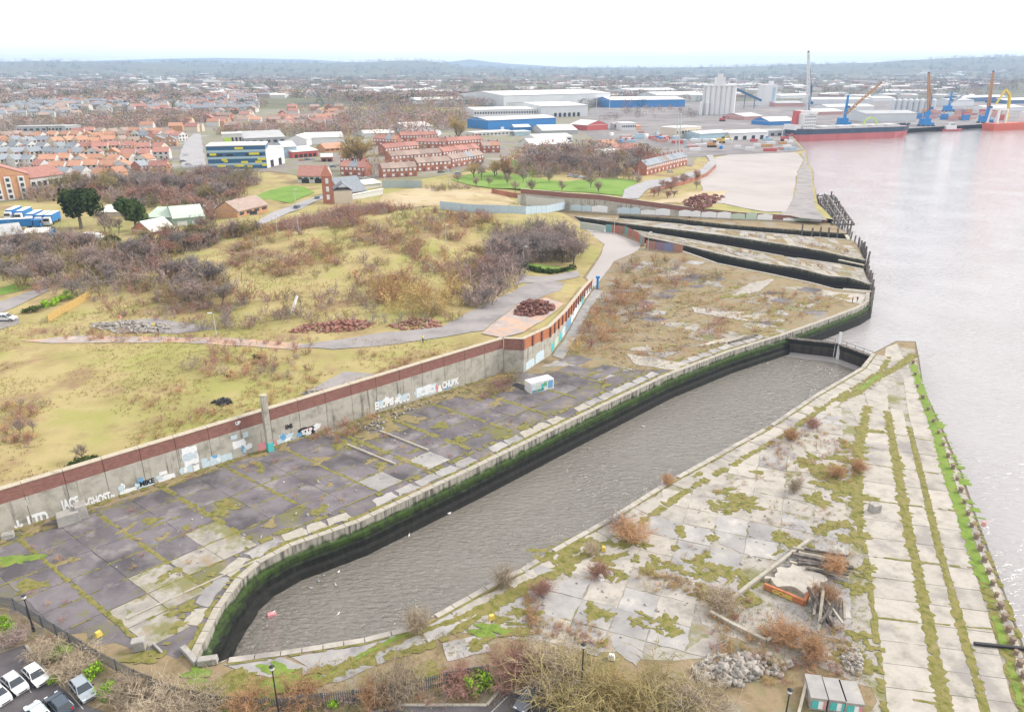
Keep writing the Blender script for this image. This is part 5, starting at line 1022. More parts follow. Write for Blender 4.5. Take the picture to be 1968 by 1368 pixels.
def place_flat(o, parent, d, pos, z, out_=.03, sx=1.0, sy=1.0, shear=0):
    n = Vector((d.y, -d.x)); pl = parent.location; p = Vector(pos) + n * out_
    o.matrix_basis = Matrix(((d.x * sx, 0, n.x, p.x - pl.x), (d.y * sx, 0, n.y, p.y - pl.y), (0, sy, 0, z), (0, 0, 0, 1)))
def graff_text(body, u0, u1, vmid, hgt, m, p0=None, d=None, parent=None, out_=.04):
    p0 = p0 or WE; d = d or WDIR; s0, z0 = wall_hit(u0, vmid[0], p0, d); s1, z1 = wall_hit(u1, vmid[1], p0, d); me = text_mesh(body); me.materials.clear(); me.materials.append(m)
    xs = [v.co.x for v in me.vertices]; ys = [v.co.y for v in me.vertices]; w = max(xs) - min(xs); h = max(ys) - min(ys); o = obj('graffiti', me, parent or wall1); sx = (s1 - s0) / w; sy = hgt / h
    place_flat(o, parent or wall1, d, p0 + d * ((s0 + s1) / 2), (z0 + z1) / 2 - hgt / 2, out_, sx, sy); return o
def graff_blob(u0, u1, v0, v1, m, p0=None, d=None, parent=None, out_=.02, rag=.12):
    p0 = p0 or WE; d = d or WDIR; um = (u0 + u1) / 2; s0, _ = wall_hit(u0, (v0 + v1) / 2, p0, d); s1, _ = wall_hit(u1, (v0 + v1) / 2, p0, d); sm, zt = wall_hit(um, v0, p0, d); _, zb = wall_hit(um, v1, p0, d); w, h = s1 - s0, zt - zb
    pts_ = []
    for (x0, y0), (x1, y1) in (((-.5, -.5), (.5, -.5)), ((.5, -.5), (.5, .5)), ((.5, .5), (-.5, .5)), ((-.5, .5), (-.5, -.5))):
        for k in range(5): t = k / 5; pts_.append(((x0 + (x1 - x0) * t) * w * random.uniform(1 - rag, 1 + rag), (y0 + (y1 - y0) * t) * h * random.uniform(1 - rag, 1 + rag)))
    q = MB(); n = len(pts_); q.add([(x, y, 0) for x, y in pts_] + [(0, 0, .002)], [(i, (i + 1) % n, n) for i in range(n)]); o = q.build('graffiti', m, parent or wall1); place_flat(o, parent or wall1, d, p0 + d * ((s0 + s1) / 2), (zt + zb) / 2, out_); return o
graff_text('LTD', 52, 93, (999, 992), 2.0, GW); graff_text('\u2193', 25, 44, (1008, 1004), 1.9, GW); graff_text('JACE', 116, 151, (967, 957), 2.2, GW)
graff_text('~GHOST~', 160, 220, (966, 949), 1.6, GW)
for q_ in [(231, 264, 938, 954, GW), (266, 297, 924, 940, GL), (305, 338, 912, 930, GW), (306, 322, 905, 912, GW), (350, 380, 858, 894, GW), (346, 372, 896, 915, GL), (372, 384, 892, 906, GW), (388, 404, 886, 898, GL), (404, 424, 875, 893, GL), (407, 420, 874, 882, GB), (424, 446, 872, 888, GL), (443, 456, 836, 844, GL), (446, 472, 846, 860, GW), (467, 477, 830, 840, GL), (460, 480, 874, 890, GW), (495, 516, 849, 864, GP), (528, 543, 843, 856, GP), (536, 548, 834, 842, GL), (560, 577, 845, 858, GL), (573, 606, 820, 838, GK), (577, 602, 822, 829, GP), (576, 600, 829, 836, GL)]: graff_blob(*q_)
for _ in range(46):
    uu = random.choice([random.uniform(225, 345), random.uniform(345, 480), random.uniform(490, 610), random.uniform(715, 885)]); vv = 945 - (uu - 225) * .303 + random.uniform(-12, 6) if uu < 620 else 786 - (uu - 715) * .315 + random.uniform(-12, 2)
    graff_blob(uu, uu + random.uniform(5, 14), vv - random.uniform(3, 7), vv + random.uniform(2, 6), random.choice([GW, GW, GL, GL, GB]), rag=.45, out_=.024 + .0006 * _)
graff_text('MIKE', 268, 296, (930, 921), .9, GK, out_=.06); graff_text('SEN', 352, 378, (878, 872), 1.3, GL, out_=.06); graff_text('OO', 463, 478, (882, 880), .8, GB, out_=.06); graff_text('UP', 452, 462, (813, 811), .7, GW); graff_text('EMS', 548, 562, (820, 817), .9, GK); graff_text('SOUP', 579, 600, (829, 825), .9, GW, out_=.07)
graff_text('EKOMS', 720, 756, (778, 770), 1.7, GW); graff_text('VOOD', 760, 788, (768, 761), 1.7, GW); graff_blob(797, 838, 741, 760, GL); graff_text('ECHO', 800, 836, (755, 745), 1.6, GW, out_=.06); graff_text('CHUBK', 849, 881, (739, 731), 1.6, GW); graff_blob(838, 846, 740, 752, GP)
# the orange-topped wall: sprayed panels along its foot
for a, b in zip(wall_right[:-1], wall_right[1:]):
    a2, b2 = Vector(a), Vector(b); d = (b2 - a2).normalized(); L_ = (b2 - a2).length; s = 1.0
    while s < L_ - 3:
        w = random.uniform(2.5, 4.5); h = random.uniform(1.6, 2.6); m = random.choice([GLI, GLI, GL, GB, GW, GT]); pts_ = []
        q = MB(); q.add([(-w / 2, 0, 0), (w / 2, 0, 0), (w / 2 * random.uniform(.8, 1), h, 0), (0, h * random.uniform(.9, 1.2), 0), (-w / 2 * random.uniform(.8, 1), h, 0)], [(0, 1, 2, 3, 4)]); o = q.build('graffiti', m, wall2); c = a2 + d * (s + w / 2); fr = (seg_dist([tuple(c)], [tuple(wall_right[0]), tuple(wall_right[0])])[0] if False else 0)
        place_flat(o, wall2, d, c, .15, .03); s += w + random.uniform(0, .6)
for i in range(0, 13):
    c = w2at(w2len * .45 + i * 3.6) if w2len * .45 + i * 3.6 < w2len else None
cumL = 0
for a, b in zip(back_wall[:-1], back_wall[1:]):
    a2, b2 = Vector(a), Vector(b); d = (b2 - a2).normalized(); L_ = (b2 - a2).length; s = 1.0
    if a2.x > P2(1080, 405)[0] - 5:
        while s < L_ - 5:
            w = random.uniform(4, 8); h = random.uniform(1.8, 3.0) * (1 if a2.x < 100 else .6); m = random.choice([GW, GW, GW, GL, GL, GLI, GLI]); q = MB(); q.add([(-w / 2, 0, 0), (w / 2, 0, 0), (w / 2, h, 0), (0, h * 1.15, 0), (-w / 2, h * .9, 0)], [(0, 1, 2, 3, 4)]); o = q.build('graffiti', m, wall3); place_flat(o, wall3, d, a2 + d * (s + w / 2), .3, .03); s += w + random.uniform(0, .5)
# tall concrete post in front of the long wall
p = P(520, 866); o = thing('concrete_post', 'tall square concrete post with teal painted foot in front of the long wall', 'post', (p.x, p.y, 0), .66); MB().box((0, 0, 5.2), (.95, .95, 10.6)).build('shaft', M_conc, o); MB().box((0, 0, .9), (1.0, 1.0, 1.7)).build('painted_foot', GT, o); MB().box((0, 0, 10.6), (1.05, 1.05, .25)).build('cap', M_coping, o)
# blocks, box, dark patch
M_blk = mat('old_block', [(.26, .25, .235), (.38, .36, .33)], scale=1, detail=8, rough=.95, bump=.3, coords='obj', second=((.16, .15, .14), 1.5, .58, .6))
for (u, v, s_, rz, lab) in [(133, 1003, (3.0, 1.9, 1.7), .62, 'larger of two grey concrete blocks by the sprayed wall'), (158, 992, (1.6, 2.0, 2.2), .62, 'smaller taller grey concrete block by the sprayed wall'), (1680, 982, (1.5, 1.3, 1.3), .3, 'grey concrete block standing on the pale quay slabs'), (268, 1246, (1.5, 1.1, 1.3), .3, 'pale concrete block on the yard near the dock head'), (400, 1274, (2.2, .9, .8), .2, 'grey rounded block at the corner of the dock head'), (365, 1262, (3.6, .7, .6), -.75, 'long grey beam lying at the dock head'), (303, 1246, (2.2, .3, .25), -.7, 'thin pale beam on the grass near the dock head'), (16, 1033, (1.6, 1.2, .8), .5, 'broken pale slab against the wall at the left edge')]:
    p = P(u, v); q = MB().box((0, 0, s_[2] / 2), s_, 0, taper=.94); o = q.build('concrete_block', M_blk, None, (p.x, p.y, 0), rz); md = o.modifiers.new('b', 'BEVEL'); md.width = .08; md.segments = 2; tag(o, lab, 'block')
pa_, pb_ = P(1020, 757), P(1064, 746); d = pb_ - pa_; rz = math.atan2(d.y, d.x); o = thing('shipping_container', 'short white container sprayed with green and blue graffiti on the yard', 'container', tuple(pa_), rz); L_ = d.length
MB().box((L_ / 2, 1.2, 1.15), (L_, 2.4, 2.3)).build('shell', C['winw'], o)
for i in range(9): MB().box((L_ * (i + .5) / 9, -.03, 1.15), (L_ / 22, .06, 2.1)).build('rib', C['winw'], o)
for x, z, w, h, m in [(.12, 1.0, .2, 1.6, GL), (.35, .9, .3, 1.3, GLI), (.5, 1.0, .1, 1.4, GT), (.62, 1.5, .14, .9, GG), (.85, 1.2, .2, 1.6, GB), (.3, .4, .5, .5, GT)]: MB().box((L_ * x, -.075, z), (L_ * w, .03, h)).build('graffiti', m, o)
p = P(1003, 742); sheet('dark_patch', [(984, 741), (994, 736), (1020, 744), (1019, 754), (1000, 748)], C['dark'], zflat=.05)  # flat near-black sheet laid on the ground left of the container
# ---- lamp posts
def lamp(label, u, v, h, m, arm=.0, head='lantern', rz=0):
    p = G(u, v); o = thing('lamp_post', label, 'lamp post', tuple(p), rz); q = MB(); q.cyl((0, 0, 0), .11, h, 8, r2=.06); q.cyl((0, 0, 0), .16, .9, 8); q.build('pole', m, o)
    if head == 'lantern': hd = MB().cyl((0, 0, h - .05), .10, .25, 8, r2=.24).build('lantern', m, o); MB().cyl((0, 0, h + .2), .23, .35, 8, r2=.26).build('glass', C['winw'], hd); MB().cyl((0, 0, h + .55), .30, .18, 8, r2=.05).build('hood', m, hd)
    else: q = MB(); q.bar((0, 0, h), (arm, 0, h + .15), .1); q.build('arm', m, o); MB().box((arm, 0, h + .15), (.9, .35, .2)).build('lamp_head', C['winw'], o)
lamp('black lamp post at the left edge of the yard fence', 65, 1212, 4.6, C['blackm'])
lamp('black lamp post in the middle of the bottom edge', 538, 1385, 6.6, C['blackm']); lamp('black lamp post rising from the big bush by the car park', 1117, 1340, 6.6, C['blackm']); lamp('black lamp post at the bottom edge near the sprayed cabins', 1505, 1400, 4.6, C['blackm'])
lamp('grey street lamp standing in the rubble field', 416, 645, 5.4, C['mast'], -.8, 'arm'); lamp('grey street lamp beside the roadside hedge trees', 1006, 512, 6.5, C['mast'], .8, 'arm')
for i, (u, v) in enumerate([(857, 468), (1180, 452), (1245, 480), (862, 352), (1013, 364), (1150, 368), (394, 428), (462, 424), (568, 392), (533, 448), (574, 446), (740, 360)]): lamp(['thin pole on the mound', 'pole by the red hoarding', 'pole at the hoarding corner', 'street lamp at the park edge', 'street lamp before the park lawn', 'street lamp near the park\'s right lawn', 'pole beside the green warehouse', 'pole by the orange brick house', 'street lamp on the green bank', 'thin left pole behind the mound', 'thin right pole behind the mound', 'pole by the sandy ground'][i] + ', slim and grey', u, v, 6.5, C['mast'], .7, 'arm')
p = P(1148, 555); o = thing('gate_post', 'bright blue post at the far end of the orange wall', 'post', tuple(p)); MB().cyl((0, 0, 0), .35, 3.6, 10).build('shaft', C['cyan'], o); MB().box((0, 0, 3.7), (1.2, 1, .5)).build('cap', C['cyan'], o)
# ---- fences
def fence(name, label, px, h, m, panel=2.4, gaps=0, mats_=None, slats=0, z=None):
    pts_ = [G(u, v) for u, v in px]; o = thing(name, label, 'fence', tuple(pts_[0]))
    base = pts_[0]; ln = []
    for a, b in zip(pts_[:-1], pts_[1:]):
        n = max(1, int(round((b - a).length / panel)))
        for i in range(n): ln.append((a.lerp(b, i / n), a.lerp(b, (i + 1) / n)))
    for a, b in ln:
        a, b = a - base, b - base; dd = b - a
        if slats:
            q = MB()
            for k in range(slats): c = a.lerp(b, (k + .5) / slats); q.box((c.x, c.y, c.z + h / 2), (.10, .03, h * random.uniform(.97, 1.02)), math.atan2(dd.y, dd.x))
            q.bar(a + Vector((0, 0, h * .25)), b + Vector((0, 0, h * .25)), .06); q.bar(a + Vector((0, 0, h * .8)), b + Vector((0, 0, h * .8)), .06); q.build('panel', m, o)
        else:
            q = MB(); q.bar(a + Vector((0, 0, h * .5)), b.lerp(a, .02) + Vector((0, 0, h * .5)), .08, h); q.build('panel', random.choice(mats_) if mats_ else m, o)
        MB().box((a.x, a.y, a.z + h * .52), (.14, .14, h * 1.06)).build('post', m, o)
M_pal = plain('galvanised_palisade', (.13, .135, .14), .6)
fence('palisade_fence', 'grey palisade fence between the yard and the left car park', [(-40, 1160), (30, 1172), (110, 1222), (190, 1272), (262, 1310), (330, 1340), (420, 1362), (540, 1366), (620, 1356), (740, 1344), (860, 1316), (940, 1300)], 1.8, M_pal, 2.7, slats=14)
fence('hoarding', 'rusty red hoarding with sprayed panels round the head of the narrow docks', [(1164, 446), (1200, 450), (1222, 460), (1238, 474)], 3.2, C['r_red'] if False else plain('rust_red_board', (.42, .16, .12), .9), 3.2, mats_=[plain('rust_red_board', (.42, .16, .12), .9), plain('rust_red_board', (.42, .16, .12), .9), plain('rust_brown_board', (.36, .20, .15), .9), plain('dull_teal_board', (.16, .34, .33), .9)]); fence('hoarding', 'sprayed hoarding facing the overgrown yard at the nearest narrow dock', [(1241, 477), (1275, 482), (1312, 486)], 3.0, plain('rust_red_board', (.42, .16, .12), .9), 3.2, mats_=[plain('rust_brown_board', (.36, .20, .15), .9), plain('dull_blue_board', (.20, .22, .36), .9), plain('dark_board', (.26, .18, .24), .9)])
fence('site_fence', 'pale green panel fence left of the rusty hoarding', [(1115, 440), (1162, 446)], 2.6, plain('pale_green_board', (.42, .46, .42), .8), 3.0); fence('site_fence', 'long pale blue panel fence across the sandy ground', [(846, 402), (900, 408), (960, 410), (1010, 412), (1050, 410), (1086, 402)], 3.4, plain('pale_blue_board', (.44, .54, .62), .7), 4.0); fence('site_fence', 'grey green panel fence below the brick terraces', [(735, 362), (780, 361), (812, 362)], 4.0, plain('grey_green_board', (.38, .44, .44), .8), 4.0); fence('site_fence', 'white panel fence behind the pale blue fence', [(995, 392), (1040, 398), (1085, 402)], 4.5, C['white'], 4.0)
fence('wooden_fence', 'yellow wooden panel fence beside the green hedge', [(94, 620), (118, 604), (148, 588), (174, 572)], 2.0, plain('new_timber', (.50, .34, .12), .9), 1.9)
fence('lane_wall', 'low brick wall beside the curving road', [(1250, 372), (1310, 356), (1358, 340), (1376, 322)], 2.2, C['brickr'], 5.0); fence('lane_wall', 'brick wall stub beside the sandy ground', [(945, 372), (985, 380), (1000, 382)], 2.4, C['brickr'], 4.0)
# ---- vehicles
M_tyre = plain('tyre', (.02, .02, .02), .9); M_rim = plain('rim', (.35, .35, .36), .4, metallic=.6); M_glass = plain('car_glass', (.035, .045, .055), .08, .6); M_lampw = plain('headlamp', (.75, .77, .78), .2); M_lampr = plain('tail_lamp', (.45, .02, .02), .3)
def car_parts(paint):
    q = MB(); prof = [(-2.12, .35, .78), (-2.15, .55, .84), (-2.0, .92, .86), (-1.2, .98, .88), (.95, .95, .88), (1.75, .80, .84), (2.10, .62, .76), (2.12, .35, .74)]
    n = len(prof)
    top = [(x, z, w) for x, z, w in prof]
    L_ = [(x, -w, z) for x, z, w in prof]; R_ = [(x, w, z) for x, z, w in prof]; b0 = [(-2.05, -.8, .25), (2.05, -.74, .25)]; b1 = [(-2.05, .8, .25), (2.05, .74, .25)]
    q.add(L_ + R_, [(i + 1, i, n + i, n + i + 1) for i in range(n - 1)] + [tuple(range(n)), tuple(range(2 * n - 1, n - 1, -1)), (0, n - 1, 2 * n - 1, n)])
    body = q
    g = MB(); lo_ = [(-1.95, -.80), (1.05, -.80), (1.05, .80), (-1.95, .80)]; hi_ = [(-1.45, -.62), (.25, -.62), (.25, .62), (-1.45, .62)]
    g.add([(x, y, .93) for x, y in lo_] + [(x, y, 1.43) for x, y in hi_], [(0, 1, 5, 4), (1, 2, 6, 5), (2, 3, 7, 6), (3, 0, 4, 7), (4, 5, 6, 7)])
    r = MB().box((-.6, 0, 1.455), (1.78, 1.30, .07), taper=.93)
    for sx0, sx1 in ((1.02, .27), (-1.92, -1.42), (-.45, -.45)):
        for sy in (-1, 1): r.bar((sx0, sy * .80, .95), (sx1, sy * .64, 1.44), .07)
    return body.mesh('body', paint, False), g.mesh('glass', M_glass), r.mesh('roof', paint)
whl = MB(); 
for i in range(1): pass
def wheel_mesh(r, w, m):
    q = MB(); n = 16; vs_ = [(math.cos(2 * math.pi * i / n) * r, y, math.sin(2 * math.pi * i / n) * r) for y in (-w / 2, w / 2) for i in range(n)]; q.add(vs_, [(i, (i + 1) % n, n + (i + 1) % n, n + i) for i in range(n)] + [tuple(range(n)), tuple(range(2 * n - 1, n - 1, -1))]); return q.mesh('wheel', m)
ME_T, ME_R = wheel_mesh(.32, .22, M_tyre), wheel_mesh(.19, .235, M_rim); ME_L = MB().box((0, 0, 0), (.12, .36, .16)).mesh('lamp', M_lampw); ME_TL = MB().box((0, 0, 0), (.1, .28, .26)).mesh('tail', M_lampr); ME_MIR = MB().box((0, 0, 0), (.14, .2, .13)).mesh('mirror', C['blackm']); ME_GR = MB().box((0, 0, 0), (.06, .9, .14)).mesh('grille', C['blackm'])
PAINT = {}
def car(label, rear, front, colr, k=1.0, small=False):
    a, b = G(*rear), G(*front); d = b - a; c = (a + b) / 2; o = thing('parked_car', label, 'car', (c.x, c.y, c.z + .02), math.atan2(d.y, d.x)); o.scale = (k, k, k * (1.12 if k > 1 else 1))
    if colr not in PAINT: PAINT[colr] = car_parts(mat('car_paint_%d' % len(PAINT), [tuple(x * .93 for x in colr), colr], scale=1, rough=.25, spec=.6))
    for nm, me in zip(('body', 'glass', 'roof'), PAINT[colr]): obj(nm, me, o)
    for x in (-1.32, 1.32):
        for y in (-.76, .76): w_ = obj('wheel', ME_T, o, (x, y, .32)); obj('rim', ME_R, w_)
    if small: return
    for y in (-.56, .56): obj('headlight', ME_L, o, (2.03, y, .66)); obj('tail_light', ME_TL, o, (-2.08, y, .76)); obj('mirror', ME_MIR, o, (.72, y * 1.68, 1.0))
    obj('grille', ME_GR, o, (2.11, 0, .5))
car('white hatchback parked in the left car park beside the silver car', (58, 1290), (84, 1318), (.70, .72, .72), .87); car('silver car parked left of the white hatchback', (16, 1306), (46, 1334), (.50, .51, .53), .87); car('grey car parked beside the bright green bush', (148, 1314), (174, 1348), (.30, .34, .38), .92); car('dark blue car at the bottom edge below the grey car', (130, 1374), (102, 1345), (.05, .07, .10), .9); car('pale blue car at the bottom left edge', (88, 1392), (62, 1362), (.55, .66, .68), .87); car('white car cut off by the left edge of the car park', (-14, 1330), (10, 1352), (.62, .62, .63), .87)
car('dark car in the lower car park left of the lamp post bush', (1032, 1330), (1002, 1368), (.10, .11, .13), .95); car('black car at the bottom edge right of the dark one', (1110, 1352), (1080, 1385), (.03, .03, .035), .92)
car('white car on the side road at the left edge', (-4, 616), (30, 617), (.70, .71, .72), 1.1); car('dark car on the road below the green bank', (562, 404), (580, 397), (.10, .11, .13), 1.0, True); car('dark car near the church on the road', (604, 386), (616, 380), (.12, .14, .17), 1.0, True)
for i, (u, v, c_) in enumerate([(1096, 340, (.5, .5, .52)), (1108, 342, (.25, .33, .45)), (1118, 343, (.66, .66, .68)), (1126, 346, (.15, .16, .2)), (1288, 332, (.6, .62, .64)), (640, 322, (.2, .3, .42)), (600, 308, (.6, .6, .62)), (590, 309, (.12, .14, .2)), (580, 310, (.66, .3, .2)), (705, 345, (.6, .62, .62)), (716, 350, (.3, .32, .36)), (690, 347, (.2, .25, .36)), (362, 318, (.55, .56, .58)), (352, 312, (.2, .2, .24)), (357, 300, (.6, .6, .62)), (880, 336, (.3, .4, .55)), (862, 330, (.62, .62, .63)), (848, 333, (.14, .15, .18))]): car(['silver car in the small park car park', 'blue car in the small park car park', 'white car in the small park car park', 'dark car in the small park car park', 'pale car before the short terrace', 'blue car by the terrace end', 'pale car in the car yard', 'dark car in the car yard', 'red car in the car yard', 'pale car outside the black and white house', 'grey car outside the black and white house', 'blue car near the church hall', 'silver car beside the straight road', 'dark car beside the straight road', 'white car beside the straight road', 'blue car below the terraces', 'white car below the terraces', 'dark car below the terraces'][i] + ', small in the distance', (u - 4, v), (u + 4, v - .5), c_, 1.0, True)
def lorry(label, u, v, rz, trailer, cabc, L_=11.5):
    p = G(u, v); o = thing('lorry', label, 'lorry', tuple(p), rz); bx_ = MB().box((0, 0, 2.5), (L_, 2.55, 2.9)).build('trailer', C[trailer], o); MB().box((0, 0, 3.98), (L_ + .02, 2.58, .08)).build('trailer_roof', C['winw'], o); cb = MB().box((L_ / 2 + 1.5, 0, 1.9), (2.3, 2.5, 2.8), taper=.92).build('cab', C[cabc], o); MB().box((L_ / 2 + 2.6, 0, 2.4), (.14, 2.1, .9)).build('windscreen', M_glass, cb)
    for x in (-L_ / 2 + 1.2, -L_ / 2 + 2.5, L_ / 2 - 1.5, L_ / 2 + 1.8):
        for y in (-1.1, 1.1): w_ = obj('wheel', ME_T, o, (x, y, .5)); w_.scale = (1.6, 1.6, 1.6); obj('rim', ME_R, w_)
    MB().box((0, 0, .95), (L_ + 1.5, 1.2, .25)).build('chassis', C['blackm'], o)
for i, (u, v, t_) in enumerate([(104, 428, 'blue'), (88, 428, 'blue'), (70, 426, 'blue'), (50, 420, 'blue'), (30, 418, 'blue')]): lorry(['rightmost', 'second from right', 'middle', 'second from left', 'leftmost'][i] + ' blue and white lorry in the row by the dark evergreen', u, v, -1.35, t_, 'winw', 10)
lorry('blue sided trailer parked across the front of the lorry row', 30, 440, .25, 'blue', 'blue', 13); lorry('grey box lorry parked alone below the evergreens', 182, 470, -.5, 'mast', 'winw', 7)
# ---- people
def person(label, u, v, top, legs, h=1.75, rz=0.0, arm=.25):
    p = G(u, v); k = h / 1.75; J = {'hip': (0, 0, .93), 'chest': (0, 0, 1.28), 'neck': (0, 0, 1.48), 'head': (0, .02, 1.60), 'crown': (0, .02, 1.72)}; vs_, rs, ed = [], [], []
    def ad(c, r, par=None): vs_.append((c[0] * k, c[1] * k, c[2] * k)); rs.append(r * k); ed.append((par, len(vs_) - 1)) if par is not None else None; return len(vs_) - 1
    hip = ad((0, 0, .93), .16); wa = ad((0, 0, 1.10), .145, hip); ch = ad((0, 0, 1.32), .17, wa); nk = ad((0, 0, 1.49), .06, ch); hd = ad((0, .02, 1.60), .10, nk); cr_ = ad((0, .02, 1.71), .075, hd)
    for s in (-1, 1):
        th_ = ad((s * .10, 0, .86), .10, hip); kn = ad((s * .12, .03, .50), .07, th_); an = ad((s * .13, -.02, .09), .05, kn); ad((s * .14, .14, .04), .045, an)
        sh = ad((s * .20, 0, 1.42), .065, ch); el = ad((s * .27, arm * .3, 1.14), .05, sh); wr = ad((s * .26, arm, .93), .035, el); ad((s * .25, arm + .06, .83), .035, wr)
    me = bpy.data.meshes.new('person'); me.from_pydata(vs_, ed, []); 
    for m in (plain('cloth_legs_' + legs[0], legs[1], .9), plain('cloth_top_' + top[0], top[1], .9), plain('skin', (.42, .26, .19), .6), plain('hair', (.06, .045, .035), .8)): me.materials.append(m)
    o = bpy.data.objects.new('person', me); COL.objects.link(o); o.location = p; o.rotation_euler = (0, 0, rz); md = o.modifiers.new('skin', 'SKIN'); sv = me.skin_vertices[0].data
    for i, r in enumerate(rs): sv[i].radius = (r, r * .8)
    sv[0].use_root = True; sb_ = o.modifiers.new('s', 'SUBSURF'); sb_.levels = 1; sb_.render_levels = 1
    bpy.context.view_layer.update(); m2 = bpy.data.meshes.new_from_object(o.evaluated_get(bpy.context.evaluated_depsgraph_get())); o.modifiers.clear(); o.data = m2
    for pl in m2.polygons:
        z = pl.center.z / k; x = abs(pl.center.x / k); pl.material_index = 0 if z < .95 and x < .21 else (2 if (z > 1.5 or (z < .9 and x >= .21)) else 1)
        if z > 1.66: pl.material_index = 3
        pl.use_smooth = True
    return tag(o, label, 'person')
person('person in a red orange jacket standing at the river corner of the apron', 1638, 581, ('orange', (.70, .16, .10)), ('dark', (.05, .05, .07)), rz=.5, h=1.85); person('person in dark clothes standing beside the one in red at the river corner', 1647, 581, ('black', (.03, .035, .03)), ('dark', (.05, .05, .07)), rz=-.8, h=1.85); person('person in a yellow vest walking on the broken tarmac behind the wall', 813, 658, ('hivis', (.62, .66, .18)), ('dark', (.05, .05, .07)), rz=1.0, h=1.9); person('person in black on the rubble track in the field', 305, 643, ('black', (.03, .035, .03)), ('dark', (.05, .05, .07)), rz=0, h=1.8)
# ---- rubble and timber
def rubble(name, label, px, n, size, m, spread_h=.6, name_kind='stuff'):
    """broken pieces too many to count"""
    V_, F_ = [], []; b = 0
    cube = np.array([(-1, -1, -1), (1, -1, -1), (1, 1, -1), (-1, 1, -1), (-1, -1, 1), (1, -1, 1), (1, 1, 1), (-1, 1, 1)]) * .5; cf = np.array([(3, 2, 1, 0), (4, 5, 6, 7), (0, 1, 5, 4), (1, 2, 6, 5), (2, 3, 7, 6), (3, 0, 4, 7)])
    poly = np.array([G2(u, v) for u, v in px]); cen_ = poly.mean(0); lo_, hi_ = poly.min(0), poly.max(0); k = 0
    while k < n:
        p = rng.uniform(lo_, hi_)
        if not in_poly([p], poly)[0]: continue
        k += 1; s = size * rng.uniform(.35, 1.3) * np.array([rng.uniform(.6, 1.6), rng.uniform(.6, 1.2), rng.uniform(.3, .8)]); q = cube * s + rng.normal(0, .09, (8, 3)) * s; a = rng.uniform(0, 6.3); t = rng.normal(0, .45); c_, s_ = math.cos(a), math.sin(a)
        q = np.column_stack([q[:, 0] * c_ - q[:, 1] * s_, q[:, 0] * s_ + q[:, 1] * c_, q[:, 2] + q[:, 0] * t]); e = max(0, 1 - np.linalg.norm((p - cen_) / (hi_ - lo_) * 2)); z = ground_z(p[0], p[1])
        V_.append(q + np.array([p[0], p[1], z + spread_h * e * rng.uniform(0, 1) + s[2] * .3])); F_.append(cf + b); b += 8
    tag(obj(name, fast_mesh(name, np.vstack(V_), np.vstack(F_), m)), label, None, None, 'stuff')
M_rw = mat('pale_rubble', [(.14, .125, .11), (.27, .25, .225), (.40, .37, .335), (.22, .19, .14)], scale=1.3, rough=.95); M_rr = mat('brick_rubble', [(.17, .075, .06), (.28, .12, .09), (.34, .19, .15), (.30, .27, .25)], scale=.6, rough=.95); M_rd = mat('dark_rubble', [(.10, .05, .045), (.19, .085, .07), (.24, .13, .11)], scale=.6, rough=.95)
rubble('rubble', 'heap of pale broken concrete on the grass above the bottom edge', [(1335, 1295), (1360, 1262), (1440, 1262), (1465, 1300), (1410, 1318), (1345, 1310)], 300, .65, M_rw, .5); rubble('rubble', 'scatter of pale broken concrete right of the larger heap', [(1410, 1262), (1470, 1258), (1520, 1275), (1500, 1300), (1450, 1290)], 110, .5, M_rw, .3); rubble('rubble', 'heap of small white stones beside the pale quay', [(1618, 1255), (1645, 1240), (1660, 1270), (1652, 1300), (1625, 1290)], 300, .32, M_rw, .5)
rubble('rubble', 'long bank of broken red brick in the field behind the wall', [(552, 640), (600, 622), (680, 614), (720, 622), (700, 634), (620, 640)], 420, .6, M_rr, 1.3); rubble('rubble', 'dark red brick heap behind the orange wall', [(985, 605), (1010, 582), (1040, 578), (1068, 592), (1050, 606), (1010, 612)], 420, .7, M_rd, 2.2); rubble('rubble', 'low rubble beside the golden willows', [(740, 628), (800, 612), (850, 618), (850, 630), (770, 634)], 160, .6, M_rr, .8); rubble('rubble', 'pale fly tipped rubble in the left field', [(170, 628), (240, 616), (330, 625), (340, 640), (220, 642)], 160, .7, M_rw, .5); rubble('rubble', 'stones and rubbish along the foot of the long wall', [(720, 800), (830, 762), (870, 752), (850, 765), (740, 812)], 40, .4, M_rw, .1); rubble('rubble', 'rubbish heap at the foot of the long wall by the bushes', [(680, 815), (740, 800), (735, 825), (690, 830)], 35, .4, M_rw, .2); rubble('rubble', 'dark burnt rubbish in the field behind the wall', [(405, 775), (430, 766), (448, 774), (430, 782)], 60, .5, C['blackm'], .4); rubble('rubble', 'pale dumped waste just behind the wall by the post', [(582, 758), (600, 750), (612, 756), (596, 764)], 50, .5, M_rw, .5); rubble('rubble', 'gravel mound on the pale levelled lot', [(1310, 390), (1350, 375), (1395, 378), (1360, 400), (1325, 402)], 260, 1.2, M_rd, 1.5); rubble('rubble', 'scattered litter stones on the far apron', [(1180, 620), (1300, 580), (1420, 610), (1300, 680), (1180, 700)], 160, .35, M_rw, .0); rubble('rubble', 'litter and stones on the near yard', [(560, 900), (900, 780), (1000, 780), (700, 960), (300, 1150), (150, 1100)], 120, .22, M_rw, 0); rubble('rubble', 'broken slabs scattered on the pier', [(1000, 1150), (1300, 1000), (1560, 850), (1640, 1000), (1600, 1200), (1300, 1240), (1050, 1230)], 120, .26, M_rw, 0)
def timber(label, u, v, L_, rz, tilt=0.0, m=None, z=.15, w=.35, roll=0):
    p = G(u, v); q = MB().box((0, 0, 0), (L_, w, w * .9)); o = q.build('timber_beam', m or M_timb, None, (p.x, p.y, p.z + z), rz); o.rotation_euler = (roll, -tilt, rz); return tag(o, label, 'beam', None)
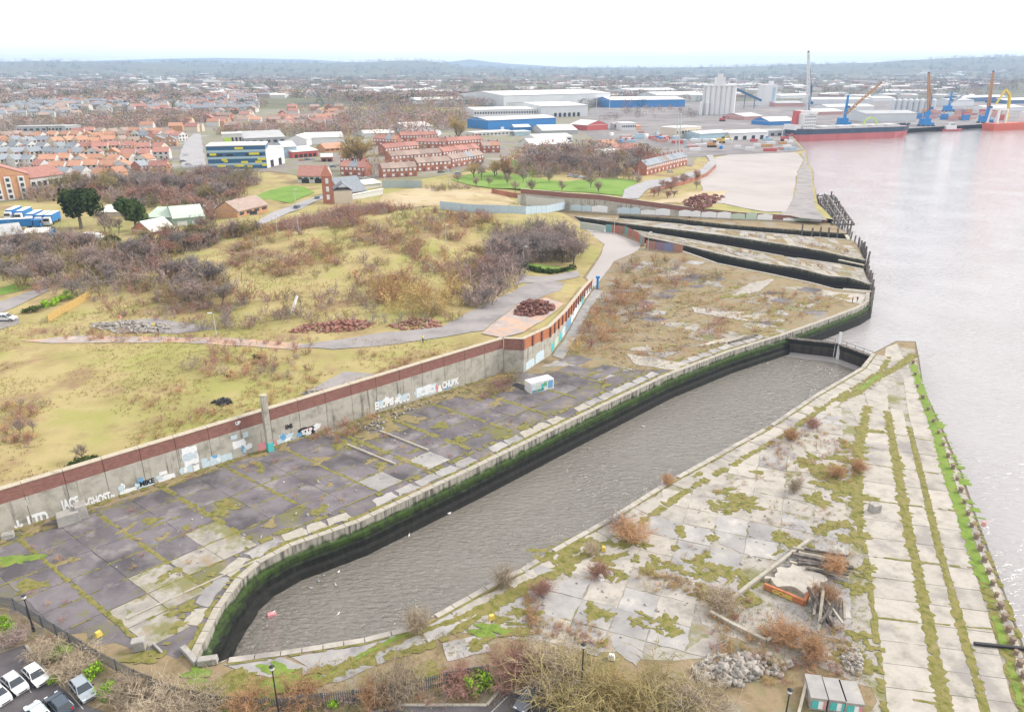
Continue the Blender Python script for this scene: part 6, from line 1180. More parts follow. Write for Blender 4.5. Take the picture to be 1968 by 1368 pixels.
def beams(label, group, items):
    for it in items: o = timber(label, *it); o['group'] = group
beams('long weathered beam lying in the timber stack behind the ruined footing', 'timber stack on the pier', [(1575 + random.uniform(-14, 14), 1062 + 4 * i + random.uniform(-2, 2), random.uniform(5, 8), -.32 + random.gauss(0, .06), 0, random.choice([M_timb, M_timb, M_timbp]), .2 + .28 * (i % 3), random.uniform(.25, .45)) for i in range(12)])
beams('charred beam leaning in the burnt timber pile', 'burnt timber pile on the pier', [(1572 + 5 * math.cos(i * 2.4) * 2 + i, 1178 + random.uniform(-12, 12), random.uniform(4, 6), 1.3 + random.gauss(0, .45), random.uniform(.1, .55), random.choice([M_timb, M_timb, M_timbp]), random.uniform(.5, 1.4), random.uniform(.2, .35)) for i in range(14)])
beams('loose dark beam right of the burnt timber pile', 'loose beams right of the burnt pile', [(1608 + 7 * i, 1168 + 2 * i, 3.6, 1.0 + .1 * i, .05, random.choice([M_timb, M_timbp]), .2, .25) for i in range(3)])
beams('grey sleeper in the group lying on the far apron', 'sleepers on the far apron', [(1362 + 12 * i, 661 - 1.5 * i, 6.5, .62, 0, M_timbp, .15, .5) for i in range(5)]); beams('dark beam beside the sleepers on the far apron', 'dark beams on the far apron', [(1420 + 8 * i, 655 - 3 * i, 7, .5, 0, M_timb, .15, .4) for i in range(3)])
timber('black girder lying across the crane tracks near the right edge', 1925, 1244, 6.0, -.15, 0, C['blackm'], .2, .35); timber('thin rusty rail lying across the pier edge beside the black girder', 1962, 1246, 3.0, -.1, 0, C['pink'], .2, .2); timber('white leaning board standing in the scrub of the field', 567, 600, 5.0, 1.2, .9, C['winw'], 2.0, .5)
# ruined brick footing with walls
def low_wall(label, px, h, m, w=.5, z=0):
    p = [P(*q) for q in px]; o = thing('low_wall', label, 'wall', tuple(p[0]))
    for a, b in zip(p[:-1], p[1:]):
        n = max(1, int((b - a).length / 2.0))
        for i in range(n):
            c0, c1 = a.lerp(b, i / n) - p[0], a.lerp(b, (i + .985) / n) - p[0]; q = MB(); q.bar(c0 + Vector((0, 0, h / 2)), c1 + Vector((0, 0, h / 2)), w, h * random.uniform(.9, 1.02)); q.build('wall_block', m, o)
    return o
slab(tint_up([Vector(P2(*p)) for p in [(1468, 1118), (1545, 1148), (1590, 1120), (1540, 1090), (1500, 1095)]]), M_slab, ztop=.55, th=.62, jit=.35, step=.6, name='plinth')
lw = low_wall('orange brick footing with yellow graffiti in the ruined pit on the pier', [(1468, 1130), (1545, 1163), (1552, 1148)], .85, M_brick2, .35); low_wall('long pale sill wall left of the ruined pit', [(1402, 1158), (1436, 1130), (1460, 1112), (1520, 1066), (1556, 1040)], .5, M_kerb, .45); low_wall('pale sill wall along the near side of the ruined pit', [(1364, 1180), (1400, 1200), (1472, 1236), (1490, 1226)], .6, M_kerb, .45)
a2, b2 = Vector(P2(1468, 1130)), Vector(P2(1545, 1163)); d2 = (b2 - a2).normalized()
o = obj('graffiti', text_mesh('GOSE'), lw); o.data.materials.clear(); o.data.materials.append(GY); place_flat(o, lw, d2, a2 + d2 * 2.4, .12, .22, 1.0, .75)
# sprayed cabins at the bottom edge
for i, (u0, u1, v, dpt) in enumerate([(1555, 1586, 1362, 3.2), (1590, 1622, 1366, 3.0), (1622, 1656, 1372, 3.0)]):
    a, b = P(u0, v), P(u1, v + 4); d = b - a; rz = math.atan2(d.y, d.x); o = thing('cabin', ['left', 'middle', 'right', 'nearest'][i] + ' one of the low sprayed concrete cabins at the bottom edge', 'cabin', tuple(a), rz); L_ = d.length; MB().box((L_ / 2, dpt / 2, .75), (L_, dpt, 1.5)).build('wall', M_blk, o); MB().box((L_ / 2, dpt / 2, 1.57), (L_ + .1, dpt + .1, .14)).build('roof', M_grey, o)
    for x, w_, m in [(.3, .4, GT), (.65, .3, GL), (.85, .2, GP)]: MB().box((L_ * x, -.03, .75), (L_ * w_, .04, 1.0)).build('graffiti', random.choice([m, GW, GT]), o)
timber('long pale beam propped beside the sprayed cabins', 1540, 1352, 4.5, 1.05, .2, M_timbp, .6, .3)
# bollards and fender pits along the river edge
bol = MB(); bol.cyl((0, 0, 0), .30, .5, 10, r2=.24); bol.cyl((0, 0, .5), .36, .22, 10, r2=.30); bme = bol.mesh('bollard', mat('rusty_iron', [(.16, .12, .09), (.27, .2, .15)], scale=3, rough=.9, coords='obj'))
edp = [Vector(P2(line_at_v(Lq['ed'], v), v)) for v in np.linspace(700, 1420, 33)]
for i, p in enumerate(offset_line(edp, 1.2)):
    o = obj('bollard', bme, None, (p.x, p.y, .0), 0, random.uniform(.8, 1.2)); tag(o, 'rusty mooring bollard number %s from the pier tip along the river edge' % (['one', 'two', 'three', 'four', 'five', 'six', 'seven', 'eight', 'nine', 'ten', 'eleven', 'twelve', 'thirteen', 'fourteen', 'fifteen', 'sixteen', 'seventeen', 'eighteen', 'nineteen'][i % 19] if i < 19 else 'twenty ' + ['', 'one', 'two', 'three', 'four', 'five', 'six', 'seven', 'eight', 'nine', 'ten', 'eleven', 'twelve', 'thirteen', 'fourteen'][i - 19]).strip(), 'bollard', 'bollards along the pier edge')
for ln_, nm in ((tip34, 'the end of the farthest stone finger'), (tip23, 'the end of the nearer stone finger'), (b4n[:2], 'the mouth of the farthest narrow dock'), (apr_tip[:2], 'the river corner of the apron')):
    for i, p in enumerate(offset_line(resample([Vector(q) for q in ln_], 3.2), random.uniform(-1.3, -.9))):
        h_ = random.uniform(6.2, 8.2); o = MB().bar((0, 0, -1), (random.gauss(0, .3), random.gauss(0, .3), h_), random.uniform(.4, .6)).build('timber_pile', M_timb, None, (p.x, p.y, ZW)); tag(o, 'dark broken timber pile standing in the water at ' + nm, 'pile', 'timber piles at ' + nm)
# gulls on the water
gq = MB(); gq.add([(-.28, 0, .08), (0, -.11, .06), (.2, -.06, .12), (.2, .06, .12), (0, .11, .06), (0, 0, .22), (.24, 0, .28), (.36, 0, .25), (-.42, 0, .14)], [(0, 1, 5), (1, 2, 5), (2, 6, 5), (6, 3, 5), (3, 4, 5), (4, 0, 5), (0, 8, 5), (2, 7, 6), (7, 3, 6), (0, 4, 3, 2, 1)]); gme = gq.mesh('gull', C['winw'])
for u, v in [(830, 993), (786, 1029), (622, 1105), (613, 1117), (645, 1124), (598, 1130), (651, 1099), (1237, 820), (1132, 863), (864, 987), (650, 1180), (523, 1180)]:
    p = P(u, v, ZW); tag(obj('gull', gme, None, (p.x, p.y, ZW - .03), random.uniform(0, 6), random.uniform(1.0, 1.5)), 'white gull floating on the water of the flooded dock', 'gull', 'gulls on the dock water')
p = P(522, 1181, ZW); tag(MB().box((0, 0, .1), (1.2, .8, .3), taper=.8).build('plastic_drum', GP, None, (p.x, p.y, ZW), .4), 'pinkish plastic tub floating near the head of the dock', 'tub')
# car park bay lines and kerbs
M_line = flat_mat('bay_line', (.50, .48, .46))
q = MB()
def bay(u0, v0, u1, v1, lab): a, b = P(u0, v0), P(u1, v1); d = b - a; tag(MB().box((d.length / 2, 0, .02), (d.length, .10, .006)).build('bay_line', M_line, None, (a.x, a.y, 0), math.atan2(d.y, d.x)), kind='structure')
for c_ in [(36, 1300, 60, 1330), (0, 1312, 14, 1340), (132, 1330, 160, 1362), (1042, 1335, 1022, 1368), (1006, 1328, 985, 1360), (940, 1372, 975, 1338)]: bay(*c_, '')
for px_, lab in [([(50, 1240), (70, 1265), (100, 1305)], 'brick kerb edging the empty parking bay on the left'), ([(706, 1372), (770, 1355), (936, 1355), (962, 1324)], 'brick kerb along the lower car park'), ([(962, 1324), (1010, 1332), (1060, 1348), (1110, 1362)], 'brick kerb behind the dark parked car')]:
    for a, b in zip(px_[:-1], px_[1:]): kerb([a, b], lab + ' at %s' % ('its near part' if a == px_[0] else 'its farther part' if b == px_[-1] and len(px_) > 2 else 'its middle'), .3, .15)
# small yellow and white litter
for u, v, m, lab in [(190, 1221, GY, 'yellow plastic crate on the near yard'), (1160, 1057, GY, 'yellow drum on the broken slabs of the pier'), (945, 1189, GY, 'yellow drum on the mossy slabs near the dock edge'), (1240, 592, GW, 'white sack on the far apron'), (1383, 527, GW, 'white board near the nearest narrow dock'), (231, 611, GP, 'orange tarpaulin in the left field'), (295, 627, GY, 'yellow dumped boards in the left field'), (1155, 1112, GW, 'white bag beside the reddish bush'), (1175, 1265, GW, 'white bag behind the right lamp post'), (1890, 1009, C['pink'], 'rusty mooring fitting on the mossy edge')]:
    p = G(u, v); q = MB().box((0, 0, .3), (.8, .6, .6), taper=.7); tag(q.build('litter', m, None, (p.x, p.y, p.z), random.uniform(0, 3)), lab, 'litter')
# ================================================================== vegetation
def twig_mat(name, cols, rnd=.22):
    return mat(name, cols, scale=.35, detail=3, rough=1, spec=.1, coords='obj', rnd=rnd)
MT = {'purple': twig_mat('bare_twigs_purple', [(.25, .187, .168), (.38, .295, .262)]), 'grey': twig_mat('bare_twigs_grey', [(.20, .172, .165), (.32, .275, .26)]),
      'red': twig_mat('bare_twigs_red', [(.29, .155, .12), (.42, .25, .20)]), 'orange': twig_mat('bare_twigs_orange', [(.36, .205, .11), (.48, .30, .17)]),
      'tan': twig_mat('bare_twigs_tan', [(.38, .27, .115), (.50, .37, .16)]), 'olive': twig_mat('bare_twigs_olive', [(.21, .175, .08), (.31, .255, .12)]),
      'pale': twig_mat('bare_twigs_pale', [(.32, .255, .185), (.43, .355, .26)]),
      'ever': twig_mat('evergreen_leaves', [(.022, .04, .012), (.05, .075, .02), (.075, .095, .03)]), 'leaf': twig_mat('green_leaves', [(.09, .19, .015), (.19, .34, .025), (.25, .40, .04)])}
M_bark = mat('bark', [(.13, .105, .085), (.22, .19, .155)], scale=3, rough=1, coords='obj', rnd=.2)
def tubes(segs, n=3):
    V_, F_ = [], []
    for p0, p1, r0, r1 in segs:
        d = (p1 - p0); L_ = np.linalg.norm(d)
        if L_ < 1e-5: continue
        d = d / L_; up = np.array([0, 0, 1.]) if abs(d[2]) < .9 else np.array([1., 0, 0]); s = np.cross(d, up); s /= np.linalg.norm(s); t = np.cross(s, d); b = len(V_)
        for p, r in ((p0, r0), (p1, r1)):
            for i in range(n):
                a = 2 * math.pi * i / n; V_.append(p + (s * math.cos(a) + t * math.sin(a)) * r)
        for i in range(n): F_.append((b + i, b + (i + 1) % n, b + n + (i + 1) % n, b + n + i))
    return V_, F_
def blades(segs, w):
    """thin tapering twigs, two triangles"""
    V_, F_ = [], []
    R = np.random.default_rng(len(segs))
    for p0, p1 in segs:
        d = p1 - p0; s = np.cross(d, R.normal(size=3)); k = np.linalg.norm(s)
        if k < 1e-6: continue
        s = s / k * w * .5; b = len(V_); m_ = (p0 + p1) / 2
        V_ += [p0 - s, p0 + s, p1 + s * .35, p1 - s * .35]; F_.append((b, b + 1, b + 2, b + 3))
    return V_, F_
def unit(v): return v / (np.linalg.norm(v) + 1e-9)
def grow_tree(seed, height=8.0, spread=.55, trunk=.33, fine=1.0, tw=.035, upright=.35):
    """returns (trunk mesh data, crown mesh data): limbs, boughs, fine bare twigs"""
    R = np.random.default_rng(seed); heavy, light = [], []
    tr = height * .022
    top = np.array([R.normal(0, .04) * height, R.normal(0, .04) * height, height * trunk])
    heavy.append((np.zeros(3) - [0, 0, .3], top, tr * 1.25, tr))
    lead = []
    nl = int(R.integers(5, 8))
    for i in range(nl):
        a = 2 * math.pi * (i + R.uniform(-.3, .3)) / nl; st = top * R.uniform(.75, 1.0)
        out_ = np.array([math.cos(a), math.sin(a), 0]) * spread * R.uniform(.6, 1.1) + np.array([0, 0, R.uniform(.5, 1.1)])
        lead.append((st, unit(out_), height * R.uniform(.30, .42), tr * .6))
    lead.append((top, unit(np.array([R.normal(0, .15), R.normal(0, .15), 1])), height * .40, tr * .7))
    def rec(p, d, L_, r, lv):
        q = p + d * L_ * .5 + R.normal(0, .03, 3) * L_; e = q + unit(d + R.normal(0, .18, 3) + [0, 0, upright * .3]) * L_ * .5
        if lv < 2: heavy.append((p, q, r, r * .8)); heavy.append((q, e, r * .8, r * .5))
        else: light.append((p, q)); light.append((q, e))
        if lv >= 3: return
        k = int((4 if lv == 0 else 5 if lv == 1 else 6) * fine + R.uniform(0, 1))
        for _ in range(k):
            t = R.uniform(.25, 1.0); s = p + (q - p) * min(1, t * 2) if t < .5 else q + (e - q) * (t * 2 - 1)
            dd = unit(d * .7 + unit(R.normal(0, 1, 3)) * .85 + np.array([0, 0, upright * .6])); rec(s, dd, L_ * R.uniform(.42, .68), r * .5, lv + 1)
    for p, d, L_, r in lead: rec(p, d, L_, r, 0)
    tV, tF = tubes(heavy); lV, lF = blades(light, tw * 1.0)
    return (tV, tF), (lV, lF)
def grow_shrub(seed, height=2.0, width=1.2, stems=16, fine=1.0, tw=.03, dens=5):
    R = np.random.default_rng(seed + 900); heavy, light = [], []
    for i in range(stems):
        a = R.uniform(0, 6.283); r0 = R.uniform(0, .35) * width * .5; lean = R.uniform(.1, 1.0) * width / height * .75
        p = np.array([math.cos(a) * r0, math.sin(a) * r0, -.05]); d = unit(np.array([math.cos(a) * lean, math.sin(a) * lean, 1.0])); L_ = height * R.uniform(.55, 1.0)
        q = p + d * L_ * .5; e = q + unit(d + R.normal(0, .2, 3)) * L_ * .5
        light.append((p, q)); light.append((q, e))
        for _ in range(int(dens * fine)):
            t = R.uniform(.2, 1); s = p + (e - p) * t; dd = unit(d + R.normal(0, .75, 3)); l2 = L_ * R.uniform(.2, .42); e2 = s + dd * l2; light.append((s, e2))
            for _ in range(int(3 * fine) if dens != 4 else 2):
                s2 = s + (e2 - s) * R.uniform(.3, 1); light.append((s2, s2 + unit(dd + R.normal(0, .8, 3)) * l2 * R.uniform(.35, .7)))
    return blades(light, tw)
def grow_leafy(seed, height=5.0, width=4.0, n=900, leaf=.28, lumps=9, base=.25):
    R = np.random.default_rng(seed + 300); V_, F_ = [], []
    cs = [np.array([R.normal(0, .26) * width, R.normal(0, .26) * width, height * R.uniform(base + .1, .82)]) for _ in range(lumps)]; rs = [R.uniform(.2, .36) * min(width, height) for _ in range(lumps)]
    for i in range(n):
        k = i % lumps; d = unit(R.normal(0, 1, 3)); p = cs[k] + d * rs[k] * R.uniform(.72, 1.05) * np.array([1, 1, .85])
        s = unit(np.cross(d, R.normal(size=3))); t = unit(np.cross(s, d) + R.normal(0, .5, 3)); l_ = leaf * R.uniform(.6, 1.3); b = len(V_)
        V_ += [p - s * l_ * .5 - t * l_ * .4, p + s * l_ * .5 - t * l_ * .4, p + s * l_ * .3 + t * l_ * .6, p - s * l_ * .3 + t * l_ * .6]; F_.append((b, b + 1, b + 2, b + 3))
    return V_, F_
TREES = []      # (trunk data, crown data), unit of height 8 m
for s in range(5): TREES.append(grow_tree(s, 8.0, [.5, .6, .7, .55, .45][s], [.28, .22, .3, .25, .2][s], 1.15, .065))
BIGT = [grow_tree(20 + s, 8.0, .42, .12, 1.45, .05, .9) for s in range(2)]
def norm8(t):
    zm = max(p[2] for p in t[1][0]); k = 8.0 / zm; return ([p * k for p in t[0][0]], t[0][1]), ([p * k for p in t[1][0]], t[1][1])
TREES = [norm8(t) for t in TREES]; BIGT = [norm8(t) for t in BIGT]
SHRUBS = [grow_shrub(s, 2.0, [1.6, 2.2, 1.3, 2.8][s], [14, 18, 12, 22][s], 1.0, .034) for s in range(4)]
UNDER = [grow_shrub(70 + s, 2.0, [1.8, 2.4, 1.5, 2.9][s], 11, 1.0, .05, 4) for s in range(4)]
NEARB = [grow_shrub(40 + s, 3.2, [3.8, 3.2, 4.5][s], 60, 1.5, .032, 8) for s in range(3)]
LEAFY = [grow_leafy(s, 5.0, [3.6, 3.0, 4.2][s], 2600, .34, 14) for s in range(3)]
LOWG = [grow_leafy(10 + s, 1.6, 2.2, 420, .16, 8, .1) for s in range(2)]
_mc = {}
def vm(key, data, m):
    if (key, m.name) not in _mc: _mc[(key, m.name)] = fast_mesh(key, np.array(data[0]), np.array(data[1]), m)
    return _mc[(key, m.name)]
NTREE = [0]; NSHRUB = [0]
def tree(x, y, h, kind='purple', label='', group=None, var=None, big=False, wide=1.0, z=None):
    NTREE[0] += 1
    lib = BIGT if big else TREES; i = random.randrange(len(lib)) if var is None else var
    o = thing('bare_tree', label, 'tree', (x, y, ground_z(x, y) if z is None else z), random.uniform(0, 6.28), group); k = h / 8.0; o.scale = (k * wide, k * wide, k)
    obj('trunk', vm(('bt' if big else 't') + str(i), lib[i][0], M_bark), o); obj('crown', vm(('bc' if big else 'c') + str(i), lib[i][1], MT[kind]), o)
    return o
def shrub(x, y, h, kind='red', label='', group=None, near=False, wide=1.0, z=None):
    NSHRUB[0] += 1
    lib = NEARB if near else SHRUBS; i = random.randrange(len(lib)); k = h / (3.2 if near else 2.0)
    o = obj('shrub', vm(('ns' if near else 's') + str(i), lib[i], MT[kind]), None, (x, y, ground_z(x, y) if z is None else z), random.uniform(0, 6.28), (k * wide, k * wide, k))
    return tag(o, label, 'shrub', group)
def leafy(x, y, h, kind, name, label, cat, low=False, wide=1.0, group=None):
    lib = LOWG if low else LEAFY; i = random.randrange(len(lib)); k = h / (1.6 if low else 5.0)
    if low: return tag(obj(name, vm('lg' + str(i), lib[i], MT[kind]), None, (x, y, ground_z(x, y)), random.uniform(0, 6), (k * wide, k * wide, k)), label, cat, group)
    o = thing(name, label, cat, (x, y, ground_z(x, y)), random.uniform(0, 6), group); o.scale = (k * wide, k * wide, k)
    obj('trunk', MB().cyl((0, 0, -.2), .22, 2.6, 6, r2=.12).mesh('trunk', M_bark), o); obj('crown', vm('lf' + str(i), lib[i], MT[kind]), o); return o
def noise2v(x, y, s=.09, o=0): return np.sin(x * s * 2.1 + o) * np.cos(y * s * 1.7 + o * 2) + .6 * np.sin(x * s * 4.3 + y * s * 3.1 + o) + .4 * np.sin(x * s * 7 - y * s * 6 + 2 * o)
def zone_pts(px, n, clump=.0, mind=0.0):
    poly = [G2(u, v) for u, v in px]; pa_ = np.array(poly); lo_, hi_ = pa_.min(0), pa_.max(0); out_ = np.zeros((0, 2)); tries = 0
    while len(out_) < n and tries < 12:
        tries += 1; p = rng.uniform(lo_, hi_, (n * 4, 2)); p = p[in_poly(p, pa_)]
        if clump: p = p[noise2v(p[:, 0], p[:, 1], .05, 3.1) > clump - 1 + rng.uniform(-.3, .3, len(p))]
        out_ = np.vstack([out_, p])
    out_ = out_[:n] if not mind else out_
    if mind:
        keep = []
        for q in out_:
            if all((q[0] - k[0]) ** 2 + (q[1] - k[1]) ** 2 > mind * mind for k in keep): keep.append((q[0], q[1]))
            if len(keep) >= n: break
        out_ = keep
    return [tuple(map(float, q)) for q in out_]
_ac = {}
def _arr(data):
    if id(data) not in _ac:
        f = np.array(data[1]); f = np.vstack([f[:, :3], f[:, [0, 2, 3]]]) if f.shape[1] == 4 else f
        _ac[id(data)] = (np.array(data[0]), f)
    return _ac[id(data)]
class Mass:
    """far or uncountable growth merged into one object: V, F with numpy copies"""
    def __init__(self): self.V = []; self.F = []; self.n = 0
    def put(self, data, x, y, z, k, kz=None, rz=None):
        V_, F_ = _arr(data); a = random.uniform(0, 6.28) if rz is None else rz; c, s = math.cos(a), math.sin(a)
        W_ = np.column_stack([V_[:, 0] * c - V_[:, 1] * s, V_[:, 0] * s + V_[:, 1] * c, V_[:, 2]]) * np.array([k, k, kz or k]) + np.array([x, y, z])
        self.V.append(W_); self.F.append(F_ + self.n); self.n += len(V_)
    def build(self, name, m, label):
        if self.V: return tag(obj(name, fast_mesh(name, np.vstack(self.V), np.vstack(self.F), m)), label, None, None, 'stuff')

# ---- woods, nearest first; every tree its own object
def wood(px, n, h, kinds, label, group, mind=2.0, wide=1.0):
    for x, y in zone_pts(px, n, mind=mind): tree(x, y, random.uniform(*h), random.choice(kinds), label, group, wide=wide * random.uniform(1.1, 1.5))
wood([(0, 490), (110, 470), (230, 485), (330, 520), (440, 545), (480, 580), (380, 588), (250, 565), (170, 545), (150, 575), (60, 560), (0, 545)], 42, (5.5, 8.5), ['purple', 'grey', 'grey', 'purple'], 'leafless purple grey tree in the belt between the side road and the rough field', 'trees between the side road and the field')
wood([(200, 500), (330, 460), (440, 438), (500, 442), (470, 456), (380, 482), (300, 515)], 30, (5, 8), ['purple', 'olive', 'grey', 'red'], 'leafless brownish tree on the edge of the mound below the green sheds', 'trees below the green sheds')
wood([(300, 360), (470, 346), (500, 354), (468, 372), (452, 398), (400, 418), (330, 398), (240, 392), (130, 378), (70, 392), (60, 380), (140, 362)], 64, (8, 12), ['purple', 'purple', 'grey', 'red', 'olive'], 'leafless tree in the purple wood below the housing estate', 'trees in the wood below the estate', 4)
wood([(945, 500), (1000, 478), (1100, 495), (1112, 512), (1060, 508), (1008, 505), (985, 520)], 20, (7.5, 9.5), ['grey', 'purple'], 'leafless grey tree in the row above the clipped hedge by the road', 'trees above the roadside hedge', 2.5)
wood([(900, 560), (960, 500), (1000, 520), (1000, 545), (940, 590), (890, 590)], 18, (5, 7), ['grey', 'purple', 'red'], 'leafless dark tree at the right foot of the mound beside the old road', 'trees at the foot of the mound', 2)
wood([(990, 330), (1050, 300), (1150, 315), (1235, 335), (1230, 350), (1100, 335), (1010, 338)], 38, (8, 12), ['purple', 'purple', 'red', 'grey'], 'leafless purple tree in the clump at the back of the green park', 'trees at the back of the park', 4)
wood([(1180, 305), (1230, 300), (1300, 310), (1240, 330)], 12, (7, 10), ['purple', 'red'], 'leafless tree beside the white block of flats above the park', 'trees by the white flats', 4)
wood([(900, 335), (960, 330), (985, 345), (920, 350)], 8, (7, 10), ['purple', 'red', 'tan'], 'leafless tree at the right end of the brick terraces', 'trees at the end of the terraces', 4)
wood([(1320, 345), (1345, 335), (1345, 365), (1290, 385), (1245, 385), (1270, 362)], 20, (3.5, 6), ['purple', 'red', 'olive'], 'leafless bush like tree on the bank below the curving road', 'trees on the bank below the road', 3)
for u, v, h in [(1022, 372, 8), (1080, 372, 7), (1055, 352, 7), (1135, 362, 8), (1150, 372, 7), (990, 370, 7), (1005, 352, 8), (880, 352, 6), (915, 360, 6), (940, 360, 6), (975, 356, 7)]:
    p = G(u, v); tree(p.x, p.y, h, random.choice(['purple', 'grey', 'pale']), 'small leafless tree standing singly on the green park lawn', 'single trees on the park lawn')
for u, v, h, lab in [(690, 328, 24, 'tall tan leafless poplar standing left of the brick terraces'), (884, 270, 22, 'tall tan leafless poplar behind the right end of the terraces'), (970, 345, 15, 'upright orange brown tree at the terraces\' right gable end')]:
    p = G(u, v); tree(p.x, p.y, h, 'tan' if h > 16 else 'orange', lab, None, big=True, wide=1.5 if h > 16 else .8)
for u, v, h in [(204, 455, 10), (216, 458, 9), (228, 452, 8)]:
    p = G(u, v); tree(p.x, p.y, h, 'purple', 'pinkish leafless birch between the two dark evergreens', 'birches between the evergreens', wide=.7)
for u, v, h, w_, lab in [(157, 440, 15, 1.1, 'large dark evergreen tree beside the parked lorries'), (262, 442, 14, .8, 'dark upright evergreen in front of the green sheds')]:
    p = G(u, v); leafy(p.x, p.y, h, 'ever', 'evergreen_tree', lab, 'tree', wide=w_)
for u, v, h in [(262, 500, 5), (250, 490, 5), (240, 505, 4), (300, 490, 4), (320, 485, 5), (345, 480, 4.5), (220, 475, 4)]:
    p = G(u, v); leafy(p.x, p.y, h, 'ever', 'evergreen_bush', 'dark green holly bush among bare trees left of the mound', 'bush', group='evergreen bushes left of the mound', wide=1.3)
for u, v in [(92, 590), (105, 584), (120, 578), (132, 572), (75, 597), (60, 600)]:
    p = G(u, v); leafy(p.x, p.y, 2.0, 'ever' if u < 80 else 'leaf', 'hedge_bush', 'low green hedge bush beside the yellow wooden fence', 'bush', low=True, wide=1.6, group='hedge bushes by the wooden fence')
for t in np.linspace(0, 1, 16):
    p = G(1008 + 92 * t, 514 + 10 * math.sin(t * 3) + 2 * t); leafy(p.x, p.y, 1.7, 'ever', 'hedge_bush', 'dark clipped hedge bush on the green verge under the grey trees', 'bush', low=True, wide=1.5, group='clipped hedge by the road')
for u, v, s_ in [(170, 890, 1.6), (150, 892, 1.4), (190, 886, 1.2), (493, 690, 1.2), (441, 722, 1.0)]:
    p = G(u, v); leafy(p.x, p.y, s_, 'ever', 'bramble', 'low dark green bramble clump in the dry field behind the wall', 'bush', low=True, wide=1.5, group='bramble clumps in the field')

# ---- shrubs
def scrub(px, n, h, kinds, label, group, mind=1.0, near=False, wide=1.0, clump=0):
    for x, y in zone_pts(px, n, clump, mind): shrub(x, y, random.uniform(*h), random.choice(kinds), label, group, near, wide * random.uniform(.8, 1.25))
masses = {k: Mass() for k in ('purple', 'red', 'orange', 'tan', 'olive', 'grey')}
def scrub_mass(px, n, h, kinds, clump=.0, mind=0, wide=1.0):
    pts_ = zone_pts(px, n, clump, mind)
    if not pts_: return
    zs_ = np.where(in_poly(pts_, APRON_A), 0.0, Hn(pts_))
    for (x, y), gz in zip(pts_, zs_):
        d = random.choice(UNDER); hh = random.uniform(*h); masses[random.choice(kinds)].put(d, x, y, gz, hh / 2 * wide * random.uniform(.8, 1.2), hh / 2)
MOUND = [(420, 500), (500, 440), (640, 405), (760, 400), (960, 425), (1000, 490), (960, 540), (880, 560), (720, 555), (560, 535), (450, 520)]
scrub(MOUND, 70, (2.5, 4.5), ['red', 'purple', 'red', 'olive', 'orange'], 'leafless reddish shrub among dry grass on the mound', 'shrubs on the mound', 3, wide=1.2)
scrub_mass(MOUND, 850, (1.0, 3.4), ['red', 'red', 'orange', 'purple', 'tan', 'olive'], 1.0, wide=1.5)
scrub_mass([(510, 440), (560, 425), (640, 405), (740, 400), (930, 412), (940, 425), (740, 428), (560, 446)], 110, (2.5, 4.5), ['red', 'purple', 'red'], .6)
scrub([(720, 560), (780, 545), (870, 555), (890, 590), (830, 610), (740, 600)], 30, (4.0, 6.0), ['tan', 'tan', 'orange'], 'golden tan willow shrub at the foot of the mound', 'willow shrubs at the foot of the mound', 2, wide=1.1)
scrub_mass([(480, 560), (560, 560), (720, 565), (740, 610), (880, 605), (900, 620), (760, 625), (600, 630), (520, 615)], 80, (1.8, 3.8), ['purple', 'grey', 'red', 'olive'], 0)
scrub_mass([(330, 585), (480, 585), (520, 610), (470, 640), (380, 640), (300, 615)], 70, (1.5, 3.5), ['purple', 'grey', 'red'], .0)
scrub_mass([(170, 570), (330, 580), (300, 620), (200, 610), (180, 590)], 45, (1.2, 2.6), ['olive', 'red', 'grey'], 0)
scrub_mass([(20, 640), (150, 630), (330, 645), (620, 652), (600, 664), (330, 660), (30, 652)], 120, (.8, 1.7), ['red', 'red', 'purple', 'orange'], 0)
scrub([(350, 720), (400, 672), (560, 662), (640, 690), (610, 722), (520, 738), (430, 740)], 46, (1.2, 2.6), ['red', 'red', 'purple', 'orange'], 'leafless reddish bush in the open field behind the long wall', 'bushes in the open field', 1.6, wide=1.3)
scrub_mass([(340, 730), (620, 660), (760, 690), (620, 760), (380, 850), (250, 860), (200, 800)], 150, (.6, 1.5), ['orange', 'red', 'tan'], 1.0, wide=1.4)
scrub_mass([(0, 780), (180, 770), (250, 850), (120, 880), (0, 850)], 60, (.7, 2.2), ['red', 'purple', 'orange'], .8)
scrub_mass([(630, 755), (780, 690), (930, 665), (820, 700), (700, 750)], 60, (.6, 1.5), ['orange', 'tan', 'red'], 0, wide=1.4)
for u, v, h in [(160, 885, 3.2), (40, 835, 3.2), (65, 830, 2.5)]:
    p = G(u, v); tree(p.x, p.y, h, 'purple', 'small spindly leafless tree in the field close behind the wall', 'spindly trees behind the wall')
BR = 'orange brown leafless bush on the overgrown yard beside the ramp'
scrub([(1095, 670), (1140, 600), (1180, 545), (1230, 555), (1250, 600), (1190, 650), (1120, 690)], 46, (1.8, 3.6), ['orange', 'orange', 'red', 'tan'], BR, 'bushes beside the ramp', 1.5, wide=1.2)
scrub([(1175, 525), (1235, 492), (1310, 500), (1390, 535), (1300, 556), (1210, 548)], 36, (1.5, 3.4), ['red', 'orange', 'olive', 'purple'], 'brown leafless bush near the fence at the head of the nearest narrow dock', 'bushes near the dock fence', 2, wide=1.3)
scrub_mass([(1150, 600), (1250, 560), (1400, 560), (1560, 560), (1620, 580), (1480, 640), (1300, 680), (1110, 710)], 230, (.4, 1.3), ['orange', 'orange', 'tan', 'red'], .6, wide=1.7)
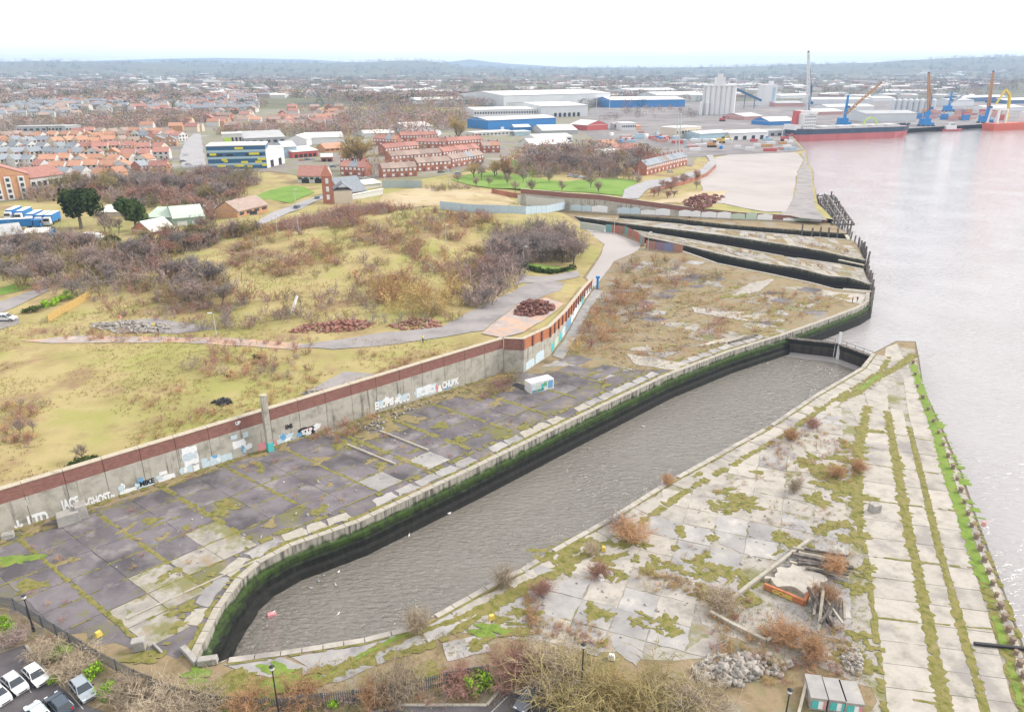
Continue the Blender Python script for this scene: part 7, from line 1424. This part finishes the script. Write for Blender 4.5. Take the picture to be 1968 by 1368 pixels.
scrub([(1345, 640), (1375, 618), (1405, 625), (1395, 650), (1360, 655)], 8, (1.5, 2.4), ['orange', 'red'], 'rounded orange brown bush by the pale concrete strip on the apron', 'bushes by the pale strip', 1.5, wide=1.4)
scrub([(1480, 560), (1570, 555), (1590, 575), (1530, 592)], 14, (.9, 1.8), ['orange', 'tan', 'red'], 'small orange bush on the apron towards the river corner', 'bushes towards the river corner', 1.6, wide=1.4)
scrub_mass([(1340, 478), (1480, 495), (1620, 520), (1650, 530), (1560, 515), (1420, 480)], 40, (.6, 1.6), ['red', 'tan', 'orange']); scrub_mass([(1250, 430), (1500, 460), (1620, 478), (1640, 490), (1500, 465)], 40, (.6, 1.6), ['red', 'tan'])
scrub([(610, 842), (660, 815), (720, 805), (705, 830), (650, 850)], 12, (1.2, 2.2), ['orange', 'olive', 'red'], 'brown bush growing at the foot of the long wall past the concrete post', 'bushes at the foot of the long wall', 1.2, wide=1.3)
scrub([(905, 730), (990, 705), (1000, 722), (940, 745)], 10, (1.4, 2.6), ['olive', 'orange', 'red'], 'brown bush growing in the corner where the two walls meet', 'bushes in the wall corner', 1.2, wide=1.3)
for _ in range(220):
    c = Vector((random.uniform(-72, 40), random.uniform(68, 152)))
    if in_poly([tuple(c)], LEFT_POLY)[0]: masses[random.choice(['orange', 'tan', 'red'])].put(random.choice(SHRUBS), c.x, c.y, 0, random.uniform(.3, .7), random.uniform(.2, .45))
for u, v, h, w_ in [(1785, 460, 1, 1)]: pass
for u, v, h, w_, k, lab in [(972, 1124, 2.6, .8, 'pale', 'round leafless bush on the dock edge about halfway along'), (803, 1212, 2.6, .9, 'pale', 'leafless bush on the dock edge nearest the dock head'), (1283, 930, 1.6, .9, 'orange', 'small orange bush on the coping farthest along the dock edge'), (1215, 1035, 2.6, 1.4, 'orange', 'wide orange brown bush on the pier beside the dock coping'), (1140, 1010, 1.6, 1, 'pale', 'small pale bush on the dock edge left of the wide orange bush'), (1185, 1010, 2.0, 1.2, 'grey', 'greyish bush directly behind the wide orange bush'),
                         (1600, 1100, 2.3, 1.1, 'orange', 'orange bush growing by the timber stack on the pier'), (1583, 1160, 2.6, 1.0, 'orange', 'orange bush behind the leaning burnt timbers'), (1500, 1225, 2.4, 1.2, 'orange', 'orange bush below the ruined brick footing'), (1650, 905, 1.6, 1.3, 'orange', 'rusty bush beside the mossy track on the pier'), (1605, 915, 1.8, 1.2, 'orange', 'rusty bush among broken slabs mid pier'), (1525, 945, 2.0, .9, 'pale', 'pale bush standing on broken slabs mid pier'), (1520, 845, 1.8, 1.3, 'orange', 'orange bush beside the coping near the pier tip'), (1560, 820, 1.6, 1.2, 'red', 'reddish bush among slabs near the pier tip'), (1148, 1105, 1.7, 1.2, 'red', 'reddish bush on broken slabs below the wide orange bush'), (1040, 1140, 1.6, 1.4, 'red', 'reddish bush left of the grey slabs on the near pier'), (1380, 1160, 2.2, 1.4, 'pale', 'pale bush left of the ruined brick footing'), (1560, 1262, 2.0, 1.3, 'orange', 'orange bush above the white rubble heap')]:
    p = G(u, v); shrub(p.x, p.y, h * 1.15, k, lab, None, True, w_)
scrub_mass([(1480, 850), (1560, 815), (1640, 860), (1660, 930), (1600, 930), (1450, 920)], 130, (.3, .9), ['orange', 'red', 'tan'], 0, wide=1.5)
scrub_mass([(1000, 1150), (1150, 1080), (1300, 1110), (1440, 1150), (1400, 1220), (1200, 1250), (1020, 1220)], 260, (.25, .8), ['orange', 'red', 'tan', 'tan'], .6, wide=1.8)
scrub_mass([(1340, 1230), (1620, 1200), (1660, 1300), (1400, 1330), (1330, 1290)], 160, (.3, 1.1), ['orange', 'tan', 'red'], .6, wide=1.6)
scrub_mass([(1180, 1010), (1420, 880), (1600, 790), (1640, 860), (1640, 1100), (1400, 1100), (1150, 1090)], 240, (.15, .5), ['tan', 'olive', 'orange'], .9, wide=2.0)
# near the car parks, seen from above
for u, v, h, w_, k, lab in [(1110, 1345, 5.2, 1.15, 'olive', 'big many stemmed olive bush beside the right lamp post'), (1060, 1310, 4.2, 1.2, 'pale', 'pale bush behind the big olive bush by the right lamp post'), (1250, 1400, 5.5, 1.2, 'olive', 'big sprawling olive bush at the bottom edge right of the car park'), (1340, 1385, 4.2, 1.2, 'pale', 'pale bush right of the sprawling olive bush at the bottom edge'), (1190, 1350, 3.4, 1.1, 'tan', 'tan bush between the two big olive bushes'), (985, 1300, 3.8, 1.0, 'red', 'reddish bush left of the right lamp post behind the dark car'), (765, 1335, 4.2, .8, 'pale', 'tall peach coloured bush beside the palisade fence'), (720, 1350, 2.8, .9, 'orange', 'peach bush left of the tall one beside the palisade fence'), (310, 1380, 3.8, 1.2, 'pale', 'pale sprawling bush at the bottom edge right of the grey car'), (250, 1345, 2.6, 1.1, 'pale', 'pale bush between the grey car and the yard fence'), (380, 1375, 3.0, 1.2, 'pale', 'pale bush at the bottom edge beside the left lamp post'), (150, 1290, 2.4, 1.3, 'pale', 'pale bush behind the white parked cars'), (95, 1262, 2.2, 1.2, 'pale', 'pale bush at the corner of the empty bay behind the white car'), (25, 1235, 2.0, 1.2, 'purple', 'purplish bush at the left edge by the tall lamp post'), (570, 1345, 2.6, 1.2, 'orange', 'orange bush right of the middle lamp post'), (480, 1365, 2.4, 1.3, 'orange', 'orange bush at the bottom edge left of the middle lamp post'), (880, 1320, 2.4, 1.2, 'red', 'brownish bush left of the round green bush at the car park')]:
    p = P(u, v); shrub(p.x, p.y, h * .92, k, lab, None, True, w_ * 1.35, z=0)
for u, v, h, w_, lab in [(15, 1225, 1.4, 1.0, 'bright green bush at the left edge above the empty bay'), (10, 1200, 1.2, .8, 'small bright green bush at the left edge by the lamp post'), (180, 1300, 1.5, 1.0, 'bright green bush behind the grey parked car'), (205, 1335, 1.3, 1.1, 'bright green bush right of the grey parked car'), (105, 1315, 1.0, .9, 'bright green bush between the white and the grey car'), (120, 1258, 1.2, 1.4, 'dull green bush along the parking bays'), (925, 1322, 1.9, .9, 'round glossy green bush at the corner of the lower car park'), (907, 1328, 1.5, .8, 'smaller green bush left of the round glossy green one'), (640, 1360, .9, .9, 'small green bush at the foot of the palisade fence')]:
    p = P(u, v); leafy(p.x, p.y, h * 1.35, 'leaf', 'green_bush', lab, 'bush', low=True, wide=w_)
scrub_mass([(40, 1200), (200, 1290), (330, 1340), (330, 1368), (200, 1310), (20, 1215)], 36, (.5, 1.4), ['purple', 'red', 'olive'], 0, wide=1.4); scrub_mass([(540, 1340), (760, 1335), (960, 1310), (1000, 1330), (760, 1368), (540, 1375)], 60, (.5, 1.4), ['purple', 'red', 'olive'], 0, wide=1.4)
for k, m_ in masses.items(): m_.build('scrub', MT[k], 'low %s scrub spread over the rough ground of the derelict site' % {'purple': 'purplish', 'red': 'reddish', 'orange': 'orange', 'tan': 'tan', 'olive': 'olive', 'grey': 'greyish'}[k])

# ---- tufts of grass
def tufts(name, pts_, m, h, w, label, nb=5):
    pts_ = np.array(pts_); n = len(pts_)
    if n == 0: return
    z = np.where(in_poly(pts_, APRON_A), 0.0, Hn(pts_)); V_ = np.zeros((n * nb, 3, 3)); k = 0
    base = np.repeat(np.column_stack([pts_, z]), nb, 0); a = rng.uniform(0, 6.28, n * nb); hh = h * rng.uniform(.5, 1.2, n * nb); ln_ = rng.uniform(.2, .9, n * nb) * hh
    s = np.column_stack([-np.sin(a), np.cos(a), np.zeros_like(a)]) * (w / 2); d = np.column_stack([np.cos(a) * ln_, np.sin(a) * ln_, hh]); base = base + rng.normal(0, .12, base.shape) * [1, 1, 0]
    V_ = np.stack([base - s, base + s, base + d], 1).reshape(-1, 3); F_ = np.arange(len(V_)).reshape(-1, 3)
    tag(obj(name, fast_mesh(name, V_, F_, m)), label, None, None, 'stuff')
M_tuft = mat('tuft_dry', [(.24, .18, .075), (.38, .30, .14), (.42, .34, .17)], scale=.25, rough=1, spec=.1, second=((.20, .22, .05), .06, .53, .8)); M_tuftg = mat('tuft_green', [(.14, .17, .035), (.24, .26, .06)], scale=.3, rough=1, spec=.1)
FIELD = [(-100, 1000), (-100, 640), (0, 600), (200, 600), (420, 480), (500, 430), (760, 395), (960, 430), (1000, 520), (880, 600), (620, 650), (900, 660), (500, 800), (0, 960)]
tufts('dry_grass', zone_pts(FIELD, 15000, .55), M_tuft, .5, .10, 'withered pale grass over the rough field and mound behind the wall', 4)
tufts('dry_grass', zone_pts([(300, 1270), (520, 1300), (900, 1200), (1100, 1120), (1500, 1160), (1660, 1200), (1680, 1368), (1200, 1400), (300, 1400)], 2600, .6), M_tuft, .28, .05, 'withered grass between slabs of the near yard by the car park', 5)
tufts('green_grass', zone_pts([(300, 1270), (520, 1300), (900, 1200), (1100, 1120), (1660, 1000), (1680, 1368), (1200, 1400), (300, 1400)], 1600, .8), M_tuftg, .2, .05, 'short green grass between slabs of the near yard', 5)
tufts('dry_grass', zone_pts([(1050, 720), (1140, 580), (1240, 490), (1400, 520), (1640, 575), (1400, 660), (1200, 735)], 3500, .7), M_tuft, .4, .09, 'withered grass over the far end of the apron', 4)
# ================================================================== woods too far to pick apart
def far_tree_data(seed):
    R = np.random.default_rng(seed); V_, F_ = [], []
    for i in range(70):
        a = R.uniform(0, 6.28); h = R.uniform(.12, 1); r = .42 * math.sqrt(max(0, 1 - (2 * (h - .55)) ** 2)) * R.uniform(.5, 1.05); p = np.array([math.cos(a) * r, math.sin(a) * r, h]); d = unit(np.array([math.cos(a), math.sin(a), .9]) + R.normal(0, .4, 3)) * R.uniform(.12, .24); s = unit(np.cross(d, R.normal(size=3))) * R.uniform(.02, .045); b = len(V_); V_ += [p - s, p + s, p + d]; F_.append((b, b + 1, b + 2))
    b = len(V_); V_ += [np.array([-.02, 0, -.05]), np.array([.02, 0, -.05]), np.array([0, 0, .6])]; F_.append((b, b + 1, b + 2)); return V_, F_
FT = [far_tree_data(s) for s in range(5)]
far = {k: Mass() for k in ('purple', 'grey', 'ever', 'red', 'olive')}
def far_wood(px, n, h, kinds, clump=0.0, sc=.004):
    poly = np.array([G2(u, v) for u, v in px]); lo_, hi_ = poly.min(0), poly.max(0); got = 0; it = 0
    while got < n and it < 30:
        it += 1; p = rng.uniform(lo_, hi_, (n * 3, 2)); p = p[in_poly(p, poly)]
        if clump: p = p[noise2v(p[:, 0], p[:, 1], sc, 1.7) > clump - 1]
        p = p[:n - got]; z = Hn(p) if len(p) else []
        for (x, y), zz in zip(p, z):
            hh = random.uniform(*h); far[random.choice(kinds)].put(random.choice(FT), x, y, zz - .2, hh * random.uniform(.9, 1.5), hh)
        got += len(p)
far_wood([(490, 246), (560, 210), (650, 208), (680, 232), (640, 246), (560, 250)], 140, (4, 8), ['purple', 'grey', 'red']); far_wood([(-40, 245), (0, 205), (330, 195), (480, 205), (480, 225), (330, 232), (100, 240)], 260, (5, 9), ['purple', 'grey', 'ever'])
PK = ['purple', 'purple', 'grey', 'red', 'olive']
far_wood([(100, 248), (140, 232), (330, 226), (420, 230), (360, 246), (200, 252)], 320, (7, 12), PK)
far_wood([(660, 262), (700, 245), (800, 228), (900, 238), (860, 262), (760, 268)], 150, (8, 13), PK); far_wood([(640, 250), (660, 215), (740, 205), (900, 215), (900, 235), (700, 240)], 170, (8, 13), PK)
far_wood([(400, 262), (480, 250), (640, 252), (700, 262), (640, 266), (480, 262)], 160, (6, 10), PK)
far_wood([(-60, 250), (0, 240), (120, 238), (110, 248), (20, 262)], 70, (7, 11), PK)
far_wood([(-200, 212), (0, 196), (500, 190), (900, 192), (960, 212), (700, 210), (480, 208), (200, 210)], 520, (8, 14), PK + ['ever'], .55)
LAND_A = np.array(LAND)
def far_belt(u0, u1, r0, r1, n, h, kinds, clump, sc):
    """far country by bearing and range"""
    got = 0; it = 0
    while got < n and it < 20:
        it += 1; m_ = n * 2; ta = (rng.uniform(u0, u1, m_) - PCX) * CP / F_PX; y = rng.uniform(r0, r1, m_); p = np.column_stack([ta * y, y]); p = p[in_poly(p, LAND_A)]
        p = p[noise2v(p[:, 0], p[:, 1], sc, 1.7) > clump - 1][:n - got]; z = Hn(p) if len(p) else []
        for (x, y_), zz in zip(p, z): hh = random.uniform(*h); far[random.choice(kinds)].put(random.choice(FT), x, y_, zz - .2, hh * random.uniform(1.0, 1.8), hh)
        got += len(p)
far_belt(-200, 1350, 1250, 1900, 1500, (9, 15), PK + ['ever', 'grey'], .75, .004); far_belt(-300, 2300, 1900, 3000, 2300, (9, 16), PK + ['ever', 'grey'], .75, .003); far_belt(-300, 2300, 3000, 5000, 2300, (11, 19), ['grey', 'purple', 'ever', 'grey'], .8, .002); far_belt(-300, 2300, 5000, 8500, 1700, (14, 26), ['grey', 'ever', 'grey'], .8, .0013)
far_wood([(1140, 236), (1170, 215), (1260, 208), (1350, 214), (1345, 226), (1200, 232)], 60, (5, 9), ['grey', 'purple'], .7); far_wood([(1060, 300), (1110, 285), (1180, 288), (1240, 300), (1290, 312), (1180, 318), (1080, 312)], 90, (6, 10), PK); far_wood([(975, 320), (1000, 300), (1060, 292), (1070, 318), (1010, 330)], 60, (6, 10), PK)
far_wood([(0, 345), (120, 348), (330, 345), (330, 330), (120, 340), (0, 340)], 40, (4, 7), PK); far_wood([(0, 262), (330, 262), (330, 335), (100, 345), (0, 335)], 240, (3, 7), PK); far_wood([(660, 345), (900, 325), (950, 300), (960, 280), (720, 285)], 110, (3, 6), PK)
def under(px, n, h, kinds):
    pts_ = zone_pts(px, n); zs_ = np.where(in_poly(pts_, APRON_A), 0.0, Hn(pts_))
    for (x, y), gz in zip(pts_, zs_): hh = random.uniform(*h); far[random.choice(kinds)].put(random.choice(UNDER), x, y, gz - .2, hh / 2 * random.uniform(.7, 1.1), hh / 2)
# undergrowth under the nearer woods so they read as closed woodland
under([(300, 352), (470, 342), (505, 352), (470, 372), (452, 398), (400, 420), (330, 402), (240, 396), (130, 382), (60, 396), (50, 380), (140, 358)], 520, (3.5, 8), PK); under([(0, 490), (110, 468), (230, 482), (330, 518), (450, 545), (490, 585), (380, 592), (250, 568), (150, 578), (60, 562), (0, 548)], 380, (2.5, 6.5), PK + ['olive']); under([(190, 505), (330, 458), (440, 438), (510, 440), (470, 456), (380, 484), (300, 520)], 300, (2.5, 6), PK + ['olive', 'ever'])
under([(930, 520), (945, 450), (1000, 440), (1100, 442), (1130, 470), (1110, 505), (1000, 505), (1000, 545), (930, 595), (885, 592)], 260, (3, 7.5), ['purple', 'grey', 'purple']); under([(990, 335), (1050, 300), (1150, 312), (1240, 335), (1230, 352), (1100, 338), (1010, 342)], 260, (4, 9), PK); under([(530, 438), (640, 408), (740, 402), (760, 408), (640, 424), (545, 446)], 150, (2.5, 5), ['purple', 'red', 'red'])
under([(0, 455), (100, 462), (200, 455), (230, 480), (100, 475), (0, 490)], 90, (3, 6), PK + ['olive']); under([(820, 362), (900, 358), (905, 364), (830, 370)], 40, (2, 4), ['olive', 'purple'])
for k, m_ in far.items(): m_.build('woodland', MT[k], 'bare %s woodland massed across the town and the far country' % {'purple': 'purplish', 'grey': 'grey', 'ever': 'dark evergreen', 'red': 'reddish', 'olive': 'olive'}[k])
# ================================================================== haze
mh = bpy.data.materials.new('haze_air'); mh.use_nodes = True; th = mh.node_tree; th.nodes.clear()
oh = th.nodes.new('ShaderNodeOutputMaterial'); pv = th.nodes.new('ShaderNodeVolumePrincipled')
pv.inputs['Color'].default_value = (.50, .68, .95, 1); pv.inputs['Density'].default_value = 1.0e-4; pv.inputs['Anisotropy'].default_value = 0.0
th.links.new(pv.outputs[0], oh.inputs['Volume'])
mb = MB(); mb.box((0, 6450, 133), (29000, 14600, 292)); tag(mb.build('haze', mh), 'thin pale blue haze in the air over the whole river valley', None, None, 'stuff')
